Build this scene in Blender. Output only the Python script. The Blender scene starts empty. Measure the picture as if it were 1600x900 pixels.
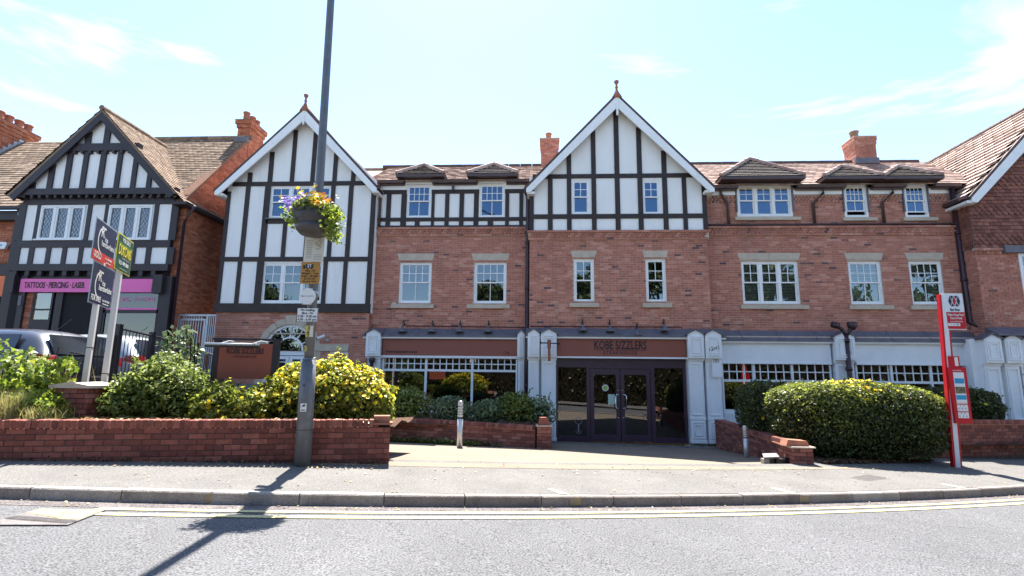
import bpy, math, random
import numpy as np
from mathutils import Vector, Matrix

random.seed(7)
rng = np.random.default_rng(7)
scn = bpy.context.scene
R = math.radians

# ------------------------------------------------------------------ camera
F_PX, PITCH, ROLL, YAW = 834.0, R(9.7), R(0.64), R(-3.15)
CAM = Vector((0.0, 0.0, 2.04))
_fw = Vector((math.sin(YAW) * math.cos(PITCH), math.cos(YAW) * math.cos(PITCH), math.sin(PITCH)))
_r0 = Vector((math.cos(YAW), -math.sin(YAW), 0.0))
_u0 = _r0.cross(_fw)
_rt = _r0 * math.cos(ROLL) + _u0 * math.sin(ROLL)
_up = -_r0 * math.sin(ROLL) + _u0 * math.cos(ROLL)
cam_data = bpy.data.cameras.new("camera")
cam = bpy.data.objects.new("camera", cam_data)
scn.collection.objects.link(cam)
M = Matrix.Identity(4)
for i in range(3):
    M[i][0], M[i][1], M[i][2], M[i][3] = _rt[i], _up[i], -_fw[i], CAM[i]
cam.matrix_world = M
cam_data.sensor_width = 36.0
cam_data.lens = F_PX / 1600.0 * 36.0
cam_data.clip_start = 0.05
cam_data.clip_end = 2000.0
scn.camera = cam

# ------------------------------------------------------------------ light
SUN_ELEV, SUN_AZ = R(62.0), R(-10.5)          # azimuth measured from +Y towards +X
world = bpy.data.worlds.new("World")
scn.world = world
world.use_nodes = True
wn, wl = world.node_tree.nodes, world.node_tree.links
wn.clear()
w_out = wn.new("ShaderNodeOutputWorld")
w_bg = wn.new("ShaderNodeBackground")
w_bg.inputs["Strength"].default_value = 0.095
w_sky = wn.new("ShaderNodeTexSky")
w_sky.sky_type = 'NISHITA'
w_sky.sun_disc = False
w_sky.sun_elevation = SUN_ELEV
w_sky.sun_rotation = SUN_AZ
w_sky.altitude = 600
w_sky.air_density = 1.0
w_sky.dust_density = 0.45
w_sky.ozone_density = 1.0
w_co = wn.new("ShaderNodeTexCoord")
w_mp = wn.new("ShaderNodeMapping")
w_mp.inputs["Scale"].default_value = (1.0, 1.3, 4.2)
w_mp.inputs["Rotation"].default_value = (0.0, R(16), R(20))
w_nz = wn.new("ShaderNodeTexNoise")
w_nz.inputs["Scale"].default_value = 2.1
w_nz.inputs["Detail"].default_value = 8.0
w_nz.inputs["Roughness"].default_value = 0.6
w_nz.inputs["Distortion"].default_value = 0.5
w_rp = wn.new("ShaderNodeValToRGB")
w_rp.color_ramp.elements[0].position = 0.58
w_rp.color_ramp.elements[0].color = (0, 0, 0, 1)
w_rp.color_ramp.elements[1].position = 0.78
w_rp.color_ramp.elements[1].color = (0.5, 0.5, 0.5, 1)
w_mix = wn.new("ShaderNodeMixRGB")
w_mix.blend_type = 'MIX'
w_mix.inputs["Color2"].default_value = (6.5, 6.9, 7.2, 1)
wl.new(w_co.outputs["Generated"], w_mp.inputs["Vector"])
wl.new(w_mp.outputs["Vector"], w_nz.inputs["Vector"])
wl.new(w_nz.outputs["Fac"], w_rp.inputs["Fac"])
wl.new(w_rp.outputs["Color"], w_mix.inputs["Fac"])
wl.new(w_sky.outputs["Color"], w_mix.inputs["Color1"])
wl.new(w_mix.outputs["Color"], w_bg.inputs["Color"])
wl.new(w_bg.outputs["Background"], w_out.inputs["Surface"])

sun_data = bpy.data.lights.new("sun", 'SUN')
sun_data.energy = 4.9
sun_data.angle = R(0.5)
sun_data.color = (1.0, 0.955, 0.89)
sun = bpy.data.objects.new("sun", sun_data)
scn.collection.objects.link(sun)
_sd = Vector((math.sin(SUN_AZ) * math.cos(SUN_ELEV), math.cos(SUN_AZ) * math.cos(SUN_ELEV), math.sin(SUN_ELEV)))
sun.rotation_euler = _sd.to_track_quat('Z', 'Y').to_euler()
sun.location = (0, 0, 40)

scn.view_settings.view_transform = 'Standard'
scn.view_settings.look = 'None'
scn.view_settings.gamma = 1.0
scn.view_settings.exposure = 1.98
scn.render.film_transparent = False
scn.cycles.max_bounces = 8
scn.cycles.transparent_max_bounces = 12
scn.cycles.caustics_reflective = False
scn.cycles.caustics_refractive = False

# ------------------------------------------------------------------ survey: a sight line of the photograph onto a known upright plane
def at(px, py, Y):
    d = _rt * ((px - 800) / F_PX) + _up * ((450 - py) / F_PX) + _fw
    p = CAM + d * (Y / d.y)
    return round(p.x, 3), round(p.z, 3)

def atd(px, py, dep):
    d = _rt * ((px - 800) / F_PX) + _up * ((450 - py) / F_PX) + _fw
    return CAM + d * dep

def kerb_y(x): return 6.70 + 0.268 * x + 0.013 * x * x if -12 < x < 14 else (6.70 + 0.268 * 14 + 0.013 * 196 + 0.632 * (x - 14) if x >= 14 else 6.70 - 0.268 * 12 + 0.013 * 144 - 0.044 * (x + 12))
def kerb_z(x): return 0.665 - 0.035 * max(-30, min(30, x))
def pave_z(x, y): return kerb_z(x) + 0.04 * max(0.0, y - kerb_y(x)) * 0.96
def road_z(x, y):
    n = (kerb_y(x) - y) * 0.96
    return kerb_z(x) - 0.12 + 0.02 * min(n, 3.5) - 0.02 * max(0, min(n - 3.5, 3.5))
def drive_z(x, y): return 1.288 - 0.0187 * x - 0.064 * y

# ------------------------------------------------------------------ materials
def new_mat(name):
    m = bpy.data.materials.new(name)
    m.use_nodes = True
    m.node_tree.nodes.clear()
    return m, m.node_tree.nodes, m.node_tree.links

def ramp(n, stops):
    r = n.new("ShaderNodeValToRGB")
    cr = r.color_ramp
    cr.elements[0].position, cr.elements[0].color = stops[0][0], (*stops[0][1], 1)
    cr.elements[1].position, cr.elements[1].color = stops[-1][0], (*stops[-1][1], 1)
    for p, c in stops[1:-1]:
        e = cr.elements.new(p)
        e.color = (*c, 1)
    return r

def mat(name, col, rough=0.6, var=0.12, vscale=3.0, bump=0.0, bscale=40.0, metal=0.0, spec=0.5, stops=None, fine=0.0, fscale=90.0,
        transl=0.0, coat=0.0, stretch=None, dirt=None, frange=(0.32, 0.68)):
    """colour (or a ramp over the per-piece tint), mottled by noise, with fine relief"""
    m, n, l = new_mat(name)
    out = n.new("ShaderNodeOutputMaterial")
    b = n.new("ShaderNodeBsdfPrincipled")
    b.inputs["Roughness"].default_value = rough
    b.inputs["Metallic"].default_value = metal
    b.inputs["Specular IOR Level"].default_value = spec
    b.inputs["Coat Weight"].default_value = coat
    b.inputs["Coat Roughness"].default_value = 0.08
    geo = n.new("ShaderNodeNewGeometry")
    vec = geo.outputs["Position"]
    if stretch:
        mp = n.new("ShaderNodeMapping")
        mp.inputs["Scale"].default_value = stretch
        l.new(vec, mp.inputs["Vector"])
        vec = mp.outputs["Vector"]
    if stops:
        a = n.new("ShaderNodeAttribute")
        a.attribute_name = "tint"
        oi = n.new("ShaderNodeObjectInfo")
        lt = n.new("ShaderNodeMath"); lt.operation = 'LESS_THAN'; lt.inputs[1].default_value = -0.5
        mx = n.new("ShaderNodeMix"); mx.data_type = 'FLOAT'
        l.new(a.outputs["Fac"], lt.inputs[0])
        l.new(lt.outputs[0], mx.inputs[0])
        l.new(a.outputs["Fac"], mx.inputs[2])
        l.new(oi.outputs["Random"], mx.inputs[3])
        r = ramp(n, stops)
        l.new(mx.outputs[0], r.inputs["Fac"])
        base = r.outputs["Color"]
    else:
        c = n.new("ShaderNodeRGB")
        c.outputs[0].default_value = (*col, 1)
        base = c.outputs[0]
    nz = n.new("ShaderNodeTexNoise")
    nz.inputs["Scale"].default_value = vscale
    nz.inputs["Detail"].default_value = 5
    nz.inputs["Roughness"].default_value = 0.65
    l.new(vec, nz.inputs["Vector"])
    mr = n.new("ShaderNodeMapRange")
    mr.inputs["From Min"].default_value = 0.3
    mr.inputs["From Max"].default_value = 0.7
    mr.inputs["To Min"].default_value = 1 - var
    mr.inputs["To Max"].default_value = 1 + var
    l.new(nz.outputs["Fac"], mr.inputs["Value"])
    val = mr.outputs["Result"]
    if fine:
        nf = n.new("ShaderNodeTexNoise")
        nf.inputs["Scale"].default_value = fscale
        nf.inputs["Detail"].default_value = 2
        l.new(geo.outputs["Position"], nf.inputs["Vector"])
        mf = n.new("ShaderNodeMapRange")
        mf.inputs["From Min"].default_value = frange[0]
        mf.inputs["From Max"].default_value = frange[1]
        mf.inputs["To Min"].default_value = 1 - fine
        mf.inputs["To Max"].default_value = 1 + fine
        l.new(nf.outputs["Fac"], mf.inputs["Value"])
        mm = n.new("ShaderNodeMath"); mm.operation = 'MULTIPLY'
        l.new(val, mm.inputs[0]); l.new(mf.outputs["Result"], mm.inputs[1])
        val = mm.outputs[0]
    vm = n.new("ShaderNodeVectorMath"); vm.operation = 'SCALE'
    l.new(base, vm.inputs[0]); l.new(val, vm.inputs["Scale"])
    colout = vm.outputs["Vector"]
    if dirt:                                   # (colour, scale, threshold, amount)
        nd = n.new("ShaderNodeTexNoise")
        nd.inputs["Scale"].default_value = dirt[1]
        nd.inputs["Detail"].default_value = 6
        nd.inputs["Roughness"].default_value = 0.7
        l.new(vec, nd.inputs["Vector"])
        md = n.new("ShaderNodeMapRange")
        md.inputs["From Min"].default_value = dirt[2]
        md.inputs["From Max"].default_value = dirt[2] + 0.16
        md.inputs["To Max"].default_value = dirt[3]
        l.new(nd.outputs["Fac"], md.inputs["Value"])
        mc = n.new("ShaderNodeMix"); mc.data_type = 'RGBA'
        l.new(md.outputs["Result"], mc.inputs[0])
        l.new(colout, mc.inputs[6])
        mc.inputs[7].default_value = (*dirt[0], 1)
        colout = mc.outputs[2]
    l.new(colout, b.inputs["Base Color"])
    if bump:
        nb = n.new("ShaderNodeTexNoise")
        nb.inputs["Scale"].default_value = bscale
        nb.inputs["Detail"].default_value = 3
        l.new(vec, nb.inputs["Vector"])
        bp = n.new("ShaderNodeBump")
        bp.inputs["Strength"].default_value = bump
        bp.inputs["Distance"].default_value = 0.01
        l.new(nb.outputs["Fac"], bp.inputs["Height"])
        l.new(bp.outputs["Normal"], b.inputs["Normal"])
    if transl:
        t = n.new("ShaderNodeBsdfTranslucent")
        l.new(colout, t.inputs["Color"])
        ms = n.new("ShaderNodeMixShader")
        ms.inputs[0].default_value = transl
        l.new(b.outputs[0], ms.inputs[1]); l.new(t.outputs[0], ms.inputs[2])
        l.new(ms.outputs[0], out.inputs["Surface"])
    else:
        l.new(b.outputs[0], out.inputs["Surface"])
    return m

def glass_mat(name, ior=2.0, tint=(0.82, 0.88, 0.9), bend=0.0, coat=(1, 1, 1)):
    m, n, l = new_mat(name)
    out = n.new("ShaderNodeOutputMaterial")
    tr = n.new("ShaderNodeBsdfTransparent"); tr.inputs["Color"].default_value = (*tint, 1)
    gl = n.new("ShaderNodeBsdfGlossy"); gl.inputs["Roughness"].default_value = 0.0; gl.inputs["Color"].default_value = (*coat, 1)
    fr = n.new("ShaderNodeFresnel"); fr.inputs["IOR"].default_value = ior
    ms = n.new("ShaderNodeMixShader")
    if bend:
        geo = n.new("ShaderNodeNewGeometry")
        nb = n.new("ShaderNodeTexNoise"); nb.inputs["Scale"].default_value = 1.1
        l.new(geo.outputs["Position"], nb.inputs["Vector"])
        bp = n.new("ShaderNodeBump"); bp.inputs["Strength"].default_value = bend; bp.inputs["Distance"].default_value = 0.02
        l.new(nb.outputs["Fac"], bp.inputs["Height"]); l.new(bp.outputs["Normal"], gl.inputs["Normal"])
    l.new(fr.outputs[0], ms.inputs[0]); l.new(tr.outputs[0], ms.inputs[1]); l.new(gl.outputs[0], ms.inputs[2])
    l.new(ms.outputs[0], out.inputs["Surface"])
    return m

DARKB, REDB = (0.075, 0.05, 0.06), (0.30, 0.115, 0.08)
FACADE = [(0.0, (0.12, 0.075, 0.08)), (0.02, (0.20, 0.10, 0.09)), (0.035, (0.38, 0.15, 0.108)), (0.45, (0.43, 0.175, 0.124)), (0.8, (0.48, 0.205, 0.148)), (1.0, (0.56, 0.29, 0.22))]
M_brick = mat("facade_brick", REDB, 0.85, 0.14, 9, 0.5, 120, stops=FACADE, spec=0.2, dirt=((0.24, 0.105, 0.08), 0.8, 0.5, 0.55), stretch=(1, 1, .5))
M_mort = mat("facade_mortar", (0.50, 0.39, 0.31), 0.95, 0.15, 8, spec=0.1)
M_obrick = mat("old_orange_brick", REDB, 0.85, 0.16, 7, 0.5, 120, stops=[(0, (0.30, 0.10, 0.055)), (0.5, (0.42, 0.145, 0.08)), (1, (0.50, 0.20, 0.12))], spec=0.2)
M_omort = mat("old_mortar", (0.22, 0.12, 0.08), 0.95, 0.15, 8, spec=0.1)
M_wbrick = mat("wall_brick", REDB, 0.8, 0.24, 12, 0.6, 90, stops=[(0, (0.15, 0.05, 0.04)), (0.5, (0.24, 0.075, 0.052)), (1, (0.34, 0.12, 0.085))], spec=0.25, dirt=((0.07, 0.05, 0.045), 3.2, 0.56, 0.6))
M_wmort = mat("wall_mortar", (0.10, 0.065, 0.055), 0.95, 0.3, 9, spec=0.1, dirt=((0.35, 0.3, 0.26), 2.4, 0.62, 0.7))
M_pbrick = mat("planter_brick", REDB, 0.85, 0.2, 12, 0.6, 90, stops=[(0, (0.16, 0.065, 0.055)), (0.5, (0.25, 0.09, 0.07)), (1, (0.36, 0.16, 0.125))], spec=0.2, dirt=((0.3, 0.25, 0.22), 4.5, 0.6, 0.45))
M_render = mat("white_render", (0.82, 0.81, 0.79), 0.9, 0.035, 1.5, 0.35, 60, spec=0.15, dirt=((0.5, 0.49, 0.46), 1.3, 0.58, 0.32), stretch=(1.6, 1.6, 0.25))
M_timber = mat("dark_timber", (0.036, 0.025, 0.024), 0.6, 0.25, 4, 0.3, 30, spec=0.35, stretch=(1, 1, 1))
M_timber2 = mat("aubergine_painted_timber", (0.028, 0.020, 0.025), 0.5, 0.2, 4, 0.3, 30, spec=0.4)
M_white = mat("white_painted_wood", (0.80, 0.80, 0.79), 0.45, 0.04, 3, 0.08, 50, spec=0.4, dirt=((0.5, 0.5, 0.47), 2.2, 0.64, 0.5))
M_pilas = mat("pale_blue_white_paint", (0.80, 0.81, 0.81), 0.45, 0.05, 2.5, 0.08, 50, spec=0.4, dirt=((0.42, 0.42, 0.4), 2.6, 0.64, 0.5))
M_stone = mat("cream_stone", (0.50, 0.42, 0.33), 0.85, 0.12, 5, 0.4, 60, spec=0.2, dirt=((0.28, 0.24, 0.2), 3, 0.6, 0.5))
M_verge = mat("brown_verge_tile", (0.10, 0.06, 0.055), 0.7, 0.2, 8, spec=0.3)
M_tile = mat("pinkish_roof_tile", (0.33, 0.22, 0.18), 0.85, 0.2, 6, 0.4, 60, stops=[(0, (0.26, 0.17, 0.145)), (0.5, (0.38, 0.27, 0.225)), (1, (0.48, 0.36, 0.30))], spec=0.2)
M_tile2 = mat("pale_interlocking_tile", (0.4, 0.3, 0.26), 0.8, 0.12, 5, 0.3, 60, stops=[(0, (0.36, 0.27, 0.23)), (1, (0.46, 0.36, 0.31))], spec=0.25)
M_dtile = mat("pale_dormer_tile", (0.5, 0.45, 0.4), 0.8, 0.15, 6, 0.3, 60, stops=[(0, (0.44, 0.38, 0.34)), (1, (0.62, 0.55, 0.49))], spec=0.25)
M_otile = mat("old_brown_roof_tile", (0.33, 0.22, 0.18), 0.9, 0.25, 6, 0.5, 60, stops=[(0, (0.15, 0.105, 0.075)), (0.5, (0.235, 0.165, 0.115)), (1, (0.32, 0.235, 0.17))], spec=0.15)
M_htile = mat("hanging_clay_tile", (0.3, 0.12, 0.08), 0.8, 0.2, 8, 0.4, 60, stops=[(0, (0.15, 0.06, 0.045)), (0.5, (0.24, 0.095, 0.07)), (1, (0.31, 0.13, 0.09))], spec=0.25)
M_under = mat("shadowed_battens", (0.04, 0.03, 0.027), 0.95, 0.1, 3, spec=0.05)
M_lead = mat("grey_lead", (0.135, 0.13, 0.15), 0.55, 0.2, 4, 0.3, 18, metal=0.2, spec=0.4)
M_gutter = mat("brown_plastic_gutter", (0.075, 0.042, 0.040), 0.4, 0.15, 5, spec=0.5)
M_pipe = mat("plum_drainpipe", (0.040, 0.018, 0.026), 0.4, 0.15, 5, spec=0.5)
M_terra = mat("terracotta", (0.33, 0.14, 0.09), 0.8, 0.2, 9, 0.4, 40, spec=0.2)
M_fascia = mat("brown_red_fascia", (0.27, 0.082, 0.055), 0.45, 0.05, 2, spec=0.4)
M_fasci2 = mat("rust_board", (0.25, 0.07, 0.042), 0.5, 0.07, 3, spec=0.35)
M_letter = mat("dark_plum_lettering", (0.018, 0.006, 0.012), 0.5, 0.0)
M_letter2 = mat("faded_lettering", (0.05, 0.014, 0.018), 0.5, 0.0)
M_door = mat("aubergine_door_metal", (0.055, 0.028, 0.045), 0.35, 0.1, 4, spec=0.5)
M_black = mat("black_metal", (0.014, 0.012, 0.016), 0.4, 0.2, 6, 0.2, 30, spec=0.5)
M_steel = mat("brushed_steel", (0.62, 0.61, 0.60), 0.42, 0.12, 9, 0.1, 80, metal=0.6)
M_chrome = mat("bright_steel", (0.75, 0.75, 0.76), 0.18, 0.03, 5, metal=1.0)
M_galv = mat("galvanised_steel", (0.42, 0.46, 0.5), 0.5, 0.15, 8, metal=0.4)
M_post = mat("grey_lamp_column", (0.14, 0.145, 0.16), 0.55, 0.18, 7, 0.3, 40, metal=0.3, dirt=((0.11, 0.10, 0.095), 5, 0.58, 0.5))
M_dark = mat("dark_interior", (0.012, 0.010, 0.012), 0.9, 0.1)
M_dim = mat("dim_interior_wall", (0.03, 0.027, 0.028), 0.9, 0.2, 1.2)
M_blind = mat("pale_blind_slats", (0.55, 0.58, 0.5), 0.6, 0.05)
M_glass = glass_mat("window_glass", 2.3, bend=0.12, coat=(0.80, 0.92, 1.0))  # faint sky blue put into the reflection tint
M_shopgl = glass_mat("shop_window_glass", 1.9, (0.55, 0.55, 0.58), bend=0.03)
M_skygl = glass_mat("dormer_window_glass", 2.5, (0.5, 0.58, 0.7), bend=0.1, coat=(0.42, 0.66, 1.0))  # blue of the mirrored sky put into the reflection tint
M_asph = mat("road_asphalt", (0.094, 0.093, 0.095), 0.9, 0.14, 0.6, 1.0, 60, fine=0.6, fscale=66, frange=(0.34, 0.63), spec=0.3, dirt=((0.09, 0.09, 0.092), 0.7, 0.56, 0.4))
M_gut = mat("gritty_road_edge", (0.13, 0.115, 0.11), 0.95, 0.25, 5, 0.9, 70, fine=0.6, fscale=55, spec=0.1)
M_pave = mat("footway_asphalt", (0.138, 0.130, 0.120), 0.92, 0.14, 1.3, 0.7, 70, fine=0.34, fscale=62, spec=0.2, dirt=((0.11, 0.105, 0.10), 1.6, 0.56, 0.55))
M_drive = mat("beige_forecourt", (0.192, 0.158, 0.120), 0.92, 0.10, 1.1, 0.5, 70, fine=0.2, fscale=60, spec=0.2, dirt=((0.13, 0.115, 0.095), 1.9, 0.57, 0.5))
M_slab = mat("grey_paving_slab", (0.16, 0.15, 0.14), 0.9, 0.2, 3, 0.4, 60, stops=[(0, (0.12, 0.11, 0.11)), (1, (0.20, 0.185, 0.17))], spec=0.2)
M_kerb = mat("granite_kerb", (0.2, 0.18, 0.16), 0.85, 0.22, 4, 0.6, 60, stops=[(0, (0.22, 0.185, 0.165)), (0.5, (0.28, 0.245, 0.215)), (1, (0.34, 0.305, 0.27))], fine=0.25, fscale=80, spec=0.25, dirt=((0.09, 0.07, 0.06), 3, 0.56, 0.6))
M_yel = mat("worn_yellow_paint", (0.50, 0.43, 0.21), 0.8, 0.12, 5, 0.5, 70, fine=0.25, fscale=60, dirt=((0.30, 0.28, 0.22), 4, 0.57, 0.7))
M_yel2 = mat("bright_yellow_paint", (0.72, 0.56, 0.12), 0.8, 0.15, 8, 0.4, 70, fine=0.2, fscale=60, dirt=((0.30, 0.28, 0.2), 8, 0.55, 0.8))
M_ochre = mat("worn_ochre_paint", (0.34, 0.26, 0.13), 0.85, 0.2, 12, dirt=((0.25, 0.22, 0.19), 14, 0.48, 0.9))
M_cream = mat("cream_road_paint", (0.65, 0.60, 0.42), 0.8, 0.1, 8)
M_iron = mat("worn_cast_iron", (0.13, 0.115, 0.11), 0.6, 0.3, 12, 0.5, 50, metal=0.3)
M_soil = mat("dry_bed_soil", (0.085, 0.05, 0.035), 0.95, 0.35, 7, 1.0, 30, fine=0.5, fscale=40, spec=0.05)
M_ground = mat("distant_ground", (0.10, 0.10, 0.09), 0.95, 0.2, 0.2)
M_carpark = mat("car_park_asphalt", (0.12, 0.12, 0.125), 0.92, 0.15, 1, 0.6, 60, fine=0.3, fscale=50)
def leafmat(name, a, b, c, tr=0.45, rough=0.45):
    return mat(name, a, rough, 0.15, 5, spec=0.45, stops=[(0, a), (0.55, b), (1, c)], transl=tr)
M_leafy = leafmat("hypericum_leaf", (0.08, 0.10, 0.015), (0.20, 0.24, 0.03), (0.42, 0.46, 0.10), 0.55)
M_leafg = leafmat("shrub_leaf", (0.07, 0.09, 0.02), (0.18, 0.24, 0.04), (0.40, 0.46, 0.14), 0.5)
M_leafl = leafmat("lime_broad_leaf", (0.09, 0.15, 0.015), (0.22, 0.29, 0.03), (0.38, 0.42, 0.06), 0.55)
M_leafd = leafmat("dark_hedge_leaf", (0.022, 0.035, 0.010), (0.06, 0.08, 0.02), (0.17, 0.19, 0.05), 0.3)
M_leafk = leafmat("dark_far_leaf", (0.02, 0.03, 0.012), (0.04, 0.055, 0.02), (0.09, 0.11, 0.04), 0.15)
M_leafp = leafmat("lavender_grey_leaf", (0.08, 0.12, 0.06), (0.16, 0.22, 0.10), (0.30, 0.36, 0.2), 0.3)
M_leafr = leafmat("red_tinged_leaf", (0.12, 0.03, 0.03), (0.16, 0.08, 0.05), (0.2, 0.2, 0.07), 0.3)
M_straw = leafmat("dry_grass", (0.16, 0.17, 0.04), (0.33, 0.30, 0.10), (0.5, 0.42, 0.2), 0.35)
M_litter = leafmat("fallen_leaf", (0.20, 0.09, 0.05), (0.4, 0.28, 0.14), (0.6, 0.45, 0.15), 0.2)
M_yflow = leafmat("yellow_petal", (0.80, 0.50, 0.01), (0.88, 0.72, 0.02), (0.92, 0.82, 0.10), 0.5)
M_vflow = leafmat("violet_petal", (0.25, 0.13, 0.5), (0.45, 0.33, 0.7), (0.75, 0.65, 0.85), 0.35)
M_oflow = leafmat("orange_petal", (0.75, 0.16, 0.02), (0.85, 0.35, 0.03), (0.9, 0.6, 0.08), 0.35)
M_twig = mat("twiggy_bark", (0.018, 0.014, 0.009), 0.95, 0.3, 10, 0.6, 30, spec=0.1)  # darkened so bush cores give the shade between leaves
M_bark = mat("tree_bark", (0.09, 0.07, 0.05), 0.95, 0.3, 6, 0.8, 18, spec=0.1)
M_red = mat("bus_stop_red", (0.50, 0.012, 0.022), 0.35, 0.06, 3, spec=0.5)
M_bwhite = mat("bus_stop_white", (0.70, 0.72, 0.74), 0.35, 0.03, 3)
M_navy = mat("navy_board", (0.018, 0.020, 0.055), 0.4, 0.1, 4)
M_sold = mat("red_sold_strip", (0.62, 0.04, 0.03), 0.4, 0.05, 4)
M_green = mat("green_board", (0.015, 0.07, 0.03), 0.4, 0.1, 4)
M_byel = mat("board_yellow", (0.75, 0.62, 0.04), 0.4, 0.05, 4)
M_pink = mat("hot_pink_fascia", (0.80, 0.13, 0.40), 0.45, 0.04, 3)
M_orange = mat("orange_sign", (0.75, 0.16, 0.04), 0.5, 0.05, 3)
M_plate = mat("white_sign_plate", (0.72, 0.72, 0.70), 0.45, 0.03, 3)
M_cplate = mat("cream_notice", (0.62, 0.58, 0.50), 0.6, 0.04, 5)
M_oplate = mat("ochre_sign_plate", (0.42, 0.19, 0.025), 0.5, 0.08, 5)
M_print = mat("grey_print", (0.3, 0.28, 0.26), 0.6, 0.1, 5)
M_ink = mat("black_ink", (0.012, 0.012, 0.015), 0.5, 0.0)
M_blue = mat("poster_blue", (0.02, 0.28, 0.5), 0.5, 0.1, 20)
M_photo = mat("poster_photo_print", (0.15, 0.12, 0.07), 0.5, 0.8, 22)
M_wood = mat("white_softwood_post", (0.60, 0.57, 0.54), 0.7, 0.08, 5, 0.3, 40, stretch=(1, 1, 0.15))
M_carg = mat("dark_grey_car_paint", (0.055, 0.06, 0.075), 0.35, 0.05, 3, metal=0.4, coat=1.0)
M_carw = mat("silver_white_car_paint", (0.34, 0.36, 0.39), 0.35, 0.03, 3, metal=0.2, coat=1.0)
M_carglass = mat("tinted_car_glass", (0.012, 0.014, 0.018), 0.05, 0.1, 3, spec=1.0)
M_lamp = mat("red_tail_lamp", (0.30, 0.008, 0.01), 0.15, 0.05, 3, coat=1.0)
M_rubber = mat("black_rubber", (0.015, 0.015, 0.016), 0.8, 0.1, 5)
M_basket = mat("grey_plastic_basket", (0.06, 0.055, 0.06), 0.5, 0.25, 6, 0.3, 25, spec=0.4)
M_roofsh = mat("pale_corrugated_sheet", (0.55, 0.55, 0.53), 0.6, 0.15, 4, dirt=((0.35, 0.33, 0.3), 5, 0.55, 0.6))
M_pineb = mat("bare_pine_board", (0.50, 0.30, 0.16), 0.7, 0.1, 4)

# ------------------------------------------------------------------ object helpers
C = scn.collection
class MB:
    """collects faces, each with a material slot and a tint, and links them as one mesh"""
    def __init__(s): s.v, s.f, s.m, s.t = [], [], [], []
    def face(s, pts, m=0, t=0.5):
        k = len(s.v); s.v.extend(tuple(p) for p in pts); s.f.append(tuple(range(k, k + len(pts)))); s.m.append(m); s.t.append(t)
    def box(s, x0, x1, y0, y1, z0, z1, m=0, t=0.5):
        s.frame((x0, y0, z0), (x1 - x0, 0, 0), (0, y1 - y0, 0), (0, 0, z1 - z0), m, t); return s
    def frame(s, o, u, v, w, m=0, t=0.5, skip=()):
        o, u, v, w = Vector(o), Vector(u), Vector(v), Vector(w)
        P = [o, o + u, o + u + v, o + v, o + w, o + u + w, o + u + v + w, o + v + w]
        k = len(s.v); s.v.extend(tuple(p) for p in P)
        fs = {'b': (0, 3, 2, 1), 't': (4, 5, 6, 7), 'f': (0, 1, 5, 4), 'r': (1, 2, 6, 5), 'k': (2, 3, 7, 6), 'l': (3, 0, 4, 7)}
        for key, f in fs.items():
            if key in skip: continue
            s.f.append(tuple(k + i for i in f)); s.m.append(m); s.t.append(t)
        return s
    def prism(s, poly, a, m=0, t=0.5):
        """poly: 3-D points of one face, a: extrusion vector"""
        a = Vector(a); n = len(poly); k = len(s.v)
        s.v.extend(tuple(p) for p in poly); s.v.extend(tuple(Vector(p) + a) for p in poly)
        s.f.append(tuple(range(k, k + n))[::-1]); s.f.append(tuple(range(k + n, k + 2 * n))); s.m += [m, m]; s.t += [t, t]
        for i in range(n):
            j = (i + 1) % n
            s.f.append((k + i, k + j, k + n + j, k + n + i)); s.m.append(m); s.t.append(t)
        return s
    def tube(s, pts, r, n=8, m=0, t=0.5, cap=True, r2=None):
        pts = [Vector(p) for p in pts]; rings = []
        for i, p in enumerate(pts):
            d = (pts[min(i + 1, len(pts) - 1)] - pts[max(i - 1, 0)]).normalized()
            a = d.cross(Vector((0, 0, 1)) if abs(d.z) < 0.9 else Vector((1, 0, 0))).normalized(); b = d.cross(a)
            rr = r if r2 is None else r + (r2 - r) * i / max(1, len(pts) - 1)
            k = len(s.v)
            for j in range(n):
                th = 2 * math.pi * j / n
                s.v.append(tuple(p + a * (rr * math.cos(th)) + b * (rr * math.sin(th))))
            rings.append(k)
        for i in range(len(rings) - 1):
            for j in range(n):
                j2 = (j + 1) % n
                s.f.append((rings[i] + j, rings[i] + j2, rings[i + 1] + j2, rings[i + 1] + j)); s.m.append(m); s.t.append(t)
        if cap:
            s.f.append(tuple(rings[0] + j for j in range(n))[::-1]); s.f.append(tuple(rings[-1] + j for j in range(n))); s.m += [m, m]; s.t += [t, t]
        return s
    def lathe(s, c, prof, n=16, m=0, t=0.5, squash=(1, 1)):
        c = Vector(c); rings = []
        for r, z in prof:
            k = len(s.v)
            for j in range(n):
                th = 2 * math.pi * j / n
                s.v.append((c.x + r * math.cos(th) * squash[0], c.y + r * math.sin(th) * squash[1], c.z + z))
            rings.append(k)
        for i in range(len(rings) - 1):
            for j in range(n):
                j2 = (j + 1) % n
                s.f.append((rings[i] + j, rings[i] + j2, rings[i + 1] + j2, rings[i + 1] + j)); s.m.append(m); s.t.append(t)
        s.f.append(tuple(rings[0] + j for j in range(n))[::-1]); s.f.append(tuple(rings[-1] + j for j in range(n))); s.m += [m, m]; s.t += [t, t]
        return s
    def mesh(s, name, mats, smooth=False):
        me = bpy.data.meshes.new(name)
        me.from_pydata(s.v, [], s.f)
        if not isinstance(mats, (list, tuple)): mats = [mats]
        for m_ in mats: me.materials.append(m_)
        me.polygons.foreach_set("material_index", s.m)
        a = me.attributes.new("tint", 'FLOAT', 'FACE'); a.data.foreach_set("value", s.t)
        if smooth: me.polygons.foreach_set("use_smooth", [True] * len(s.f))
        me.update()
        return me
    def build(s, name, mats, parent=None, smooth=False, kind=None, label=None):
        return link(name, s.mesh(name, mats, smooth), parent, kind, label)

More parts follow.
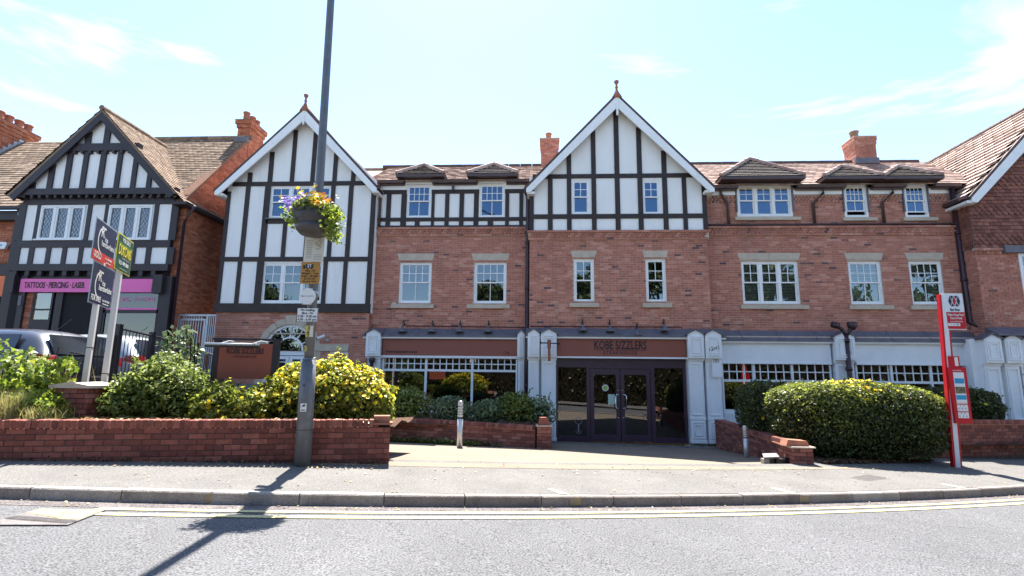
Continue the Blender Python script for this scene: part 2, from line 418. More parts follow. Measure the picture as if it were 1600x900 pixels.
def link(name, data, parent=None, kind=None, label=None):
    o = bpy.data.objects.new(name, data); C.objects.link(o)
    if parent is not None: adopt(o, parent)
    if kind: o["kind"] = kind
    if label: o["label"] = label
    return o

def adopt(o, parent):
    o.parent = parent
    root = parent
    while root.parent is not None: root = root.parent
    if parent.parent is None:
        o.matrix_parent_inverse = Matrix.Translation(-Vector(parent.location))

def thing(name, label, cat, loc=(0, 0, 0), group=None, kind=None):
    o = bpy.data.objects.new(name, None); C.objects.link(o)
    o.empty_display_size = 0.2; o.location = loc
    o["label"] = label; o["category"] = cat
    if group: o["group"] = group
    if kind: o["kind"] = kind
    return o

def tag(o, label, cat, group=None, kind=None):
    o["label"] = label; o["category"] = cat
    if group: o["group"] = group
    if kind: o["kind"] = kind
    return o

def dup(root, loc, label):
    """copies a thing with its parts and sub-parts"""
    def rec(o, par):
        c = o.copy(); C.objects.link(c)
        if par is not None: c.parent = par
        for ch in list(o.children): rec(ch, c)
        return c
    r = rec(root, None); r.location = loc; r["label"] = label
    return r

def text(name, body, size, loc, rot, m, parent=None, align='CENTER', sx=1.0, depth=0.002, bold=0.0, space=1.0, shear=0.0, width=None):
    cu = bpy.data.curves.new(name, 'FONT'); cu.body = body; cu.size = size; cu.align_x = align; cu.align_y = 'CENTER'
    cu.extrude = depth; cu.offset = bold * size; cu.space_character = space; cu.shear = shear; cu.resolution_u = 3
    cu.materials.append(m)
    tmp = bpy.data.objects.new("tmp", cu)
    me = bpy.data.meshes.new_from_object(tmp); me.name = name
    bpy.data.objects.remove(tmp); bpy.data.curves.remove(cu)
    if not me.materials: me.materials.append(m)
    if width:
        xs__ = [v.co.x for v in me.vertices]; sx = width / max(1e-4, max(xs__) - min(xs__))
    o = bpy.data.objects.new(name, me); C.objects.link(o)
    o.location = loc; o.rotation_euler = rot; o.scale = (sx, 1, 1)
    if parent is not None: adopt(o, parent)
    return o
FACE_STREET = (R(90), 0, 0)

# ------------------------------------------------------------------ brickwork
def brickwork(mb, o, u, nrm, L, z0, z1, holes=(), clip=None, proud=0.007, m=0, course=0.075, bl=0.225, jt=0.010, soldier=False):
    """bricks on a wall: o start corner (x,y), u direction, nrm outward; holes = (u0,u1,z0,z1)"""
    ux, uy = u; nx, ny = nrm; ox, oy = o
    k = 0; z = z0; count = 0
    bl_eff = bl
    while z < z1 - 0.02:
        top = min(z + course, z1)
        start = -(bl / 2 if k % 2 else 0)
        cuts = [(a, b) for a, b, c, d in holes if min(d, top) - max(c, z) > course * 0.45]
        x = start
        while x < L:
            segs = [(max(x + jt / 2, 0), min(x + bl - jt / 2, L))]
            for a, b in cuts:
                ns = []
                for p, q in segs:
                    if q <= a or p >= b: ns.append((p, q))
                    else:
                        if p < a: ns.append((p, a))
                        if q > b: ns.append((b, q))
                segs = ns
            for p, q in segs:
                if q - p < 0.03: continue
                if clip:
                    r_ = clip(p, q, z, top)
                    if r_ is None: continue
                    p, q = r_
                    if q - p < 0.03: continue
                t = random.random(); pr = proud + random.uniform(-0.002, 0.002)
                P0 = Vector((ox + ux * p + nx * pr, oy + uy * p + ny * pr, z + jt / 2))
                mb.frame(P0, (ux * (q - p), uy * (q - p), 0), (-nx * (pr + 0.004), -ny * (pr + 0.004), 0), (0, 0, top - z - jt), m, t, skip=('k',))
                count += 1
            x += bl
        z += course; k += 1
    return count

def sheet_with_holes(mb, X0, X1, Z0, Z1, Y, holes, m=0, rev=0.12, mr=0):
    """upright sheet facing the street with real openings and reveals"""
    xs = sorted({X0, X1, *[h[0] for h in holes], *[h[1] for h in holes]}); zs = sorted({Z0, Z1, *[h[2] for h in holes], *[h[3] for h in holes]})
    xs = [x for x in xs if X0 <= x <= X1]; zs = [z for z in zs if Z0 <= z <= Z1]
    for i in range(len(xs) - 1):
        for j in range(len(zs) - 1):
            cx, cz = (xs[i] + xs[i + 1]) / 2, (zs[j] + zs[j + 1]) / 2
            if any(h[0] < cx < h[1] and h[2] < cz < h[3] for h in holes): continue
            mb.face([(xs[i], Y, zs[j]), (xs[i + 1], Y, zs[j]), (xs[i + 1], Y, zs[j + 1]), (xs[i], Y, zs[j + 1])], m)
    for a, b, c, d in holes:
        mb.face([(a, Y, c), (a, Y + rev, c), (a, Y + rev, d), (a, Y, d)], mr)
        mb.face([(b, Y, d), (b, Y + rev, d), (b, Y + rev, c), (b, Y, c)], mr)
        mb.face([(a, Y, d), (a, Y + rev, d), (b, Y + rev, d), (b, Y, d)], mr)
        mb.face([(a, Y, c), (b, Y, c), (b, Y + rev, c), (a, Y + rev, c)], mr)

def window(parent, x0, x1, z0, z1, Y, lights=1, up=(4, 2), low=(2, 1), gap=0.0, glass=None, blind=False, split=0.5, frame_m=None, fr=0.055, sash=0.045, room=True):
    """sash window: outer frame, sashes, glazing bars, panes; Y = plane of the outer frame's face"""
    frame_m = frame_m or M_white; glass = glass or M_glass
    f = MB(); D = 0.09
    f.box(x0, x1, Y, Y + D, z1 - fr, z1); f.box(x0, x1, Y, Y + D, z0, z0 + fr)
    f.box(x0, x0 + fr, Y + .001, Y + D, z0 + fr, z1 - fr); f.box(x1 - fr, x1, Y + .001, Y + D, z0 + fr, z1 - fr)
    w = (x1 - x0 - 2 * fr - (lights - 1) * 0.07) / lights
    fw = f.build("window", frame_m, parent)
    bars = MB(); sashes = MB()
    zm = z0 + fr + (z1 - z0 - 2 * fr) * split
    for i in range(lights):
        a = x0 + fr + i * (w + 0.07); b = a + w
        if i: sashes.box(a - 0.07, a, Y - 0.004, Y + D, z0 + fr, z1 - fr)
        for (c, d, grid, yo) in ((zm - 0.015, z1 - fr, up, 0.012), (z0 + fr + gap, zm + 0.02 + gap, low, 0.045)):
            ys = Y + yo
            sashes.box(a, a + sash, ys, ys + 0.03, c, d); sashes.box(b - sash, b, ys, ys + 0.03, c, d)
            sashes.box(a + sash, b - sash, ys + .001, ys + 0.03, d - sash * .8, d); sashes.box(a + sash, b - sash, ys + .001, ys + 0.03, c, c + sash * .9)
            ia, ib, ic, id_ = a + sash, b - sash, c + sash * .9, d - sash * .8
            for q in range(1, grid[0]):
                xx = ia + (ib - ia) * q / grid[0]; bars.box(xx - .011, xx + .011, ys + .006, ys + .024, ic, id_)
            for q in range(1, grid[1]):
                zz = ic + (id_ - ic) * q / grid[1]; bars.box(ia, ib, ys + .008, ys + .022, zz - .011, zz + .011)
            p = MB(); p.face([(ia, ys + .015, ic), (ib, ys + .015, ic), (ib, ys + .015, id_), (ia, ys + .015, id_)]); p.build("pane", glass, fw)
    sashes.build("sash", frame_m, fw); bars.build("glazing_bar", frame_m, fw)
    if blind:
        bl = MB(); z = z0 + fr
        while z < z1 - fr:
            bl.face([(x0 + fr, Y + .13, z), (x1 - fr, Y + .13, z), (x1 - fr, Y + .15, z + .04), (x0 + fr, Y + .15, z + .04)]); z += .05
        bl.build("blind", M_blind, fw)
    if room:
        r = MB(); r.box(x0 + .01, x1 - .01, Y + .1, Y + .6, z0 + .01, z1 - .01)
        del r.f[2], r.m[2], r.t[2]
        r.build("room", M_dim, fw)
    return fw

def lintel(parent, x0, x1, z0, z1, Y, flare=0.05, two=False):
    b = MB(); segs = [(x0, x1)] if not two else [(x0, (x0 + x1) / 2 - .004), ((x0 + x1) / 2 + .004, x1)]
    for a, c in segs:
        fa = flare if a == x0 else 0; fc = flare if c == x1 else 0
        b.prism([(a, Y - .02, z0), (c, Y - .02, z0), (c + fc, Y - .02, z1), (a - fa, Y - .02, z1)], (0, .1, 0))
    return b.build("lintel", M_stone, parent)

def sill(parent, x0, x1, z0, z1, Y, m=None):
    b = MB(); b.prism([(x0, Y - .09, z0), (x0, Y - .09, z1 - .02), (x0, Y + .08, z1), (x0, Y + .08, z0)], (x1 - x0, 0, 0)); return b.build("sill", m or M_stone, parent)

def timber(parent, x0, x1, z0, z1, Y, proud=0.03, m=None):
    return MB().box(x0, x1, Y - proud, Y + .005, z0, z1).build("timber", m or M_timber, parent)

def slope_tiles(parent, name, A, B, Cc, Dd, m, rows, cols, lift=0.018, under=True, wave=0.0, back=M_under, mask=None):
    """roof slope quad A,B (eave, left to right) and Dd,Cc (ridge, left to right): overlapping tiles as one part"""
    A, B, Cc, Dd = map(Vector, (A, B, Cc, Dd)); n = (B - A).cross(Dd - A).normalized()
    if n.z < 0: n = -n
    mb = MB()
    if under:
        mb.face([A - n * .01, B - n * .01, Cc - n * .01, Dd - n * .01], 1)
    for r in range(rows):
        t0, t1 = r / rows, min(1, (r + 1.12) / rows)
        for c in range(cols):
            off = 0.5 * (r % 2)
            s0, s1 = (c - off) / cols, (c + 1 - off) / cols - 0.06 / cols
            s0 = max(0, s0); s1 = min(1, s1)
            if s1 - s0 < .1 / cols: continue
            def P(s, t): return (A + (B - A) * s) * (1 - t) + (Dd + (Cc - Dd) * s) * t
            if mask and not mask((s0 + s1) / 2, (t0 + t1) / 2): continue
            j = random.uniform(0, lift * .35)
            p0, p1, p2, p3 = P(s0, t0) + n * (lift + j), P(s1, t0) + n * (lift + j), P(s1, t1) + n * .004, P(s0, t1) + n * .004
            tt = random.random()
            mb.face([p0, p1, p2, p3], 0, tt)
            mb.face([P(s0, t0), P(s1, t0), p1, p0], 0, tt)
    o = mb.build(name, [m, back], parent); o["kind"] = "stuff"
    return o

def bargeboards(parent, apex, left, right, Y, w=0.28, th=0.05, m=None, edge=None, foot=0.0):
    """apex/left/right = (x,z) of the outer tile line; the board hangs below it"""
    for (ex, ez), sgn in ((left, -1), (right, 1)):
        ax, az = apex; d = Vector((ex - ax, 0, ez - az)).normalized(); nn = Vector((-d.z, 0, d.x))
        if nn.z > 0: nn = -nn
        A = Vector((ax, Y, az)); Bv = Vector((ex, Y, ez))
        e = 0.075
        A1 = Vector((ax, Y, az - w / abs(d.x) - e / abs(d.x)))
        pts = [Vector((ax, Y, az - e / abs(d.x))), Bv + nn * e, Bv + nn * (e + w), A1]
        if foot:                                        # the vertical-cut foot of the board
            pts = [pts[0], Bv + nn * e, Bv + nn * e + Vector((0, 0, -foot)), Bv + nn * (e + w) + Vector((-sgn * 0.0, 0, -.0)), A1]
            pts[3] = Vector((Bv.x - sgn * (w * .72), Y, (Bv + nn * e).z - foot)); 
            q = Vector((ax, 0, A1.z)); slope = d.z / d.x
            zx = A1.z + slope * (pts[3].x - ax); pts.insert(4, Vector((pts[3].x, Y, max(zx, pts[3].z + .01))))
        MB().prism(pts, (0, th, 0)).build("bargeboard", m or M_white, parent)
        MB().prism([A, Bv + d * .03, Bv + nn * e + d * .03, Vector((ax, Y, az - e / abs(d.x)))], (0, th + .03, 0)).build("verge", edge or M_verge, parent)

def gable_polygon(ax, az, lx, lz, rx, rz, zb, Y, inset=0.0):
    return [(lx, Y, zb), (rx, Y, zb), (rx, Y, rz), (ax, Y, az), (lx, Y, lz)]

# ================================================================== the ground
def grid_sheet(name, xs, ys, zf, m, kind="structure"):
    """sheet over a grid; ys may be a function of x giving a list"""
    mb = MB(); cols = []
    for x in xs:
        col = []
        for y in (ys(x) if callable(ys) else ys):
            mb.v.append((x, y, zf(x, y))); col.append(len(mb.v) - 1)
        cols.append(col)
    for i in range(len(cols) - 1):
        for j in range(len(cols[0]) - 1):
            mb.f.append((cols[i][j], cols[i + 1][j], cols[i + 1][j + 1], cols[i][j + 1])); mb.m.append(0); mb.t.append(0.5)
    return mb.build(name, m, None, True, kind)

def fr(a, b, n): return [a + (b - a) * i / n for i in range(n + 1)]
XS = fr(-60, -14, 12) + fr(-13, 14, 54) + fr(15, 60, 12)
grid_sheet("road", XS, lambda x: [kerb_y(x) - 9.5] + [kerb_y(x) - 8 + 8.02 * i / 16 for i in range(17)], road_z, M_asph)
mb = MB(); mb.face([(-600, -600, -1.2), (600, -600, -1.2), (600, 600, -1.2), (-600, 600, -1.2)]); mb.build("ground", M_ground, kind="structure")
def pave_or_drive(x, y):
    p = pave_z(x, y); d = drive_z(x, y); k = y - kerb_y(x) - 1.7
    if k <= 0: return p
    t = min(1, k / 0.7); return p * (1 - t) + d * t
grid_sheet("pavement", XS, lambda x: [kerb_y(x) + .12 + i * .5 for i in range(5)], lambda x, y: pave_z(x, y), M_pave)
grid_sheet("side_pavement", fr(4.9, 26, 40), lambda x: [kerb_y(x) + 2.12 + i * .6 for i in range(4)], lambda x, y: pave_z(x, y) - .003, M_pave)
grid_sheet("forecourt", fr(-4.2, 6.2, 30), lambda x: [kerb_y(x) + 1.62 + (16.35 - kerb_y(x) - 1.62) * i / 26 for i in range(27)], lambda x, y: pave_or_drive(x, y) + .004, M_drive)
grid_sheet("gritty_road_edge", XS, lambda x: [kerb_y(x) - .26 + .135 * i for i in range(3)], lambda x, y: road_z(x, y) + .004, M_gut)
# the strip of grey slabs along the shopfront
st = MB()
for i in range(15):
    for j in range(2):
        x0 = .3 + i * .3; y0 = 15.55 + j * .36
        st.frame((x0 + .005, y0 + .005, drive_z(x0, y0) - .02), (.29, 0, 0), (0, .35, -.022), (0, 0, .032 + random.uniform(0, .003)), 0, random.random())
st.build("slab_strip", M_slab, kind="structure")
# planting beds and the raised car park
grid_sheet("planting_bed", fr(-16, -2.4, 30), lambda x: [6.7 + .268 * x + .013 * x * x + 1.75 + .15 + (10.2 - (8.45 + .268 * x + .15)) * i / 10 for i in range(11)],
           lambda x, y: 1.36 + .03 * math.sin(3 * x + 5 * y) + .02 * math.sin(11 * x - 7 * y) + .02 * (y - 8) - .03 * max(0, x + 6), M_soil)
def park_z(x, y):
    z = 1.43 + .05 * max(0, y - 9); t = max(0, min(1, (x + 5.6) / 1.8)); return z * (1 - t) + .9 * t
grid_sheet("car_park", fr(-45, -6, 20) + fr(-5.6, -3.8, 4), lambda x: [10.0 + i * 1.95 for i in range(9)] if x < -6.5 else [10.0 + i * .83 for i in range(9)], park_z, M_carpark)
grid_sheet("planter_soil", fr(-4, .2, 12), lambda x: [13.0 + i * .74 for i in range(6)], lambda x, y: 1.0 - .03 * (x + 4) + .015 * math.sin(6 * x + 4 * y), M_soil)
grid_sheet("corner_bed", fr(5.2, 12.5, 20), lambda x: [10.9 + (x - 5.2) * .33 + .35 + i * (16.8 - 11.25 - (x - 5.2) * .33) / 6 for i in range(7)], lambda x, y: .72 + .02 * math.sin(5 * x + 3 * y), M_soil)

# kerb of separate stones
kerb = MB().box(0, .01, 0, .01, -.9, -.89).build("kerb", M_kerb, kind="structure")
x = -20.0; n_k = 0
while x < 24:
    y = kerb_y(x); slope = (kerb_y(x + .1) - y) / .1; L = .915 / math.sqrt(1 + slope * slope); x2 = x + L; y2 = kerb_y(x2)
    z, z2 = kerb_z(x), kerb_z(x2)
    u = Vector((x2 - x, y2 - y, z2 - z)); uh = Vector((u.x, u.y, 0)).normalized(); nn = Vector((-uh.y, uh.x, 0))
    g = .006; j = random.uniform(-.004, .004)
    a = Vector((x, y, z + .004 + j)) + uh * g + nn * random.uniform(-.004, .004); b_ = a + u - uh * 2 * g
    k = MB(); c = .012
    prof = [Vector((0, 0, -.2)), Vector((0, 0, -c * 1.2)), nn * c, nn * .125 + Vector((0, 0, 0)), nn * .125 + Vector((0, 0, -.2))]
    k.prism([a + q for q in prof], b_ - a, 0, random.random())
    k.build("kerb_stone", M_kerb, kerb)
    x = x2
# painted lines
def line_strip(name, n0, n1, x0, x1, m, lift=.008):
    return grid_sheet(name, fr(x0, x1, max(2, int((x1 - x0) * 2))), lambda x: [kerb_y(x) - n1, kerb_y(x) - n0], lambda x, y: road_z(x, y) + lift, m)
for k_, (n0, n1) in enumerate(((.28, .375), (.50, .60))):
    line_strip("yellow_line", n0, n1, -4.45 if k_ == 0 else -4.6, 30, M_yel)
    line_strip("yellow_line", n0, n1, -30, -5.6 if k_ == 0 else -5.85, M_yel)
for px in (.21, 3.35, 6.52):                                     # short cream dashes across the kerb edge of the footway
    m_ = MB(); y = kerb_y(px)
    q = [(px - .12, y + .33), (px - .02, y + .33), (px + .14, y + .127), (px + .02, y + .127)]
    m_.face([(a, b, pave_z(a, b) + .006) for a, b in q]); m_.build("footway_mark", M_cream, kind="structure")
for px, cc in ((-3.62, M_ochre), (-1.02, M_cream), (.36, M_ochre), (3.5, M_ochre)):       # paint dabs on kerb faces
    m_ = MB(); y = kerb_y(px) - .008; z = kerb_z(px)
    m_.face([(px, y, z - .1), (px + .13, y + .035, z - .1), (px + .13, y + .035, z - .015), (px, y, z - .015)])
    if cc is not M_cream: m_.build("kerb_paint_dab", cc, kind="structure")

# gully cover in the gutter, far left
def gully():
    g = thing("gully_cover", "skewed iron gully cover painted over with yellow lines at the kerb", "drain cover", (-5.0, 5.0, road_z(-5, 5)))
    pts = [atd(0, 812, 1), atd(62, 795, 1), atd(165, 797, 1), atd(106, 820, 1), atd(0, 820, 1)]
    P = []
    for p in pts:
        d = p - CAM; t = 1.0
        for _ in range(20):
            q = CAM + d * t; zz = road_z(q.x, q.y) + .012; t = (zz - CAM.z) / d.z
        P.append(CAM + d * t)
    MB().prism([q - Vector((0, 0, .03)) for q in P], (0, 0, .032)).build("frame", M_iron, g)
    c = sum(P, Vector()) / len(P)
    In = [c + (q - c) * .93 + Vector((0, 0, .004)) for q in P]
    tr = MB(); A, B_, C_, D_, E_ = In
    tr.face([A * .35 + B_ * .65 + Vector((0, 0, 0)), B_, B_ * .55 + C_ * .45, D_ * .62 + A * .38 - Vector((0, -.16, 0))]); 
    tr.build("yellow_paint", M_yel2, g)
    t2 = MB(); t2.face([B_ * .5 + C_ * .5, C_, C_ * .35 + D_ * .65, D_ * .7 + B_ * .3]); t2.build("yellow_paint", M_yel2, g)
    ribs = MB()
    for i in range(26):
        s = i / 26; a = A.lerp(D_, s) ; ribs.frame(a + Vector((0, .01, .003)), (.012, 0, 0), (.02, .1, 0), (0, 0, .004))
    ribs.build("tread_rib", M_iron, g)
gully()
# chamber lid in the footway, right
lid = thing("chamber_lid", "lozenge-set iron chamber lid in the footway before the right hedge", "manhole cover", (5.33, 9.4, pave_z(5.33, 9.4)))
A, B_, C_, D_ = (4.98, 9.31), (5.18, 9.14), (5.73, 9.52), (5.5, 9.72)
def lz(p, h): return Vector((p[0], p[1], pave_z(*p) + h))
MB().prism([lz(q, -.02) for q in (A, B_, C_, D_)], (0, 0, .026)).build("frame", M_kerb, lid)
cx_, cy_ = (A[0] + C_[0]) / 2, (A[1] + C_[1]) / 2
inn = [(cx_ + (q[0] - cx_) * .9, cy_ + (q[1] - cy_) * .9) for q in (A, B_, C_, D_)]
MB().prism([lz(q, .0) for q in inn], (0, 0, .01)).build("plate", M_iron, lid)
st = MB()
for i in range(9):
    for j in range(7):
        s, t = (i + .5) / 9, (j + .5) / 7
        p = Vector(inn[0]).lerp(Vector(inn[3]), s).lerp(Vector(inn[1]).lerp(Vector(inn[2]), s), t)
        st.frame(lz(p, .009) - Vector((.012, .008, 0)), (.026, .006, 0), (.008, .014, 0), (0, 0, .006), 0, 0)
st.build("tread_stud", M_pave, lid, kind="stuff")

# ================================================================== the restaurant building
YC, YB, YG = 16.5, 16.9, 16.6
B = thing("shop_building", "long red brick building with two black-and-white timbered gables and a restaurant below", "building", (2, 16.5, 0))

def rect(p1, p2, Y):
    (x0, z1), (x1, z0) = at(*p1, Y), at(*p2, Y)
    return x0, x1, z0, z1

# --- central bay -------------------------------------------------
xL, xR = -0.36, 5.19
zb = 3.45
w1 = (1.02, 1.66, 4.43, 5.80); w2 = (3.25, 3.88, 4.43, 5.80)
m_ = MB(); sheet_with_holes(m_, xL, xR, zb, 6.72, YC, [w1, w2], 0, .1)
m_.face([(xL, YC, zb), (xL, YB + .02, zb), (xL, YB + .02, 6.72), (xL, YC, 6.72)][::-1])
m_.face([(xR, YC, zb), (xR, YB + .02, zb), (xR, YB + .02, 6.72), (xR, YC, 6.72)])
m_.build("wall", M_mort, B)
bk = MB()
def hole_of(w, dx=0.0): return (w[0] - dx, w[1] - dx, w[2], w[3])
ho = [hole_of(w, xL) for w in (w1, w2)]
brickwork(bk, (xL, YC), (1, 0), (0, -1), xR - xL, zb, 4.38, ho)
brickwork(bk, (xL, YC), (1, 0), (0, -1), xR - xL, 5.88, 6.40, ho)
brickwork(bk, (xR, YC), (0, 1), (1, 0), YB - YC, zb, 6.4)
bk.build("brickwork", M_brick, B, kind="stuff")
# the bricks between and beside the two windows are separate parts
unit = {}
def loose_bricks(parent, o, u, nrm, L, z0, z1, holes, m=M_brick, limit=300, course=.075, bl=.225, proud=.007, depth=.03, jt=.01, jitter=.0015, zoff=None, name="brick"):
    """separate brick objects sharing a few meshes"""
    ux, uy = u; nx, ny = nrm; z = z0; k = 0; cnt = 0
    while z < z1 - .02:
        x = -(bl / 2 if k % 2 else 0)
        cuts = [(a, b) for a, b, c, d in holes if min(d, z + course) - max(c, z) > course * .45]
        while x < L:
            segs = [(max(x + jt / 2, 0), min(x + bl - jt / 2, L))]
            for a, b in cuts:
                ns = []
                for p, q in segs:
                    if q <= a or p >= b: ns.append((p, q))
                    else:
                        if p < a: ns.append((p, a))
                        if q > b: ns.append((b, q))
                segs = ns
            for p, q in segs:
                w = round(q - p, 3)
                if w < .03: continue
                key = (w, depth, course, m.name)
                if key not in unit:
                    c = .004; h = course - jt
                    um = MB(); F0 = [(0, -depth, 0), (w, -depth, 0), (w, -depth, h), (0, -depth, h)]
                    F1 = [(c, -depth - c, c), (w - c, -depth - c, c), (w - c, -depth - c, h - c), (c, -depth - c, h - c)]
                    um.face(F1, 0, -1)
                    for i in range(4): um.face([F0[i], F0[(i + 1) % 4], F1[(i + 1) % 4], F1[i]], 0, -1)
                    Bk = [(a_, 0, c_) for a_, _, c_ in F0]
                    for i in range(4): um.face([Bk[i], Bk[(i + 1) % 4], F0[(i + 1) % 4], F0[i]], 0, -1)
                    unit[key] = um.mesh("brick", m)
                o_ = bpy.data.objects.new(name, unit[key]); C.objects.link(o_)
                pr = proud - .004 - depth + random.uniform(-jitter, jitter)
                zz = (zoff(p) if zoff else 0)
                o_.location = (o[0] + ux * p + nx * (pr), o[1] + uy * p + ny * (pr), z + jt / 2 + zz)
                o_.rotation_euler = (0, random.uniform(-.004, .004) if jitter > .002 else 0, math.atan2(uy, ux))
                adopt(o_, parent); cnt += 1
            x += bl
        z += course; k += 1
    return cnt
loose_bricks(B, (xL + 1.55, YC), (1, 0), (0, -1), 2.0, 4.38, 5.88, [(w[0] - xL - 1.55, w[1] - xL - 1.55, w[2], w[3]) for w in (w1, w2)], depth=.01)
bk = MB()
brickwork(bk, (xL, YC), (1, 0), (0, -1), 1.55, 4.38, 5.88, ho)
brickwork(bk, (xL + 3.55, YC), (1, 0), (0, -1), xR - xL - 3.55, 4.38, 5.88, [(a - 3.55, b - 3.55, c, d) for a, b, c, d in ho])
bk.build("brickwork", M_brick, B, kind="stuff")

def corbel(x0, x1, Y, ztop, sides=True):
    """projecting top courses with a dogtooth row"""
    c = MB()
    brickwork(c, (x0 - .05, Y - .045), (1, 0), (0, -1), x1 - x0 + .10, ztop - .30, ztop - .225)
    c.box(x0 - .04, x1 + .04, Y - .04, Y + .02, ztop - .30, ztop - .225, 1)
    n = int((x1 - x0 + .08) / .115)
    c.box(x0 - .045, x1 + .045, Y - .045, Y + .02, ztop - .225, ztop - .075, 1)
    for i in range(n):
        xx = x0 - .04 + i * .115; t = random.random()
        for zz in (ztop - .22, ztop - .145):
            o_ = .0 if zz < ztop - .2 else .055
            c.prism([(xx + o_, Y - .045, zz), (xx + .057 + o_, Y - .095, zz), (xx + .105 + o_, Y - .045, zz)], (0, 0, .062), 0, t)
    brickwork(c, (x0 - .08, Y - .10), (1, 0), (0, -1), x1 - x0 + .16, ztop - .075, ztop)
    c.box(x0 - .075, x1 + .075, Y - .098, Y + .02, ztop - .073, ztop - .002, 1)
    c.build("corbel_course", [M_brick, M_mort], B, kind="stuff")
corbel(xL, xR, YC, 6.71)

for w in (w1, w2):
    window(B, *w[:4], YC + .045, 1, (2, 2), (1, 1), blind=False)
    lintel(B, w[0] - .03, w[1] + .03, 5.84, 6.06, YC, .06)
    sill(B, w[0] - .13, w[1] + .13, 4.26, 4.41, YC)

# timbered upper part of the central gable
AX, AZ = 2.45, 11.25                                             # outer apex at the verge
u1 = rect((893, 281), (922, 334), YC); u2 = rect((1003, 281), (1033, 334), YC)
Zb0 = 6.72
Yt = YC + .01
lx, rx = at(827, 351, YC)[0], at(1106, 351, YC)[0]
zr = at(965, 275, YC)[1]; zr1 = at(965, 338, YC)[1]
m_ = MB(); sheet_with_holes(m_, lx, rx, Zb0, zr, Yt, [u1, u2], 0, .08)
zl = AZ - (AX - lx) * 1.06
hx = (AZ - .1 - zr) / 1.06
m_.face([(AX - hx, Yt, zr), (AX + hx, Yt, zr), (AX, Yt, AZ - .1)])
m_.face([(lx, Yt, Zb0), (lx, Yt + .5, Zb0), (lx, Yt + .5, 8.2), (lx, Yt, 8.2)])
m_.build("render_panel", M_render, B)
for a, b in ((827, 834), (856, 863.6), (886, 893.2), (925, 932.3), (962, 969.8), (998, 1005.8), (1037, 1044.8), (1068, 1075), (1099, 1106)):
    x0, x1 = at(a, 351, YC)[0], at(b, 351, YC)[0]
    ztop = AZ - .42 - abs((x0 + x1) / 2 - AX) * 1.06
    # posts stop at the windows and carry on above the rail
    if (a, b) == (827, 834) or (a, b) == (1099, 1106): timber(B, x0, x1, Zb0, 8.2, Yt)
    else:
        timber(B, x0, x1, Zb0, zr1 - .075, Yt); timber(B, x0, x1, zr1 + .075, zr - .072, Yt); 
        if ztop > zr + .1: timber(B, x0, x1, zr + .072, ztop + .12, Yt)
timber(B, lx + .1, rx - .1, zr - .07, zr + .07, Yt, .034)
timber(B, lx, rx, zr1 - .074, zr1 + .074, Yt, .034)
for w in (u1, u2): window(B, *w, Yt + .02, 1, (2, 2), (1, 1), glass=M_skygl, fr=.05)
bargeboards(B, (AX, AZ), (-.53, 8.07), (5.45, 8.03), 16.18, .27, .05, foot=.12)
MB().tube([(AX, 16.17, AZ - .32), (AX, 16.17, AZ - .72)], .035, 8).lathe((AX, 16.17, AZ - .80), [(.0, 0), (.045, .04), (.03, .09), (.05, .14)], 8).build("pendant", M_white, B)

def finial(x, y, z):
    f = MB(); f.prism([(x - .16, y - .06, z - .16), (x + .16, y - .06, z - .16), (x, y - .06, z + .10)], (0, .2, 0))
    f.lathe((x, y + .02, z + .02), [(.075, 0), (.05, .08), (.03, .14), (.055, .19), (.03, .24), (.035, .30), (.075, .36), (.08, .41), (.045, .45), (.0, .455)], 10)
    f.build("finial", M_terra, B, True)
finial(AX, 16.2, AZ + .0)

# --- left gable ---------------------------------------------------
GL, GR = -10.52, -5.44
GX, GZ = -7.95, 11.02
lo_b, lo_t = at(450, 488, YG)[1], at(450, 474.5, YG)[1]             # bottom beam
win_lo = rect((411, 411), (503, 473), YG); win_lo = (win_lo[0], win_lo[1] - .03, lo_t + .03, win_lo[3])
win_up = rect((423, 291), (515, 340), YG)
z_r2b, z_r2t = at(450, 408.5, YG)[1], at(450, 401.5, YG)[1]
z_r1b, z_r1t = at(450, 290.5, YG)[1], at(450, 284, YG)[1]
sl = (GZ - 8.2) / 2.72
m_ = MB(); sheet_with_holes(m_, GL, GR, lo_b, z_r1t, YG + .01, [win_lo, win_up], 0, .1)
m_.face([(GL, YG + .01, z_r1t), (GR, YG + .01, z_r1t), (GX, YG + .01, GZ - .1)])
m_.face([(GR, YG + .01, lo_b), (GR, YB + .4, lo_b), (GR, YB + .4, 8.3), (GR, YG + .01, 8.3)])
m_.build("render_panel", M_render, B)
T = lambda x0, x1, z0, z1, pr=.03: timber(B, x0, x1, z0, z1, YG + .01, pr)
T(GL - .02, GR + .02, lo_b, lo_t, .07)
X = lambda px, py: at(px, py, YG)[0]
T(GL, GL + .13, lo_t, 8.15); T(GR - .16, GR, lo_t, 8.2)
T(GL + .13, GR - .16, z_r2b, z_r2t, .034)
T(X(364, 287), X(575, 287), z_r1b, z_r1t, .034)
for (a, b) in ((368, 374.5), (398.5, 409)):                         # lower tier left of the window
    T(X(a, 450), X(b, 450), lo_t, z_r2b)
for (a, b) in ((503, 509.5), (534.5, 541)): T(X(a, 450), X(b, 450), lo_t, z_r2b)
for (a, b) in ((382, 389), (412, 421)): T(X(a, 320), X(b, 320), z_r2t, z_r1b)
for (a, b) in ((516, 522.5), (544, 551)): T(X(a, 320), X(b, 320), z_r2t, z_r1b)
zu = win_up[2]
T(X(416, 344), X(520, 344), zu - .2, zu - .05)
for (a, b) in ((441, 447.5), (476, 482)): T(X(a, 370), X(b, 370), z_r2t, zu - .2)
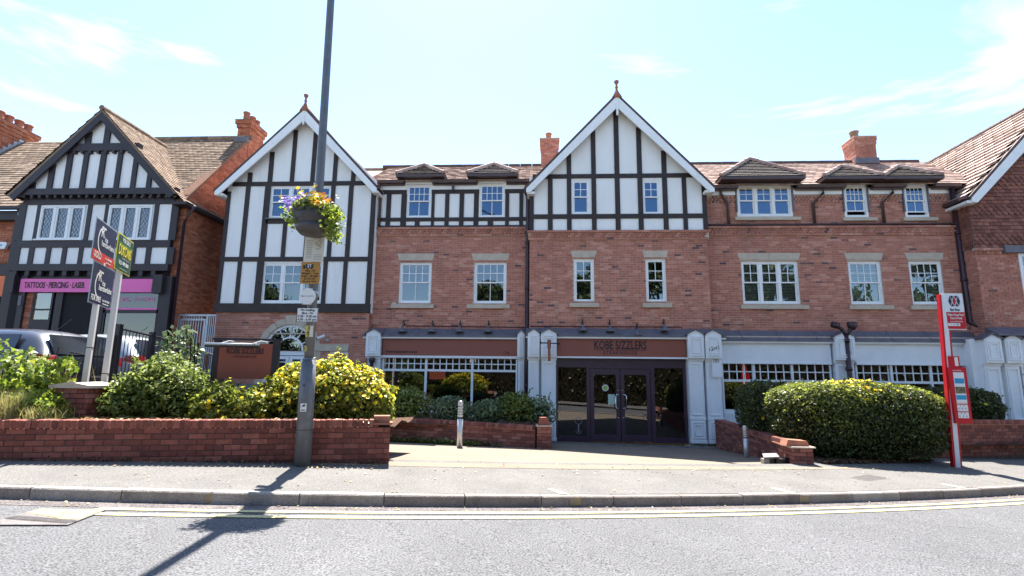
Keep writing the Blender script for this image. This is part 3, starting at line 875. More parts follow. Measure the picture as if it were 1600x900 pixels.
for (a, b) in ((387, 394), (418.5, 425.5), (453, 459.5), (485, 491.5), (519.5, 526), (548.5, 555)):
    x0, x1 = X(a, 280), X(b, 280); zt = GZ - .30 - abs((x0 + x1) / 2 - GX) * sl
    if zt > z_r1t + .05: T(x0, x1, z_r1t, zt)
window(B, *win_lo, YG + .03, 3, (2, 2), (1, 1), fr=.05)
window(B, *win_up, YG + .03, 3, (2, 2), (1, 1), glass=M_skygl, fr=.05)
sill(B, win_up[0] - .05, win_up[1] + .05, zu - .06, zu, YG, M_lead)
bargeboards(B, (GX, GZ), (-10.82, 8.1), (-5.28, 8.16), 16.28, .27, .05, foot=.12)
MB().tube([(GX, 16.27, GZ - .32), (GX, 16.27, GZ - .66)], .035, 8).build("pendant", M_white, B)
finial(GX, 16.3, GZ)
# ground floor brick below the left gable, with the arched doorway
acx = at(450.5, 548, YG)[0]; az0 = at(450, 548, YG)[1]
door_h = (acx - .84, acx + .84, 1.2, az0)
sw = rect((514, 549), (542, 585), YG)
m_ = MB(); zt_ = lo_b
sheet_with_holes(m_, GL + .02, GR - .02, 1.0, az0, YG + .03, [door_h, (sw[0], sw[1], sw[2], az0 - .001)], 0, .1)
# spandrel above the arch
N = 20; ro = 1.0
arc = [(acx + .84 * math.cos(math.pi * i / N), az0 + .84 * math.sin(math.pi * i / N)) for i in range(N + 1)]
for i in range(N):
    (x0, z0), (x1, z1) = arc[i], arc[i + 1]
    m_.face([(x0, YG + .03, z0), (x1, YG + .03, z1), (x1, YG + .03, zt_), (x0, YG + .03, zt_)])
    m_.face([(x0, YG + .03, z0), (x0, YG + .13, z0), (x1, YG + .13, z1), (x1, YG + .03, z1)])
m_.face([(GL + .02, YG + .03, az0), (acx - .84, YG + .03, az0), (acx - .84, YG + .03, zt_), (GL + .02, YG + .03, zt_)])
m_.face([(acx + .84, YG + .03, az0), (GR - .02, YG + .03, az0), (GR - .02, YG + .03, zt_), (acx + .84, YG + .03, zt_)])
m_.face([(GR - .02, YG + .03, 1.0), (GR - .02, YB + .1, 1.0), (GR - .02, YB + .1, zt_), (GR - .02, YG + .03, zt_)])
m_.build("wall", M_mort, B)
bk = MB(); o0 = GL + .02
def arch_clip(p, q, z, top):
    xa, xb = o0 + p, o0 + q; zc = (z + top) / 2
    if zc < az0: return (p, q)
    h = zc - az0
    if h >= 1.03: return (p, q)
    hw = math.sqrt(1.03 ** 2 - h * h)
    a, b = acx - hw, acx + hw
    if xb <= a or xa >= b: return (p, q)
    if xa < a and xb > b: return (p, a - o0)
    if xa < a: return (p, a - o0)
    if xb > b: return (b - o0, q)
    return None
brickwork(bk, (o0, YG + .03), (1, 0), (0, -1), GR - GL - .04, 1.0, zt_ - .005, [(door_h[0] - o0 - .2, door_h[1] - o0 + .2, 1.0, az0), (sw[0] - o0, sw[1] - o0, sw[2], az0)], arch_clip)
bk.build("brickwork", M_brick, B, kind="stuff")
bk = MB(); brickwork(bk, (GR - .02, YG + .03), (0, 1), (1, 0), .28, 1.0, zt_); bk.build("brickwork", M_brick, B, kind="stuff")
# stone arch voussoirs with keystone
nv = 9
for i in range(nv):
    a0, a1 = math.pi * i / nv + .006, math.pi * (i + 1) / nv - .006
    r0, r1 = .84, 1.03
    if i == nv // 2: r1 = 1.14
    pts = [(acx + r0 * math.cos(a0), YG - .0, az0 + r0 * math.sin(a0)), (acx + r1 * math.cos(a0), YG, az0 + r1 * math.sin(a0)), (acx + r1 * math.cos((a0 + a1) / 2), YG, az0 + r1 * math.sin((a0 + a1) / 2)), (acx + r1 * math.cos(a1), YG, az0 + r1 * math.sin(a1)), (acx + r0 * math.cos(a1), YG, az0 + r0 * math.sin(a1)), (acx + r0 * math.cos((a0 + a1) / 2), YG, az0 + r0 * math.sin((a0 + a1) / 2))]
    MB().prism(pts, (0, .06, 0)).build("voussoir", M_stone, B)
lb = rect((496, 537.5), (545, 548), YG)
MB().prism([(acx + 1.0, YG - .005, az0), (lb[1] - .03, YG - .005, az0), (lb[1], YG - .005, lb[3]), (acx + .98, YG - .005, lb[3])], (0, .06, 0)).build("lintel", M_stone, B)
# door frame with fanlight
dr = MB()
def ring(mb, cx, cz, r0, r1, Y, d, a0=0, a1=math.pi, n=20):
    for i in range(n):
        p, q = a0 + (a1 - a0) * i / n, a0 + (a1 - a0) * (i + 1) / n
        mb.prism([(cx + r0 * math.cos(p), Y, cz + r0 * math.sin(p)), (cx + r1 * math.cos(p), Y, cz + r1 * math.sin(p)), (cx + r1 * math.cos(q), Y, cz + r1 * math.sin(q)), (cx + r0 * math.cos(q), Y, cz + r0 * math.sin(q))], (0, d, 0))
ring(dr, acx, az0, .76, .84, YG + .07, .07)
ring(dr, acx, az0, .40, .45, YG + .07, .05)
for i in range(1, 6):
    a = math.pi * i / 6; ca, sa = math.cos(a), math.sin(a)
    dr.prism([(acx + .45 * ca - .014 * sa, YG + .075, az0 + .45 * sa + .014 * ca), (acx + .45 * ca + .014 * sa, YG + .075, az0 + .45 * sa - .014 * ca), (acx + .78 * ca + .014 * sa, YG + .075, az0 + .78 * sa - .014 * ca), (acx + .78 * ca - .014 * sa, YG + .075, az0 + .78 * sa + .014 * ca)], (0, .04, 0))
dr.box(acx - .84, acx + .84, YG + .065, YG + .14, az0 - .14, az0 - .001)
dr.box(acx - .84, acx - .76, YG + .068, YG + .14, 1.2, az0 - .14).box(acx + .76, acx + .84, YG + .068, YG + .14, 1.2, az0 - .14)
d_o = dr.build("arched_door", M_pilas, B)
le = MB()
for a, b in ((acx - .76, acx - .01), (acx + .01, acx + .76)):
    le.box(a, b, YG + .09, YG + .12, 1.25, 1.75); 
    le.box(a, a + .1, YG + .09, YG + .13, 1.75, az0 - .16).box(b - .1, b, YG + .09, YG + .13, 1.75, az0 - .16).box(a + .1, b - .1, YG + .089, YG + .13, az0 - .26, az0 - .16)
    le.box((a + b) / 2 - .012, (a + b) / 2 + .012, YG + .09, YG + .12, 1.75, az0 - .26)
    for zz in (2.15, 2.5, 2.8): le.box(a + .1, b - .1, YG + .095, YG + .12, zz - .012, zz + .012)
le.build("leaf", M_pilas, d_o)
p = MB(); p.face([(acx - .8, YG + .115, 1.7), (acx + .8, YG + .115, 1.7), (acx + .8, YG + .115, az0)] + [(x_, YG + .115, z_) for x_, z_ in arc] + [(acx - .8, YG + .115, az0)]); p.build("pane", M_glass, d_o)
p = MB(); p.box(acx - .9, acx + .9, YG + .2, YG + .9, 1.0, az0 + .9); p.build("room", M_dark, d_o)
window(B, sw[0], sw[1], sw[2], az0 - .001, YG + .07, 1, (2, 2), (1, 1))

# --- left bay -----------------------------------------------------
bL, bR = GR - .02, -0.36
v1 = (-4.62, -3.56, 4.43, 5.79); v2 = (-2.17, -1.11, 4.43, 5.80)
zc_ = 3.45
m_ = MB(); sheet_with_holes(m_, bL, bR, zc_, 6.96, YB, [v1, v2], 0, .1); m_.build("wall", M_mort, B)
bk = MB(); brickwork(bk, (bL, YB), (1, 0), (0, -1), bR - bL, zc_, 6.64, [hole_of(w, bL) for w in (v1, v2)]); bk.build("brickwork", M_brick, B, kind="stuff")
corbel(bL + .06, bR - .1, YB, 6.95)
for w in (v1, v2):
    window(B, *w, YB + .045, 1, (4, 2), (2, 1))
    lintel(B, w[0] - .03, w[1] + .03, 5.84, 6.07, YB, .06)
    sill(B, w[0] - .2, w[1] + .12, 4.26, 4.41, YB)
# timbered storey under the eaves
zt0, zt1 = at(700, 358.6, YB)[1], at(700, 352.5, YB)[1]
zm0, zm1 = at(700, 345.5, YB)[1], at(700, 339.8, YB)[1]
zh0, zh1 = at(700, 302.5, YB)[1], at(700, 296.5, YB)[1]
d1 = rect((636, 291), (673, 340.5), YB); d2 = rect((749, 288.5), (788.5, 339.5), YB)
ze = at(700, 289.5, YB)[1]
d1 = (d1[0], d1[1], zm1, at(655, 289, YB)[1]); d2 = (d2[0], d2[1], zm1, at(770, 287.5, YB)[1])
Yu = YB + .02
m_ = MB(); sheet_with_holes(m_, bL, bR, zt0, ze + .05, Yu, [(a, b, c, ze + .04) for a, b, c, d in (d1, d2)], 0, .06); m_.build("render_panel", M_render, B)
timber(B, bL, bR, zt0, zt1, Yu, .06); timber(B, bL, bR, zm0, zm1, Yu, .034)
for a, b in ((bL, d1[0]), (d1[1], d2[0]), (d2[1], bR)):
    timber(B, a, b, zh0, zh1, Yu, .034)
    MB().box(a, b, Yu - .05, Yu + .01, zh1 + .002, ze + .04).build("fascia_board", M_white, B)
for a, b in ((604, 611), (627, 635.5), (674.5, 679), (695.5, 702), (718, 725), (740.5, 748), (789.5, 795.5), (811.5, 817.5)):
    x0, x1 = at(a, 317, YB)[0], at(b, 317, YB)[0]
    timber(B, x0, x1, zm1, zh0, Yu); timber(B, x0, x1, zt1, zm0, Yu)
for a, b in ((648, 655.5), (762, 770.5)):
    x0, x1 = at(a, 349, YB)[0], at(b, 349, YB)[0]; timber(B, x0, x1, zt1, zm0, Yu)
for w in (d1, d2): window(B, *w, Yu - .01, 1, (4, 2), (2, 1), glass=M_skygl, fr=.05, split=.5)

# --- right bay ----------------------------------------------------
rL, rR = 5.2, 13.06
r1 = (6.32, 8.08, 4.45, 5.81); r2 = (9.60, 10.60, 4.45, 5.81); r3 = (11.43, 12.42, 4.45, 5.81)
m_ = MB(); sheet_with_holes(m_, rL, rR, zc_, 6.95, YB, [r1, r2, r3], 0, .1); m_.build("wall", M_mort, B)
bk = MB(); brickwork(bk, (rL, YB), (1, 0), (0, -1), rR - rL, zc_, 6.64, [hole_of(w, rL) for w in (r1, r2, r3)]); bk.build("brickwork", M_brick, B, kind="stuff")
corbel(rL, rR - .05, YB, 6.94)
window(B, *r1, YB + .045, 3, (2, 2), (1, 1), blind=True)
window(B, *r2, YB + .045, 1, (4, 2), (2, 1), blind=True); window(B, *r3, YB + .045, 1, (4, 2), (2, 1), blind=True)
for w, tw in ((r1, True), (r2, False), (r3, False)):
    lintel(B, w[0] - .03, w[1] + .03, 5.85, 6.07, YB, .06, tw)
    sill(B, w[0] - .1, w[1] + .2, 4.28, 4.42, YB)
# brick dormer storey, set back a hand
Yd = YB + .10
e1 = rect((1151, 288), (1241, 337), YB); e2 = rect((1318, 287.5), (1360, 338), YB); e3 = rect((1412, 287.5), (1455, 338), YB)
zl0 = 6.97; zl1 = at(1250, 349, YB)[1]; zs = at(1250, 303, YB)[1]; zg = at(1250, 296.5, YB)[1]
MB().prism([(rL, YB - .10, zl0), (rL, Yd + .02, zl0), (rL, Yd + .02, zl1), (rL, YB - .06, zl1 - .02)], (rR - rL - .03, 0, 0)).build("ledge", M_gutter, B)
holes = [(a, b, c, zg + .05) for a, b, c, d in (e1, e2, e3)]
m_ = MB(); sheet_with_holes(m_, rL, rR - .05, zl1, zg + .1, Yd, holes, 0, .06); m_.build("wall", M_mort, B)
bk = MB(); brickwork(bk, (rL, Yd), (1, 0), (0, -1), rR - rL - .05, zl1, zs - .25, [(a - rL, b - rL, c, d) for a, b, c, d in holes]); 
# dogtooth rows
xx = rL + .03
while xx < rR - .2:
    if not any(a - .08 < xx < b for a, b, c, d in holes):
        t = random.random()
        for r_ in range(3): bk.prism([(xx + .05 * (r_ % 2), Yd, zs - .25 + r_ * .075), (xx + .045 + .05 * (r_ % 2), Yd - .045, zs - .25 + r_ * .075), (xx + .09 + .05 * (r_ % 2), Yd, zs - .25 + r_ * .075)], (0, 0, .065), 0, random.random())
    xx += .11
bk.build("brickwork", M_brick, B, kind="stuff")
window(B, *e1, Yd - .02, 3, (2, 2), (1, 1), glass=M_skygl, fr=.07)
window(B, *e2, Yd - .02, 1, (4, 2), (2, 1), glass=M_skygl, fr=.07, gap=.13); window(B, *e3, Yd - .02, 1, (4, 2), (2, 1), glass=M_skygl, fr=.07, gap=.10)
for w in (e1, e2, e3): sill(B, w[0] - .1, w[1] + .22, w[2] - .13, w[2] - .005, Yd)
for a, b in ((rL + .1, e1[0] - .05), (e1[1] + .05, e2[0] - .05), (e2[1] + .05, e3[0] - .05), (e3[1] + .05, rR - .1)):
    MB().box(a, b, Yd - .06, Yd + .01, zs, zg + .02).build("fascia_board", M_white, B)

# --- roofs --------------------------------------------------------
RY, RZ = 19.6, 10.18
def main_roof(x0, x1, ye, ze_, cols, mask=None):
    slope_tiles(B, "roof_tiles", (x0, ye, ze_), (x1, ye, ze_), (x1, RY, RZ), (x0, RY, RZ), M_tile, 15, cols, .03, mask=mask)
main_roof(-5.9, .6, 16.72, ze + .09, 26)
main_roof(4.6, 14.2, 16.78, zg + .12, 38)
m_ = MB()
m_.face([(-11, RY, RZ), (14.5, RY, RZ), (14.5, 22.7, 8.3), (-11, 22.7, 8.3)])
m_.prism([(-10.5, 17.7, 3.4), (-10.5, 22.5, 3.4), (-10.5, 22.5, 8.3), (-10.5, RY, RZ - .1), (-10.5, 17.7, 8.7)], (24.5, 0, 0))
m_.box(-10.5, 14, 21.5, 22.5, -.5, 3.4).box(-10.5, -10.3, 17.7, 21.5, -.5, 3.4).box(-10.3, 14, YC + .15, 21.5, 3.38, 3.42)
m_.build("rear_block", M_mort, B)
rc = MB(); xx = -6.2
while xx < 14:
    if not (.4 < xx < 4.6): rc.tube([(xx, RY, RZ + .02), (xx + .43, RY, RZ + .02)], .085 + .004 * (int(xx / .45) % 2), 8)
    xx += .45
rc.build("ridge_tiles", M_verge, B, kind="stuff")
def gutter(x0, x1, y, z):
    g = MB(); g.prism([(x0, y - .12, z + .11), (x0, y - .10, z + .02), (x0, y - .04, z), (x0, y + .02, z + .02), (x0, y + .02, z + .12), (x0, y + .0, z + .12), (x0, y - .1, z + .10)], (x1 - x0, 0, 0)); return g.build("gutter", M_gutter, B)
gz = ze + .03
for a, b in ((bL - .1, d1[0] - .06), (d1[1] + .05, d2[0] - .06), (d2[1] + .05, bR + .05)): gutter(a, b, YB - .14, gz - .03); MB().box(a, b, YB - .14, YB + .03, gz - .05, gz - .032).build("soffit", M_gutter, B)
for a, b in ((rL + .05, e1[0] - .02), (e1[1] + .1, e2[0] - .02), (e2[1] + .1, e3[0] - .02), (e3[1] + .12, rR + .15)): gutter(a, b, YB - .08, zg + .0); MB().box(a, b, YB - .1, Yd + .01, zg - .02, zg - .001).build("soffit", M_gutter, B)

def dormer(x0, x1, zeave, y0, rise, wx0, wx1, ztopwin, headm):
    """hipped dormer roof: eave board round, tiled front and sides, hip tiles"""
    xc = (x0 + x1) / 2; hw = (x1 - x0) / 2; yr = y0 + hw * .75; zr_ = zeave + .13 + rise
    o = .0
    MB().box(x0, x1, y0 - .02, y0 + .03, zeave + .03, zeave + .12).box(x0, x0 + .05, y0 + .03, 18.6, zeave + .03, zeave + .12).box(x1 - .05, x1, y0 + .03, 18.6, zeave + .03, zeave + .12).build("dormer_gutter", M_gutter, B)
    MB().box(x0 + .04, x1 - .04, y0 + .03, 18.6, zeave + .035, zeave + .06).build("dormer_soffit", M_gutter, B)
    MB().box(wx0 - .04, wx1 + .04, YB - .08, 18.2, ztopwin + .002, zeave + .02).build("dormer_head", headm, B)
    for a in (wx0 - .04, wx1 + .001): MB().box(a, a + .04, YB + .03, 18.4, ztopwin - .9, ztopwin + .001).build("dormer_cheek", M_lead, B)
    A_, B__ = Vector((x0, y0, zeave + .12)), Vector((x1, y0, zeave + .12)); Ap = Vector((xc, yr, zr_)); rear = Vector((xc, yr + 3.2, zr_))
    # front: courses of tiles narrowing to the apex
    f = MB(); n_c = max(4, int(rise / .085)); nrm = Vector((0, -(zr_ - zeave - .12), (yr - y0))).normalized()
    for i in range(n_c):
        t0, t1 = i / n_c, min(1, (i + 1.0) / n_c)
        a0, b0 = A_.lerp(Ap, t0), B__.lerp(Ap, t0); a1, b1 = A_.lerp(Ap, t1), B__.lerp(Ap, t1)
        tt = .5 + .4 * random.random()
        cols = max(1, int((b0 - a0).length / .28))
        for c in range(cols):
            s0, s1 = c / cols, (c + .96) / cols
            f.face([a0.lerp(b0, s0) + nrm * .045, a0.lerp(b0, s1) + nrm * .045, a1.lerp(b1, s1), a1.lerp(b1, s0)], 0, min(1, max(0, tt + random.uniform(-.2, .2))))
        f.face([a0 - nrm * .0, b0 - nrm * .0, b0 + nrm * .044, a0 + nrm * .044], 1)  # dark step paints the shadow line below each tile course
    f.face([A_ - nrm * .03, B__ - nrm * .03, Ap - nrm * .03], 1)
    for (P, sgn) in ((A_, -1), (B__, 1)):
        Q = Vector((P.x, yr + 3.2, P.z)); nn = Vector((sgn * (zr_ - P.z), 0, hw)).normalized()
        for i in range(n_c):
            t0, t1 = i / n_c, (i + 1.0) / n_c
            p0, p1 = P.lerp(Ap, t0), P.lerp(Ap, t1); q0, q1 = Q.lerp(rear, t0), Q.lerp(rear, t1)
            for c in range(9):
                f.face([p0.lerp(q0, c / 9) + nn * .045, p0.lerp(q0, (c + .96) / 9) + nn * .045, p1.lerp(q1, (c + .96) / 9), p1.lerp(q1, c / 9)], 0, random.random())
            f.face([p0, q0, q0 + nn * .044, p0 + nn * .044], 1)  # painted shadow line along the side courses
        f.face([P - nn * .03, Q - nn * .03, rear - nn * .03, Ap - nn * .03], 1)
    f.build("dormer_tiles", [M_dtile, M_under], B, kind="stuff")
    h = MB()
    for P in (A_, B__):
        nseg = max(4, int((Ap - P).length / .3))
        for i in range(nseg):
            a, b = P.lerp(Ap, i / nseg), P.lerp(Ap, (i + 1.08) / nseg); h.tube([a + Vector((0, 0, .05)), b + Vector((0, 0, .03))], .075, 8, 0, random.random())
    for i in range(8): h.tube([Ap.lerp(rear, i / 8) + Vector((0, 0, .05)), Ap.lerp(rear, (i + 1) / 8) + Vector((0, 0, .04))], .075, 8, 0, random.random())
    h.build("hip_tiles", M_tile, B, kind="stuff")
def dpx(a, b, py, yy): return at(a, py, yy)[0], at(b, py, yy)[0], at((a + b) / 2, py, yy)[1]
ye_ = YB - .42
x0, x1, z_ = dpx(618.5, 693.5, 277.5, ye_); dormer(x0, x1, z_, ye_, .52, d1[0], d1[1], d1[3], M_white)
x0, x1, z_ = dpx(729.5, 808.5, 276.5, ye_); dormer(x0, x1, z_, ye_, .54, d2[0], d2[1], d2[3], M_white)
x0, x1, z_ = dpx(1127, 1259, 281, ye_); dormer(x0, x1, z_, ye_, .96, e1[0], e1[1], e1[3], M_white)
x0, x1, z_ = dpx(1289, 1381, 281, ye_); dormer(x0, x1, z_, ye_, .56, e2[0], e2[1], e2[3], M_white)
x0, x1, z_ = dpx(1381, 1476, 281, ye_); dormer(x0, x1, z_, ye_, .56, e3[0], e3[1], e3[3], M_white)

def gable_roof(parent, ax, az, lx_, lz_, rx_, rz_, y0, y1, m, rows=14, cols=24, nm="roof_tiles"):
    slope_tiles(parent, nm, (lx_, y1, lz_), (lx_, y0, lz_), (ax, y0, az), (ax, y1, az), m, rows, cols, .02)
    slope_tiles(parent, nm, (rx_, y0, rz_), (rx_, y1, rz_), (ax, y1, az), (ax, y0, az), m, rows, cols, .02)
    mb_ = MB(); k = .22
    mb_.prism([(lx_ + .25, y0 + .5, lz_ - .0), (rx_ - .25, y0 + .5, rz_ - .0), (ax, y0 + .5, az - .3)], (0, y1 - y0 - .6, 0)); mb_.build("roof_core", M_under, parent)
    r_ = MB()
    n_ = int((y1 - y0) / .45)
    for i in range(n_): r_.tube([(ax, y0 + i * .45, az + .0), (ax, y0 + i * .45 + .43, az + .0)], .08, 8)
    r_.build("ridge_tiles", M_verge if m is not M_otile else m, parent, kind="stuff")
gable_roof(B, AX, AZ - .03, -.53, 8.05, 5.45, 8.0, 16.27, 22.4, M_tile)
gable_roof(B, GX, GZ - .03, -10.82, 8.07, -5.28, 8.13, 16.37, 22.4, M_tile)
MB().box(-10.75, -10.5, 16.33, 22, 7.92, 8.0).box(-5.5, -5.3, 16.33, 17, 7.97, 8.05).box(-.45, -.2, 16.23, 17, 7.86, 7.94).box(5.12, 5.4, 16.23, 17, 7.86, 7.94).build("eave_soffit", M_white, B)

# --- chimneys -----------------------------------------------------
def chimney(parent, x0, x1, y0, y1, z0, z1, m=M_brick, mm=M_mort, pots=((.5, .5),), cap=.05, potm=M_terra, poth=.32, potr=.1, steps=2):
    c = MB(); c.box(x0 + .005, x1 - .005, y0 + .005, y1 - .005, z0, z1, 1)
    brickwork(c, (x0, y0), (1, 0), (0, -1), x1 - x0, z0, z1); brickwork(c, (x0, y1), (0, -1), (-1, 0), y1 - y0, z0, z1); brickwork(c, (x1, y0), (0, 1), (1, 0), y1 - y0, z0, z1)
    for i in range(steps):
        e = cap * (i + 1) / steps; za = z1 - .15 * (steps - i)
        c.box(x0 - e, x1 + e, y0 - e, y1 + e, za, za + .15 - .003, 1)
        brickwork(c, (x0 - e, y0 - e), (1, 0), (0, -1), x1 - x0 + 2 * e, za, za + .15); brickwork(c, (x0 - e, y1 + e), (0, -1), (-1, 0), y1 - y0 + 2 * e, za, za + .15); brickwork(c, (x1 + e, y0 - e), (0, 1), (1, 0), y1 - y0 + 2 * e, za, za + .15)
    c.box(x0 - cap - .01, x1 + cap + .01, y0 - cap - .01, y1 + cap + .01, z1, z1 + .03, 1)
    o = c.build("chimney", [m, mm], parent)
    for u_, v_ in pots:
        px_, py_ = x0 + (x1 - x0) * u_, y0 + (y1 - y0) * v_
        MB().lathe((px_, py_, z1), [(potr * 1.15, 0), (potr * 1.1, .08), (potr, .1), (potr * .9, poth - .06), (potr * 1.12, poth - .05), (potr * 1.12, poth), (potr * .7, poth), (potr * .7, poth - .1)], 12).build("chimney_pot", potm, o, True)
    return o
chimney(B, 0.0, .64, 19.3, 19.95, 9.7, 11.15, pots=((.45, .5),), poth=.38, potr=.11)
chimney(B, 11.62, 12.35, 19.25, 20.0, 9.7, 11.05, pots=((.3, .5),), poth=.38, potr=.15, cap=.04, potm=M_otile)
MB().box(11.56, 12.4, 19.2, 19.3, 10.0, 10.22).build("flashing", M_lead, B)

# --- shopfront ----------------------------------------------------
def panel_mould(mb, x0, x1, z0, z1, Y, w=.032, d=.03):
    mb.box(x0, x1, Y - d, Y, z1 - w, z1); mb.box(x0, x1, Y - d, Y, z0, z0 + w); mb.box(x0, x0 + w, Y - d + .001, Y, z0 + w, z1 - w); mb.box(x1 - w, x1, Y - d + .001, Y, z0 + w, z1 - w)

def pilaster(x0, x1, Y, Yback, z0=.15, ztop=3.42, pediment=True, zcap=2.66, plinth=.98):
    """panelled timber pilaster: plinth panel, long shaft panel, capital band, console panel and a small gabled head"""
    p = MB(); p.box(x0 + .02, x1 - .02, Y, Yback, z0 + .12, ztop)
    p.box(x0, x1, Y - .03, Yback, z0 + .12, z0 + .2).box(x0 + .005, x1 - .005, Y - .025, Yback, plinth - .05, plinth + .02)
    p.box(x0 - .01, x1 + .01, Y - .05, Yback, zcap, zcap + .05).box(x0, x1, Y - .03, Yback, zcap - .04, zcap)
    w = x1 - x0
    if w > .22:
        panel_mould(p, x0 + .07, x1 - .07, plinth + .08, zcap - .1, Y); panel_mould(p, x0 + .06, x1 - .06, z0 + .25, plinth - .1, Y)
        panel_mould(p, x0 + .13, x1 - .13, z0 + .33, plinth - .18, Y, .02); 
        p.box(x0, x1, Y - .14, Y, zcap + .05, ztop)
        panel_mould(p, x0 + .05, x1 - .05, zcap + .12, ztop - .06, Y - .14); panel_mould(p, x0 + .12, x1 - .12, zcap + .19, ztop - .13, Y - .14, .022)
    if pediment: p.prism([(x0 - .005, Y - .145, ztop - .01), (x1 + .005, Y - .145, ztop - .01), ((x0 + x1) / 2, Y - .145, ztop + .12)], (0, .14, 0))
    o = p.build("pilaster", M_pilas, B)
    if pediment:
        h = MB(); xc = (x0 + x1) / 2
        for (a, b) in (((x0 - .05, ztop - .03), (xc, ztop + .13)), ((xc, ztop + .13), (x1 + .05, ztop - .03))):
            h.prism([(a[0], Y - .19, a[1]), (b[0], Y - .19, b[1]), (b[0], Y - .19, b[1] + .04), (a[0], Y - .19, a[1] + .04)], (0, Yback - Y + .19, 0))
        h.build("pediment_cap", M_lead, o)
    return o
def xs_(a, b, Y, py=560): return at(a, py, Y)[0], at(b, py, Y)[0]
YSL, YSC, YSR = 16.72, 16.32, 16.72
x0, x1 = xs_(572.5, 595, YSL - .05); pilaster(x0, x1, YSL - .05, YB)
x0, x1 = xs_(808.5, 820, YSL); pilaster(x0, x1, YSL - .02, YB, pediment=True)
PLc = []
for a, b in ((824.5, 843), (845, 869.5), (1074, 1099), (1101, 1126.5)):
    x0, x1 = xs_(a, b, YSC - .05); PLc.append((x0, x1)); pilaster(x0, x1, YSC - .05, YC + .02)
m_ = MB(); m_.box(PLc[0][0], PLc[1][1], YC, YB + .1, .1, 3.4).box(PLc[2][0], PLc[3][1], YC, YB + .1, .1, 3.4); m_.build("pilaster_core", M_pilas, B)
x0, x1 = xs_(1303, 1334, YSR - .05); pilaster(x0, x1, YSR - .05, YB)
def canopy(x0, x1, Y, Yb, z0=3.32, z1=3.53, th=.14):
    c = MB(); c.prism([(x0, Y - th, z0), (x0, Y - th, z0 + .05), (x0, Yb - .005, z1 + .08), (x0, Yb - .005, z0)], (x1 - x0, 0, 0)); c.box(x0, x1, Y - th + .03, Yb, z0 - .05, z0 - .001, 1)
    k = x0 + .6
    while k < x1: c.frame((k, Y - th - .0, z0 + .052), (.03, 0, 0), (0, Yb - Y + th, z1 + .03 - z0), (0, -.003, .02)); k += 1.1
    return c.build("lead_canopy", [M_lead, M_white], B)
lx0 = xs_(567, 600, YSL)[0]
canopy(lx0, -.42, YSL, YB); canopy(-.46, 5.5, YSC, YC, 3.33, 3.53, th=.14); canopy(5.52, 13.0, YSR, YB, 3.26, 3.53)
# left shopfront: fascia, top-light grid, three big panes
fx0, fx1 = xs_(597, 808.5, YSL); zf0, zf1 = at(700, 556, YSL)[1], at(700, 528, YSL)[1]
MB().box(fx0, fx1, YSL, YB, zf0, zf1).build("fascia", M_fascia, B)
MB().box(fx0 - .02, fx1 + .02, YSL - .03, YB, zf1, zf1 + .05).build("moulding", M_stone, B); MB().box(fx0 - .02, fx1 + .02, YSL - .04, YB, zf0 - .07, zf0 - .002).build("moulding", M_white, B)
text("lettering", "www.kobesizzlers.co.uk", .13, (fx0 + .1, YSL - .004, zf0 + .12), FACE_STREET, M_letter, B, 'LEFT', 1, .002, .012, width=1.02)
text("lettering", "76", .13, (fx1 - .32, YSL - .004, zf0 + .1), FACE_STREET, M_letter, B, 'CENTER', 1, .002, .012)
def shop_grid(x0, x1, z0, z1, zlow, Y, mull, ncols, rows=2, white=M_pilas, behind=True):
    """top-light grid over tall panes"""
    g = MB(); w = .035
    for i in range(1, ncols):
        x = x0 + (x1 - x0) * i / ncols; g.box(x - .016, x + .016, Y + .005, Y + .035, z0, z1)
    for j in range(1, rows): z = z0 + (z1 - z0) * j / rows; g.box(x0, x1, Y + .008, Y + .032, z - .016, z + .016)
    f = MB(); f.box(x0, x1, Y - .02, Y + .06, z0 - .07, z0).box(x0, x1, Y - .02, Y + .06, z1, z1 + .03).box(x0, x1, Y - .02, Y + .06, zlow - .1, zlow)
    for m in mull: f.box(m - .035, m + .035, Y - .025, Y + .061, zlow, z1)
    f.box(x0, x0 + .05, Y - .022, Y + .06, zlow, z1).box(x1 - .05, x1, Y - .022, Y + .06, zlow, z1)
    fo = f.build("shop_window", white, B); g.build("glazing_bar", white, fo)
    ed = [x0] + list(mull) + [x1]
    for a, b in zip(ed[:-1], ed[1:]):
        for c, d in ((zlow, z0 - .07), (z0, z1)):
            MB().box(a + .03, b - .03, Y + .018, Y + .024, c, d).build("pane", M_shopgl, fo)
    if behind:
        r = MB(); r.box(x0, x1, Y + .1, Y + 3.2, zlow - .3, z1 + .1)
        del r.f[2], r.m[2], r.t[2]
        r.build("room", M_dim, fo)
    return fo
zg0, zg1 = at(700, 577, YSL)[1], zf0 - .08
mA, mB = at(664, 600, YSL)[0], at(737, 600, YSL)[0]
shop_grid(fx0, fx1, zg0, zg1, 1.22, YSL + .08, (mA, mB), 21)
MB().box(fx0, fx1, YSL + .02, YB, .3, 1.12).build("stall_riser", M_pilas, B)
MB().box(lx0, fx0, YB - .02, YB + .1, .3, 3.4).build("wall", M_pilas, B)
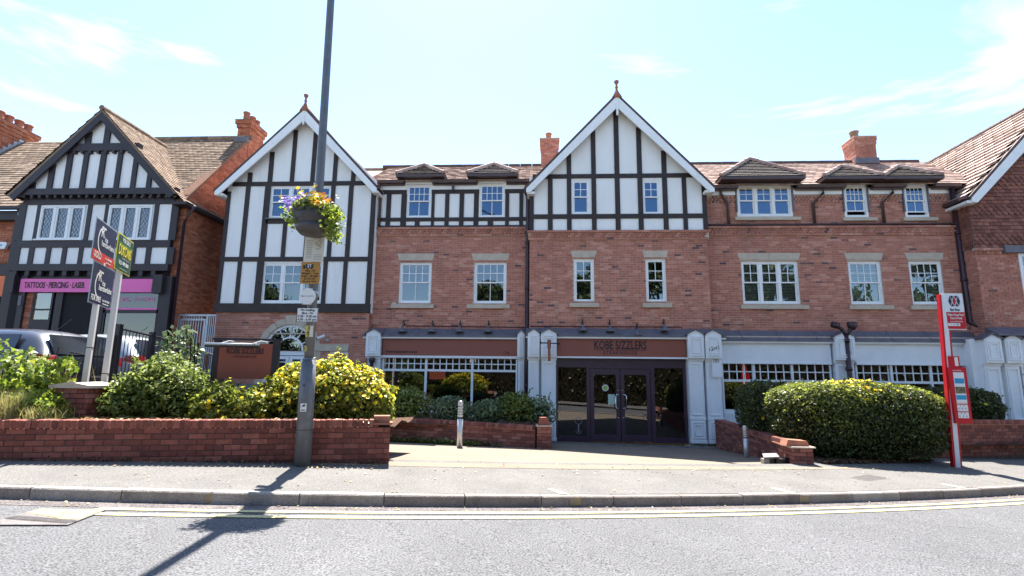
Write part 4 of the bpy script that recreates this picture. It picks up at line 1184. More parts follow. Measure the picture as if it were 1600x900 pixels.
# central shopfront: fascia with the restaurant's name over the glazed doors
cx0, cx1 = PLc[1][1] + .01, PLc[2][0] - .01; zc0, zc1 = at(970, 557.5, YSC)[1], at(970, 530, YSC)[1]
MB().box(cx0, cx1, YSC, YC + .1, zc0, zc1).build("fascia", M_fascia, B)
MB().box(cx0, cx1, YSC - .04, YC, zc1, zc1 + .06).build("moulding", M_stone, B); MB().box(cx0, cx1, YSC - .04, YC, zc0 - .05, zc0 - .002).build("moulding", M_white, B)
tx, tz = at(969, 540, YSC)
text("lettering", "KOBE S/ZZLERS", .345, (tx, YSC - .006, tz), FACE_STREET, M_letter, B, 'CENTER', 1, .003, .018, width=1.56)
MB().box(tx - .78, tx + .78, YSC - .008, YSC, tz - .145, tz - .13).build("underline", M_letter, B)
text("lettering", "STEAKHOUSE", .135, (tx, YSC - .005, tz - .225), FACE_STREET, M_letter, B, 'CENTER', 1, .002, .010, 1.3, width=1.0)
# door screen
YD = YC - .03; z0d = .235; zh = zc0 - .05
scr = MB()
dX = lambda px: at(px, 640, YD)[0]
scr.box(cx0, cx1, YD - .01, YD + .12, at(970, 571.5, YD)[1], zh)                    # header panel
zhd = at(970, 571.5, YD)[1]
for a, b in ((868.5, 872), (917, 922), (1018, 1024), (1069.5, 1074)): scr.box(dX(a), dX(b), YD - .02, YD + .1, z0d, zhd)
zdh = at(970, 575, YD)[1]
scr.box(dX(922), dX(1018), YD - .015, YD + .1, zdh - .02, zhd - .001)
scr.box(dX(872), dX(917), YD, YD + .08, z0d, z0d + .16).box(dX(1024), dX(1069.5), YD, YD + .08, z0d, z0d + .16)
scr.box(dX(872), dX(917), YD, YD + .08, zhd - .06, zhd - .001).box(dX(1024), dX(1069.5), YD, YD + .08, zhd - .06, zhd - .001)
so = scr.build("door_screen", M_door, B)
for a, b in ((872, 917), (1024, 1069.5)): MB().box(dX(a), dX(b), YD + .03, YD + .04, z0d + .16, zhd - .06).build("pane", M_shopgl, so)
for a, b, hx_ in ((922.6, 969.4, 1), (970.4, 1017.4, -1)):
    d_ = MB(); x0, x1 = dX(a), dX(b); s_ = .115
    d_.box(x0, x0 + s_, YD, YD + .06, z0d + .02, zdh - .03).box(x1 - s_, x1, YD, YD + .06, z0d + .02, zdh - .03).box(x0 + s_, x1 - s_, YD + .001, YD + .06, zdh - .2, zdh - .03).box(x0 + s_, x1 - s_, YD + .001, YD + .06, z0d + .02, z0d + .22)
    do = d_.build("door", M_door, B)
    MB().box(x0 + s_, x1 - s_, YD + .025, YD + .035, z0d + .22, zdh - .2).build("pane", M_shopgl, do)
    hx = (x1 - .06) if hx_ == 1 else (x0 + .06); dx = -.09 * hx_
    zt_, zb_ = 1.62, 1.22
    hh = MB(); hh.tube([(hx, YD, zt_), (hx, YD - .06, zt_), (hx + dx * .6, YD - .09, zt_), (hx + dx, YD - .09, zt_ - .04), (hx + dx, YD - .09, zb_ + .04), (hx + dx * .6, YD - .09, zb_), (hx, YD - .06, zb_), (hx, YD, zb_)], .016, 8)
    hh.build("handle", M_chrome, do, True)
    for zz in (1.75, .95): MB().tube([(hx, YD - .004, zz), (hx, YD + .01, zz)], .015, 8).build("lock", M_chrome, do)
sx, sz = at(946, 606, YD)
MB().tube([(sx, YD + .018, sz), (sx, YD + .024, sz)], .10, 20).build("round_sticker", M_cplate, so)
MB().tube([(sx, YD + .016, sz), (sx, YD + .019, sz)], .065, 20).build("sticker_centre", mat("green_sticker", (.25, .42, .08), .5, .3, 30), so)
sx, sz = at(955.5, 624, YD); MB().box(sx - .1, sx + .1, YD + .017, YD + .022, sz - .15, sz + .15).build("notice", mat("pale_green_notice", (.42, .55, .45), .5, .05), so)
sx, sz = at(904, 664, YD)                                                     # emblem etched on the side pane
em = MB(); ring(em, sx, sz + .12, .09, .105, YD + .022, .006, 0, 2 * math.pi, 18); em.box(sx - .02, sx + .02, YD + .022, YD + .028, sz - .2, sz + .02); ring(em, sx, sz - .17, .07, .085, YD + .022, .006, math.pi, 2 * math.pi, 10)
em.build("etched_emblem", mat("etched_glass", (.22, .2, .24), .6, .1), so)
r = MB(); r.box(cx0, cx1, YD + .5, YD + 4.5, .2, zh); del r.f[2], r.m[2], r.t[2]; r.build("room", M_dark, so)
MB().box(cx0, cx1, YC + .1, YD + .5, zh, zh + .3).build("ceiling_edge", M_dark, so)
# right shopfront
zr0, zr1_ = at(1400, 568, YSR)[1], at(1400, 538, YSR)[1]
zq0 = at(1400, 595.5, YSR)[1]
for a, b, nc, ml in ((1127.5, 1299, 14, (1180, 1240)), (1337, 1518.5, 14, (1396, 1458))):
    x0, x1 = xs_(a, b, YSR); MB().box(x0, x1, YSR, YB, zr0, zr1_).build("fascia", M_pilas, B)
    MB().box(x0, x1, YSR - .03, YB, zr1_, zr1_ + .06).build("moulding", M_white, B)
    MB().box(x0, x1, YSR - .03, YB, zr0 - .05, zr0 - .001).build("moulding", M_pilas, B)
    shop_grid(x0, x1, zq0, zr0 - .05, 1.22, YSR + .08, [at(q, 590, YSR)[0] for q in ml], nc)
    MB().box(x0, x1, YSR + .02, YB, .3, 1.12).build("stall_riser", M_pilas, B)
# red display behind the first right-hand window
MB().box(6.55, 6.62, 17.4, 17.5, 1.3, 2.7).box(6.95, 7.02, 17.4, 17.5, 1.3, 2.7).box(6.62, 6.95, 17.42, 17.44, 1.3, 2.62).build("red_banner", M_red, B)

# --- drainpipes ---------------------------------------------------
def pipe(pts, r=.05, m=M_pipe, collars=True):
    p = MB(); p.tube(pts, r, 8)
    if collars:
        a, b = Vector(pts[0]), Vector(pts[-1]); n = int(abs(a.z - b.z) / 1.8)
        for i in range(len(pts) - 1):
            u_, v_ = Vector(pts[i]), Vector(pts[i + 1])
            if abs(u_.z - v_.z) > 1:
                for k in range(1, int(abs(u_.z - v_.z) / 1.5) + 1):
                    q = u_.lerp(v_, k * 1.5 / abs(u_.z - v_.z)) if k * 1.5 < abs(u_.z - v_.z) else v_
                    p.tube([q + Vector((0, 0, .04)), q - Vector((0, 0, .04))], r * 1.3, 8)
    return p.build("drainpipe", m, B, True)
pipe([(-.47, 16.78, 8.35), (-.47, 16.78, 8.1), (-.44, 16.78, 7.9), (-.44, 16.78, 3.75), (-.44, 16.55, 3.5), (-.44, 16.4, 3.35), (-.43, 16.42, .95)], .06)
x_ = at(741 - 36, 290, YB)[0]
MB().tube([(at(709, 290, YB)[0], YB - .12, gz), (at(709, 290, YB)[0], YB - .12, zh1 - .02)], .045, 8).build("drainpipe", M_gutter, B)
for px, gx in ((1137, 1124), (1270, 1283), (1378, 1391)):
    a = at(px, 330, Yd)[0]; b = at(gx, 300, Yd)[0]
    pipe([(b, Yd - .13, zg + .03), (b, Yd - .13, zg - .12), (a, Yd - .06, zs - .3), (a, Yd - .06, zl1)], .045, M_gutter, False)
x_ = at(595, 300, YB)[0]; pipe([(x_, YB - .2, gz), (x_, YB - .2, gz - .25), (x_ + .02, YB - .06, gz - .5), (x_ + .02, YB - .06, zt1)], .045, M_gutter, False)
pipe([(12.98, YB - .06, 8.2), (12.98, YB - .06, 3.9), (13.2, 16.5, 3.6)], .075, M_pipe)
pipe([(13.12, 16.42, 5.0), (13.12, 16.42, 3.9)], .03, M_red, False)
hp = MB(); a = at(1325, 560, 16.55)[0]
hp.tube([(a, 16.55, 3.45), (a + .02, 16.55, .8)], .07, 10)
for zz in (3.35, 2.5): hp.tube([(a, 16.55, zz), (a, 16.55, zz - .1)], .095, 10)
for s in (-1, 1):
    hp.tube([(a, 16.55, 3.42), (a + .12 * s, 16.5, 3.62), (a + .3 * s, 16.46, 3.75)], .055, 8)
    hp.lathe((a + .2 * s - .02, 16.5, 3.6), [(.07, 0), (.13, .1), (.15, .22), (.11, .25)], 8) if s == 1 else hp.tube([(a + .25 * s, 16.46, 3.73), (a + .42 * s, 16.44, 3.76)], .1, 8)
hp.build("drainpipe", M_pipe, B, True)

# --- things fixed to the building ------------------------------------
def gooseneck(x, y, z, label):
    t = thing("wall_lamp", label, "wall lamp", (x, y, z), "gooseneck lamps over the shop fascias")
    MB().tube([(x, y, z + .10), (x, y - .05, z + .14), (x, y - .12, z + .22), (x, y - .22, z + .16), (x, y - .25, z + .02)], .013, 6).build("arm", M_black, t)
    MB().tube([(x, y - .002, z + .10), (x, y - .03, z + .10)], .035, 8).build("wall_plate", M_black, t)
    MB().lathe((x, y - .25, z - .16), [(.14, 0), (.135, .03), (.09, .09), (.04, .12), (.03, .19), (.0, .20)], 14).build("lamp_shade", M_lead, t, True)
    return t
names = ["leftmost gooseneck lamp above the brown fascia of the left shop window", "second gooseneck lamp from the left above the plain brown fascia", "third gooseneck lamp above the plain brown fascia, right of the middle", "gooseneck lamp above the plain brown fascia nearest the downpipe"]
for (px, py), nm in zip(((632, 512), (677, 512), (720, 512), (764, 512)), names): gooseneck(*[at(px, py, YB)[0], YB, at(px, py, YB)[1]], nm)
names = ["leftmost gooseneck lamp above the restaurant name board", "gooseneck lamp above the word KOBE on the name board", "lowest-hanging gooseneck lamp above the end of the restaurant name", "gooseneck lamp right of the restaurant name, near the white pilasters"]
for (px, py), nm in zip(((910, 510), (952, 511), (994.5, 517), (1036, 510)), names): gooseneck(*[at(px, py, YC)[0], YC, at(px, py, YC)[1]], nm)
cb = MB(); zc_w = at(960, 510.5, YC)[1]
cb.tube([(-.33, YC - .012, zc_w), (at(1065, 511, YC)[0], YC - .012, zc_w), (at(1065, 511, YC)[0], YC - .012, zc_w - .18)], .018, 6)
tag(cb.build("conduit", M_pipe), "thin dark conduit feeding the lamps above the restaurant name board", "conduit")
cb = MB(); cb.tube([(at(635, 508, YB)[0], YB - .012, zc_w + .03), (-.4, YB - .012, zc_w)], .018, 6)
tag(cb.build("conduit", M_pipe), "thin dark conduit feeding the lamps above the plain brown fascia", "conduit")
# hanging bracket sign seen edge-on beside the doors
hs = thing("bracket_sign", "small hanging sign on a black bracket seen edge-on left of the doors", "hanging sign", (.2, 16.2, 2.9))
bx, bz = at(858, 536, 15.6)
MB().tube([(bx + .3, 15.75, bz), (bx - .22, 15.55, bz)], .018, 8).lathe((bx - .24, 15.55, bz - .03), [(.01, 0), (.035, .02), (.03, .05), (.01, .07)], 8).tube([(bx + .3, 15.75, bz), (bx + .3, 16.3, bz)], .018, 6).build("bracket", M_black, hs)
MB().box(bx - .035, bx + .04, 15.45, 15.85, bz - .52, bz + .07).build("board", M_fascia, hs)
MB().box(bx - .05, bx + .055, 15.5, 15.8, bz - .15, bz + .09).build("clamp", M_black, hs)
# CCTV camera on the left gable's brick
ca = thing("security_camera", "white bullet security camera on the brick beside the arched doorway", "security camera", (-6.95, 16.5, 3.7))
x_, z_ = at(505, 526, 16.45)
MB().tube([(x_ - .13, 16.3, z_ - .07), (x_ + .06, 16.42, z_ + .03)], .045, 10).build("body", M_plate, ca); MB().tube([(x_ - .135, 16.297, z_ - .073), (x_ - .15, 16.29, z_ - .08)], .04, 10).build("lens", M_ink, ca)
MB().tube([(x_ + .02, 16.4, z_), (x_ + .08, 16.5, z_ - .1), (x_ + .08, 16.62, z_ - .1)], .018, 6).lathe((x_ + .08, 16.6, z_ - .14), [(.05, 0), (.05, .08)], 8).build("bracket", M_galv, ca)
fl = thing("floodlight", "small white floodlight box on the brick left of the upper windows", "floodlight", (-5.3, 16.8, 4.3))
x_, z_ = at(617, 476, YB); MB().box(x_ - .07, x_ + .05, YB - .1, YB - .01, z_ - .06, z_ + .06).build("housing", M_cplate, fl); MB().box(x_ - .055, x_ + .035, YB - .115, YB - .1, z_ - .045, z_ + .045).build("lens", M_stone, fl)
# old number stuck on the pilaster right of the doors, with remnants of a script sign
x_, z_ = at(1112, 544, YSC - .1)
sg = thing("script_sign_remains", "peeling remains of a black script sign on the white pilaster right of the doors", "old lettering", (x_, 16.2, z_))
text("lettering", "Grill", .17, (x_ + .03, YSC - .20, z_ - .02), (R(90), R(-14), 0), M_ink, sg, 'CENTER', 1.1, .002, .0, 1, .35)
text("lettering", "185", .16, (x_ + .1, YSC - .112, z_ - .38), FACE_STREET, M_print, sg, 'CENTER', .8, .002)
MB().box(x_ - .02, x_ + .27, YSC - .108, YSC - .104, z_ - .85, z_ - .33).build("patch", M_pilas, sg)
vs = thing("door_entry_box", "dark round lamp bracket on the left pilaster above the yellow bush", "wall fitting", (-5.2, 16.6, 2.5))
x_, z_ = at(581, 566, 16.55)
MB().lathe((x_, 16.55, z_ - .16), [(.03, 0), (.06, .06), (.05, .12), (.09, .18), (.11, .24), (.08, .3)], 10).build("lantern", M_pipe, vs, True); MB().tube([(x_, 16.55, z_ + .1), (x_, 16.68, z_ + .1)], .025, 6).build("arm", M_pipe, vs)

# ================================================================== building at the right edge
RB = thing("tile_hung_building", "brick building with a tile-hung gable and white bargeboard at the right edge", "building", (15, 16.5, 0))
YR = 16.35; RXL = 13.05
RAX, RAZ = 16.15, 11.1
slr = (RAZ - 7.65) / (RAX - 12.9)
m_ = MB()
m_.prism([(RXL, YR + .02, 0), (19.3, YR + .02, 0), (19.3, YR + .02, 7.7), (RAX, YR + .02, RAZ - .25), (RXL, YR + .02, 7.7)], (0, 6.5, 0)); m_.build("wall", M_mort, RB)
zt_b = at(1560, 388, YR)[1]
bk = MB(); w_ = rect((1590, 396), (1640, 474), YR)
brickwork(bk, (RXL, YR + .015), (1, 0), (0, -1), 4.5, 3.4, zt_b, [(w_[0] - RXL, w_[1] - RXL, w_[2], w_[3])]); brickwork(bk, (RXL, YR + .6), (0, -1), (-1, 0), .6, 3.4, zt_b)
bk.build("brickwork", M_brick, RB, kind="stuff")
c_ = MB(); xx = RXL - .03
while xx < 17:
    c_.prism([(xx, YR, zt_b - .17), (xx + .05, YR - .05, zt_b - .17), (xx + .1, YR, zt_b - .17)], (0, 0, .07), 0, random.random()); xx += .112
brickwork(c_, (RXL - .05, YR - .06), (1, 0), (0, -1), 4.2, zt_b - .08, zt_b); c_.box(RXL - .05, 17.5, YR - .058, YR + .05, zt_b - .08, zt_b, 1)
c_.build("corbel_course", [M_brick, M_mort], RB, kind="stuff")
# hung tiles: plain courses with bands of fish-scale tiles
ht = MB(); z = zt_b + .02; row = 0; hgt = .115
while z < RAZ - .3:
    xl = max(RXL - .03, RAX - (RAZ - .38 - z) / slr); xr = 17.3
    if xl > xr: break
    fancy = (row % 8) in (1, 2, 3)
    x = RXL - .03 - (.085 if row % 2 else 0)
    while x < xr:
        if x + .165 > xl and x < RAX + (RAZ - .4 - z) / slr:
            a, b = max(x, xl) + .003, x + .165; t = random.random() * (.75 if fancy else 1)
            if b > a + .01:
                if fancy: pts = [(a, YR - .045, z + .04), (a + (b - a) * .2, YR - .05, z - .01), ((a + b) / 2, YR - .052, z - .035), (b - (b - a) * .2, YR - .05, z - .01), (b, YR - .045, z + .04), (b, YR - .018, z + hgt + .02), (a, YR - .018, z + hgt + .02)]
                else: pts = [(a, YR - .048, z - .01), (b, YR - .048, z - .01), (b, YR - .018, z + hgt), (a, YR - .018, z + hgt)]
                ht.prism(pts, (0, .018, 0), 0, t)
        x += .17
    # the return face
    if z < 7.7:
        for k in range(4): ht.face([(RXL - .05, YR + .02 + k * .16, z - .01), (RXL - .05, YR + .17 + k * .16, z - .01), (RXL - .02, YR + .17 + k * .16, z + hgt), (RXL - .02, YR + .02 + k * .16, z + hgt)], 0, random.random())
    z += hgt; row += 1
ht.build("hung_tiles", M_htile, RB, kind="stuff")
bargeboards(RB, (RAX, RAZ + .05), (12.86, 7.62), (19.5, 7.6), 16.05, .32, .06, foot=.14)
slope_tiles(RB, "roof_tiles", (12.84, 26, 7.62), (12.84, 16.1, 7.62), (RAX, 16.1, RAZ), (RAX, 26, RAZ), M_tile2, 19, 24, .06)
slope_tiles(RB, "roof_tiles", (19.4, 16.1, 7.62), (19.4, 26, 7.62), (RAX, 26, RAZ), (RAX, 16.1, RAZ), M_tile, 12, 10, .03)
MB().prism([(12.95, 16.6, 7.6), (19.3, 16.6, 7.6), (RAX, 16.6, RAZ - .12)], (0, 9, 0)).build("roof_core", M_under, RB)
rt = MB(); [rt.tube([(RAX, 16.1 + i * .45, RAZ + .02), (RAX, 16.53 + i * .45, RAZ + .02)], .085, 8) for i in range(22)]; rt.build("ridge_tiles", M_verge, RB, kind="stuff")
MB().box(12.8, 13.1, 16.1, 17.2, 7.42, 7.5).build("soffit", M_white, RB)
gutter_ = MB(); gutter_.prism([(12.74, 16.1, 7.66), (12.74, 16.1, 7.56), (12.86, 16.1, 7.54), (12.88, 16.1, 7.66)], (0, 6, 0)); gutter_.build("gutter", M_gutter, RB)
x_, z_ = at(1499, 232, 24); MB().lathe((x_, 24, z_ - .4), [(.2, 0), (.2, .35), (.24, .36), (.24, .5), (.2, .5)], 10).build("chimney_pot", M_terra, RB)
window(RB, w_[0], w_[1], w_[2], w_[3], YR - .02, 2, (2, 2), (1, 1), room=False)
xx0 = at(1570, 390, YR - .1)[0]; MB().box(xx0, w_[1] + .1, YR - .12, YR, w_[3] + .01, w_[3] + .22).build("lintel", M_lead, RB)
# ground floor pilasters and shop windows
def rp(a, b, Y): return xs_(a, b, Y)
p_ = MB(); y_ = 16.15
for a, b in ((1535, 1562), (1567, 1592)):
    x0, x1 = rp(a, b, y_)
    o_ = pilaster(x0, x1, y_, 16.4, z0=.0, ztop=3.34, zcap=2.6); o_.parent = RB; o_.matrix_parent_inverse = Matrix.Translation(-Vector(RB.location))
x0, x1 = rp(1518, 1534, 16.45)
MB().box(x0, x1 + .1, 16.3, 16.9, 0, 3.35).build("pilaster_core", M_pilas, RB)
xa = rp(1594, 1600, 16.2)[0]
MB().box(rp(1562, 1594, 16.3)[0] - .8, xa, 16.28, 16.4, 0, 3.34).build("shopfront_panel", M_pilas, RB)
sf = MB(); sf.box(xa, xa + 3, 16.18, 16.3, 2.7, 3.35)
for i in range(7): sf.box(xa + i * .4, xa + i * .4 + .04, 16.2, 16.25, .9, 2.7)
for zz in (2.68, 2.35, 2.0): sf.box(xa, xa + 3, 16.2, 16.251, zz - .03, zz)
fo = sf.build("shop_window", M_pilas, RB); MB().box(xa, xa + 3, 16.23, 16.235, .9, 2.7).build("pane", M_shopgl, fo); MB().box(xa, xa + 3, 16.3, 16.33, 0, 2.7).build("backing", M_dark, fo)
c_ = MB(); c_.prism([(13.0, 15.9, 3.42), (13.0, 15.9, 3.47), (13.0, YR, 3.7), (13.0, YR, 3.42)], (5, 0, 0)); c_.build("lead_canopy", M_lead, RB)

# ================================================================== tattoo shop with the timbered gable, far left
TB = thing("tattoo_shop_building", "old brick shop with a black-and-white gable and a pink tattoo fascia", "building", (-14.5, 16, 1.8))
YT = 16.0
def tx_(px, py): return at(px, py, YT)[0]
tgl, tgr = -17.02, -11.84
zb2t = at(150, 410, YT)[1] + .3
zB0, zB1 = at(150, 424, YT)[1], at(150, 413.5, YT)[1]          # jetty beam
zA0, zA1 = at(150, 307, YT)[1], at(150, 297.5, YT)[1]          # gable tie beam
zK0, zK1 = at(165, 239, YT)[1], at(165, 230, YT)[1]            # collar
zM0, zM1 = at(100, 387, YT)[1], at(100, 376, YT)[1]
zW1 = at(100, 321.5, YT)[1]
TAX, TAZ = at(161, 170, YT - .25)
m_ = MB()
wA = (at(62, 350, YT)[0], at(131, 350, YT)[0], zM1, zW1); wB = (at(168.5, 350, YT)[0], at(236.5, 350, YT)[0], zM1, zW1)
sheet_with_holes(m_, tgl, tgr, zB0, zA1, YT, [wA, wB], 0, .05)
m_.face([(tgl, YT - .1, zA1), (tgr, YT - .1, zA1), (TAX, YT - .1, TAZ - .25)])
m_.build("render_panel", M_render, TB)
MB().box(tgl + .01, tgr - .01, YT + .06, 20, 1.5, zA1).build("wall", M_dark, TB)
TT = lambda a, b, c, d, pr=.035, dy=0: timber(TB, a, b, c, d, YT + dy, pr, M_timber2)
TT(tgl - .1, tgr + .08, zB0, zB1, .12); TT(tgl, tgr, zM0, zM1, .04)
TT(tgl, tgr, zA0 - .28, zA0 - .06, .04)
TT(tgl - .3, tgr + .1, zA0, zA1, .22); 
TT(at(100, 239, YT)[0], at(222, 239, YT)[0], zK0, zK1 + .05, .2)
for z0 in (zA0, zK0):                                                         # brackets under the two beams
    xa, xb = (tgl + .1, tgr - .1) if z0 == zA0 else (at(110, 239, YT)[0], at(215, 239, YT)[0]); x = xa; dt = MB()
    while x < xb: dt.box(x, x + .09, YT - .2, YT - .0, z0 - .09, z0 - .003); x += .27
    dt.build("dentils", M_timber2, TB, kind="stuff")
x = tgl + .1; 
while x < tgr - .05:
    MB().box(x, x + .14, YT - .1, YT + .25, zB0 - .16, zB0 - .003).build("joist_end", M_timber2, TB); x += .42
def TX(px, z):                                                                # x on the gable at image column px and height z
    lo, hi = 100.0, 700.0
    for _ in range(40):
        mid = (lo + hi) / 2
        if at(px, mid, YT)[1] > z: lo = mid
        else: hi = mid
    return at(px, lo, YT)[0]
zc_ = (zM1 + zA0 - .28) / 2; lo_ = zM1
for a, b in ((26, 36.5), (53.5, 60.5), (133, 139.5), (160.5, 167), (238, 244.5), (265, 276)):
    x0, x1 = TX(a, zc_ - .3), TX(b, zc_ - .3); TT(x0, x1, zM1, zA0 - .28)
zc2 = (zB1 + zM0) / 2
for a, b in ((24, 31), (45, 53), (72, 79), (97, 104), (123, 129.5), (155, 161), (181, 187), (206, 212), (228, 236), (261, 272)):
    x0, x1 = TX(a, zc2), TX(b, zc2); TT(x0, x1, zB1, zM0)
zc3 = (zA1 + zK0) / 2
tsl = (TAZ - at(14, 300, YT - .25)[1]) / (TAX - at(14, 300, YT - .25)[0])
for a, b in ((57, 64.5), (83, 91), (108, 116), (133.5, 141), (160, 168), (186.5, 193.5), (212, 219), (236.5, 243.5)):
    x0, x1 = TX(a, zc3), TX(b, zc3); lim = TAZ - .3 - abs((x0 + x1) / 2 - TAX) * tsl
    TT(x0, x1, zA1, min(zK0, lim), .06, -.1)
zc4 = zK1 + .3
for a, b in ((139.5, 148), (168, 177)):
    x0, x1 = TX(a, zc4), TX(b, zc4); TT(x0, x1, zK1 + .05, TAZ - .3 - abs((x0 + x1) / 2 - TAX) * tsl, .06, -.1)
le_ = at(13, 304, YT - .25); re_ = at(276, 300, YT - .25)
bargeboards(TB, (TAX, TAZ), le_, re_, YT - .28, .22, .06, M_timber2, M_otile, 0)
def leaded(parent, w, Y):
    x0, x1, z0, z1 = w
    f = MB(); t = .05; D = .08
    f.box(x0, x1, Y - .03, Y + D, z1 - t, z1).box(x0 - .06, x1 + .06, Y - .08, Y + D, z0, z0 + t * .8)
    n = 3; ww = (x1 - x0) / n; fo = None
    for i in range(n + 1): f.box(x0 + i * ww - (t if i == n else t * .5 if i else 0), x0 + i * ww + (t if i == 0 else t * .5 if i < n else 0), Y - .029, Y + D, z0 + t, z1 - t)
    fo = f.build("window", M_white, parent)
    for i in range(n):
        a, b = x0 + i * ww + .05, x0 + (i + 1) * ww - .05; c, d = z0 + .06, z1 - .06
        s = MB(); q = .035
        s.box(a - .02, a + q, Y - .015, Y + .03, c, d).box(b - q, b + .02, Y - .015, Y + .03, c, d).box(a + q, b - q, Y - .014, Y + .03, d - q, d + .02).box(a + q, b - q, Y - .014, Y + .03, c - .02, c + q); s.build("sash", M_white, fo)
        MB().box(a + q, b - q, Y + .02, Y + .023, c + q, d - q).build("pane", M_tglass, fo)
        ld = MB(); a0, b0, c0, d0 = a + q, b - q, c + q, d - q; st = .115; sl_ = 1.6
        k = -30
        while k < 40:
            for sg in (1, -1):
                # line z = c0 + sg*sl*(x - a0) + k*st*sl
                pts = []
                for xx in (a0, b0):
                    zz = c0 + sg * sl_ * (xx - a0) + k * st * sl_
                    pts.append((xx, zz))
                (xa, za), (xb, zb_) = pts
                lo, hi = (0, 1)
                dz = zb_ - za
                ts = sorted([(c0 - za) / dz, (d0 - za) / dz]); t0, t1 = max(0, ts[0]), min(1, ts[1])
                if t1 - t0 > .02:
                    p0 = (xa + (xb - xa) * t0, za + dz * t0); p1 = (xa + (xb - xa) * t1, za + dz * t1); e = .006
                    ld.face([(p0[0] - e, Y + .014, p0[1]), (p0[0] + e, Y + .014, p0[1]), (p1[0] + e, Y + .014, p1[1]), (p1[0] - e, Y + .014, p1[1])])
            k += 1
        ld.build("lead_cames", M_lead, fo, kind="stuff")
    MB().box(x0, x1, Y + .06, Y + .07, z0, z1).build("sky_blue_backing", M_tback, fo)  # flat backing sheet painted with the sky's reflection
M_tglass = glass_mat("leaded_glass", 2.6, (.75, .85, .9), .1)
M_tback = mat("painted_sky_reflection", (.10, .22, .30), .8, .3, 2.5)  # blue stands in for sky mirrored in the leaded panes
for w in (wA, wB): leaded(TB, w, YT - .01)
# roofs: gable wing and main range
TE = le_[1]
gable_roof_y1 = 19.6
slope_tiles(TB, "roof_tiles", (re_[0] + .35, YT - .3, re_[1] - .38), (re_[0] + .35, 18.6, re_[1] - .38), (TAX, 20.6, TAZ), (TAX, YT - .3, TAZ), M_otile, 30, 34, .022)
slope_tiles(TB, "roof_tiles", (le_[0] - .1, 20.6, le_[1]), (le_[0] - .1, YT - .3, le_[1]), (TAX, YT - .3, TAZ), (TAX, 20.6, TAZ), M_otile, 24, 30, .022)
rr_ = MB(); [rr_.tube([(TAX, YT - .32 + i * .3, TAZ + .02), (TAX, YT - .03 + i * .3, TAZ + .02)], .09, 8, 0, random.random()) for i in range(14)]; rr_.build("ridge_tiles", M_otile, TB, kind="stuff")
MXR, MRY, MRZ = -11.55, 19.25, 11.32
slope_tiles(TB, "roof_tiles", (-16, YT + .0, 7.62), (MXR - .02, YT + .0, 7.62), (MXR - .02, MRY, MRZ), (-16, MRY, MRZ), M_otile, 34, 26, .022)
m_ = MB(); m_.face([(-16, MRY, MRZ), (MXR, MRY, MRZ), (MXR, 22.8, 7.5), (-16, 22.8, 7.5)]); m_.build("rear_roof", M_otile, TB)
rr_ = MB(); [rr_.tube([(-15.6 + i * .3, MRY, MRZ + .03), (-15.31 + i * .3, MRY, MRZ + .03)], .09, 8, 0, random.random()) for i in range(14)]; rr_.build("ridge_tiles", M_otile, TB, kind="stuff")
# the brick end wall with its sloping verge
m_ = MB(); m_.prism([(MXR, 16.18, 1.2), (MXR, 22.3, 1.2), (MXR, 22.3, 7.9), (MXR, MRY, MRZ - .06), (MXR, 16.18, 7.9)], (-.3, 0, 0)); m_.build("wall", M_omort, TB)
esl = (MRZ - 7.9) / (MRY - 16.18)
def end_clip(p, q, z, top):
    ya, yb = 16.18 + p, 16.18 + q; zt = top + .03
    if zt < 7.9: return (p, q)
    d = (MRZ - .06 - zt) / esl
    if d <= 0: return None
    a, b = MRY - d, MRY + d
    if yb < a or ya > b: return None
    return (max(p, a - 16.18), min(q, b - 16.18))
bk = MB(); brickwork(bk, (MXR, 16.18), (0, 1), (1, 0), 6.1, 1.3, MRZ, (), end_clip); bk.build("brickwork", M_obrick, TB, kind="stuff")
bk = MB(); bk.box(-11.86, MXR, 16.16, 16.3, 1.3, 7.75, 1); brickwork(bk, (-11.86, 16.15), (1, 0), (0, -1), .31, 1.3, 7.7); bk.build("brickwork", [M_obrick, M_omort], TB, kind="stuff")
vg = MB(); vg.prism([(MXR + .02, 15.95, 7.62), (MXR + .02, MRY, MRZ - .0), (MXR + .02, MRY, MRZ - .1), (MXR + .02, 15.95, 7.52)], (-.12, 0, 0)); vg.build("verge", M_omort, TB)
chimney(TB, MXR - .46, MXR + .02, 19.2, 20.25, 9.9, 12.05, M_obrick, M_omort, ((.45, .13), (.5, .5), (.5, .82)), .09, M_terra, .42, .12, 2)
MB().box(MXR - .5, MXR + .04, 19.05, 19.21, 11.1, 11.3).build("flashing", M_lead, TB)
pp = MB(); a, z_ = at(306, 308, 16.05); b = at(293, 330, 16.1)[0]
pp.tube([(a + .05, 16.0, 7.45), (b + .1, 16.02, 7.2), (b - .05, 16.08, 6.9), (b - .05, 16.08, 1.4)], .05, 8)
pp.build("drainpipe", M_pipe, TB, True)
MB().prism([(re_[0] - .1, YT - .3, re_[1] - .33), (re_[0] + .4, YT - .3, re_[1] - .33), (re_[0] + .4, YT - .3, re_[1] - .42), (re_[0] - .1, YT - .3, re_[1] - .42)], (0, 2.4, 0)).build("eave_soffit", M_timber2, TB)
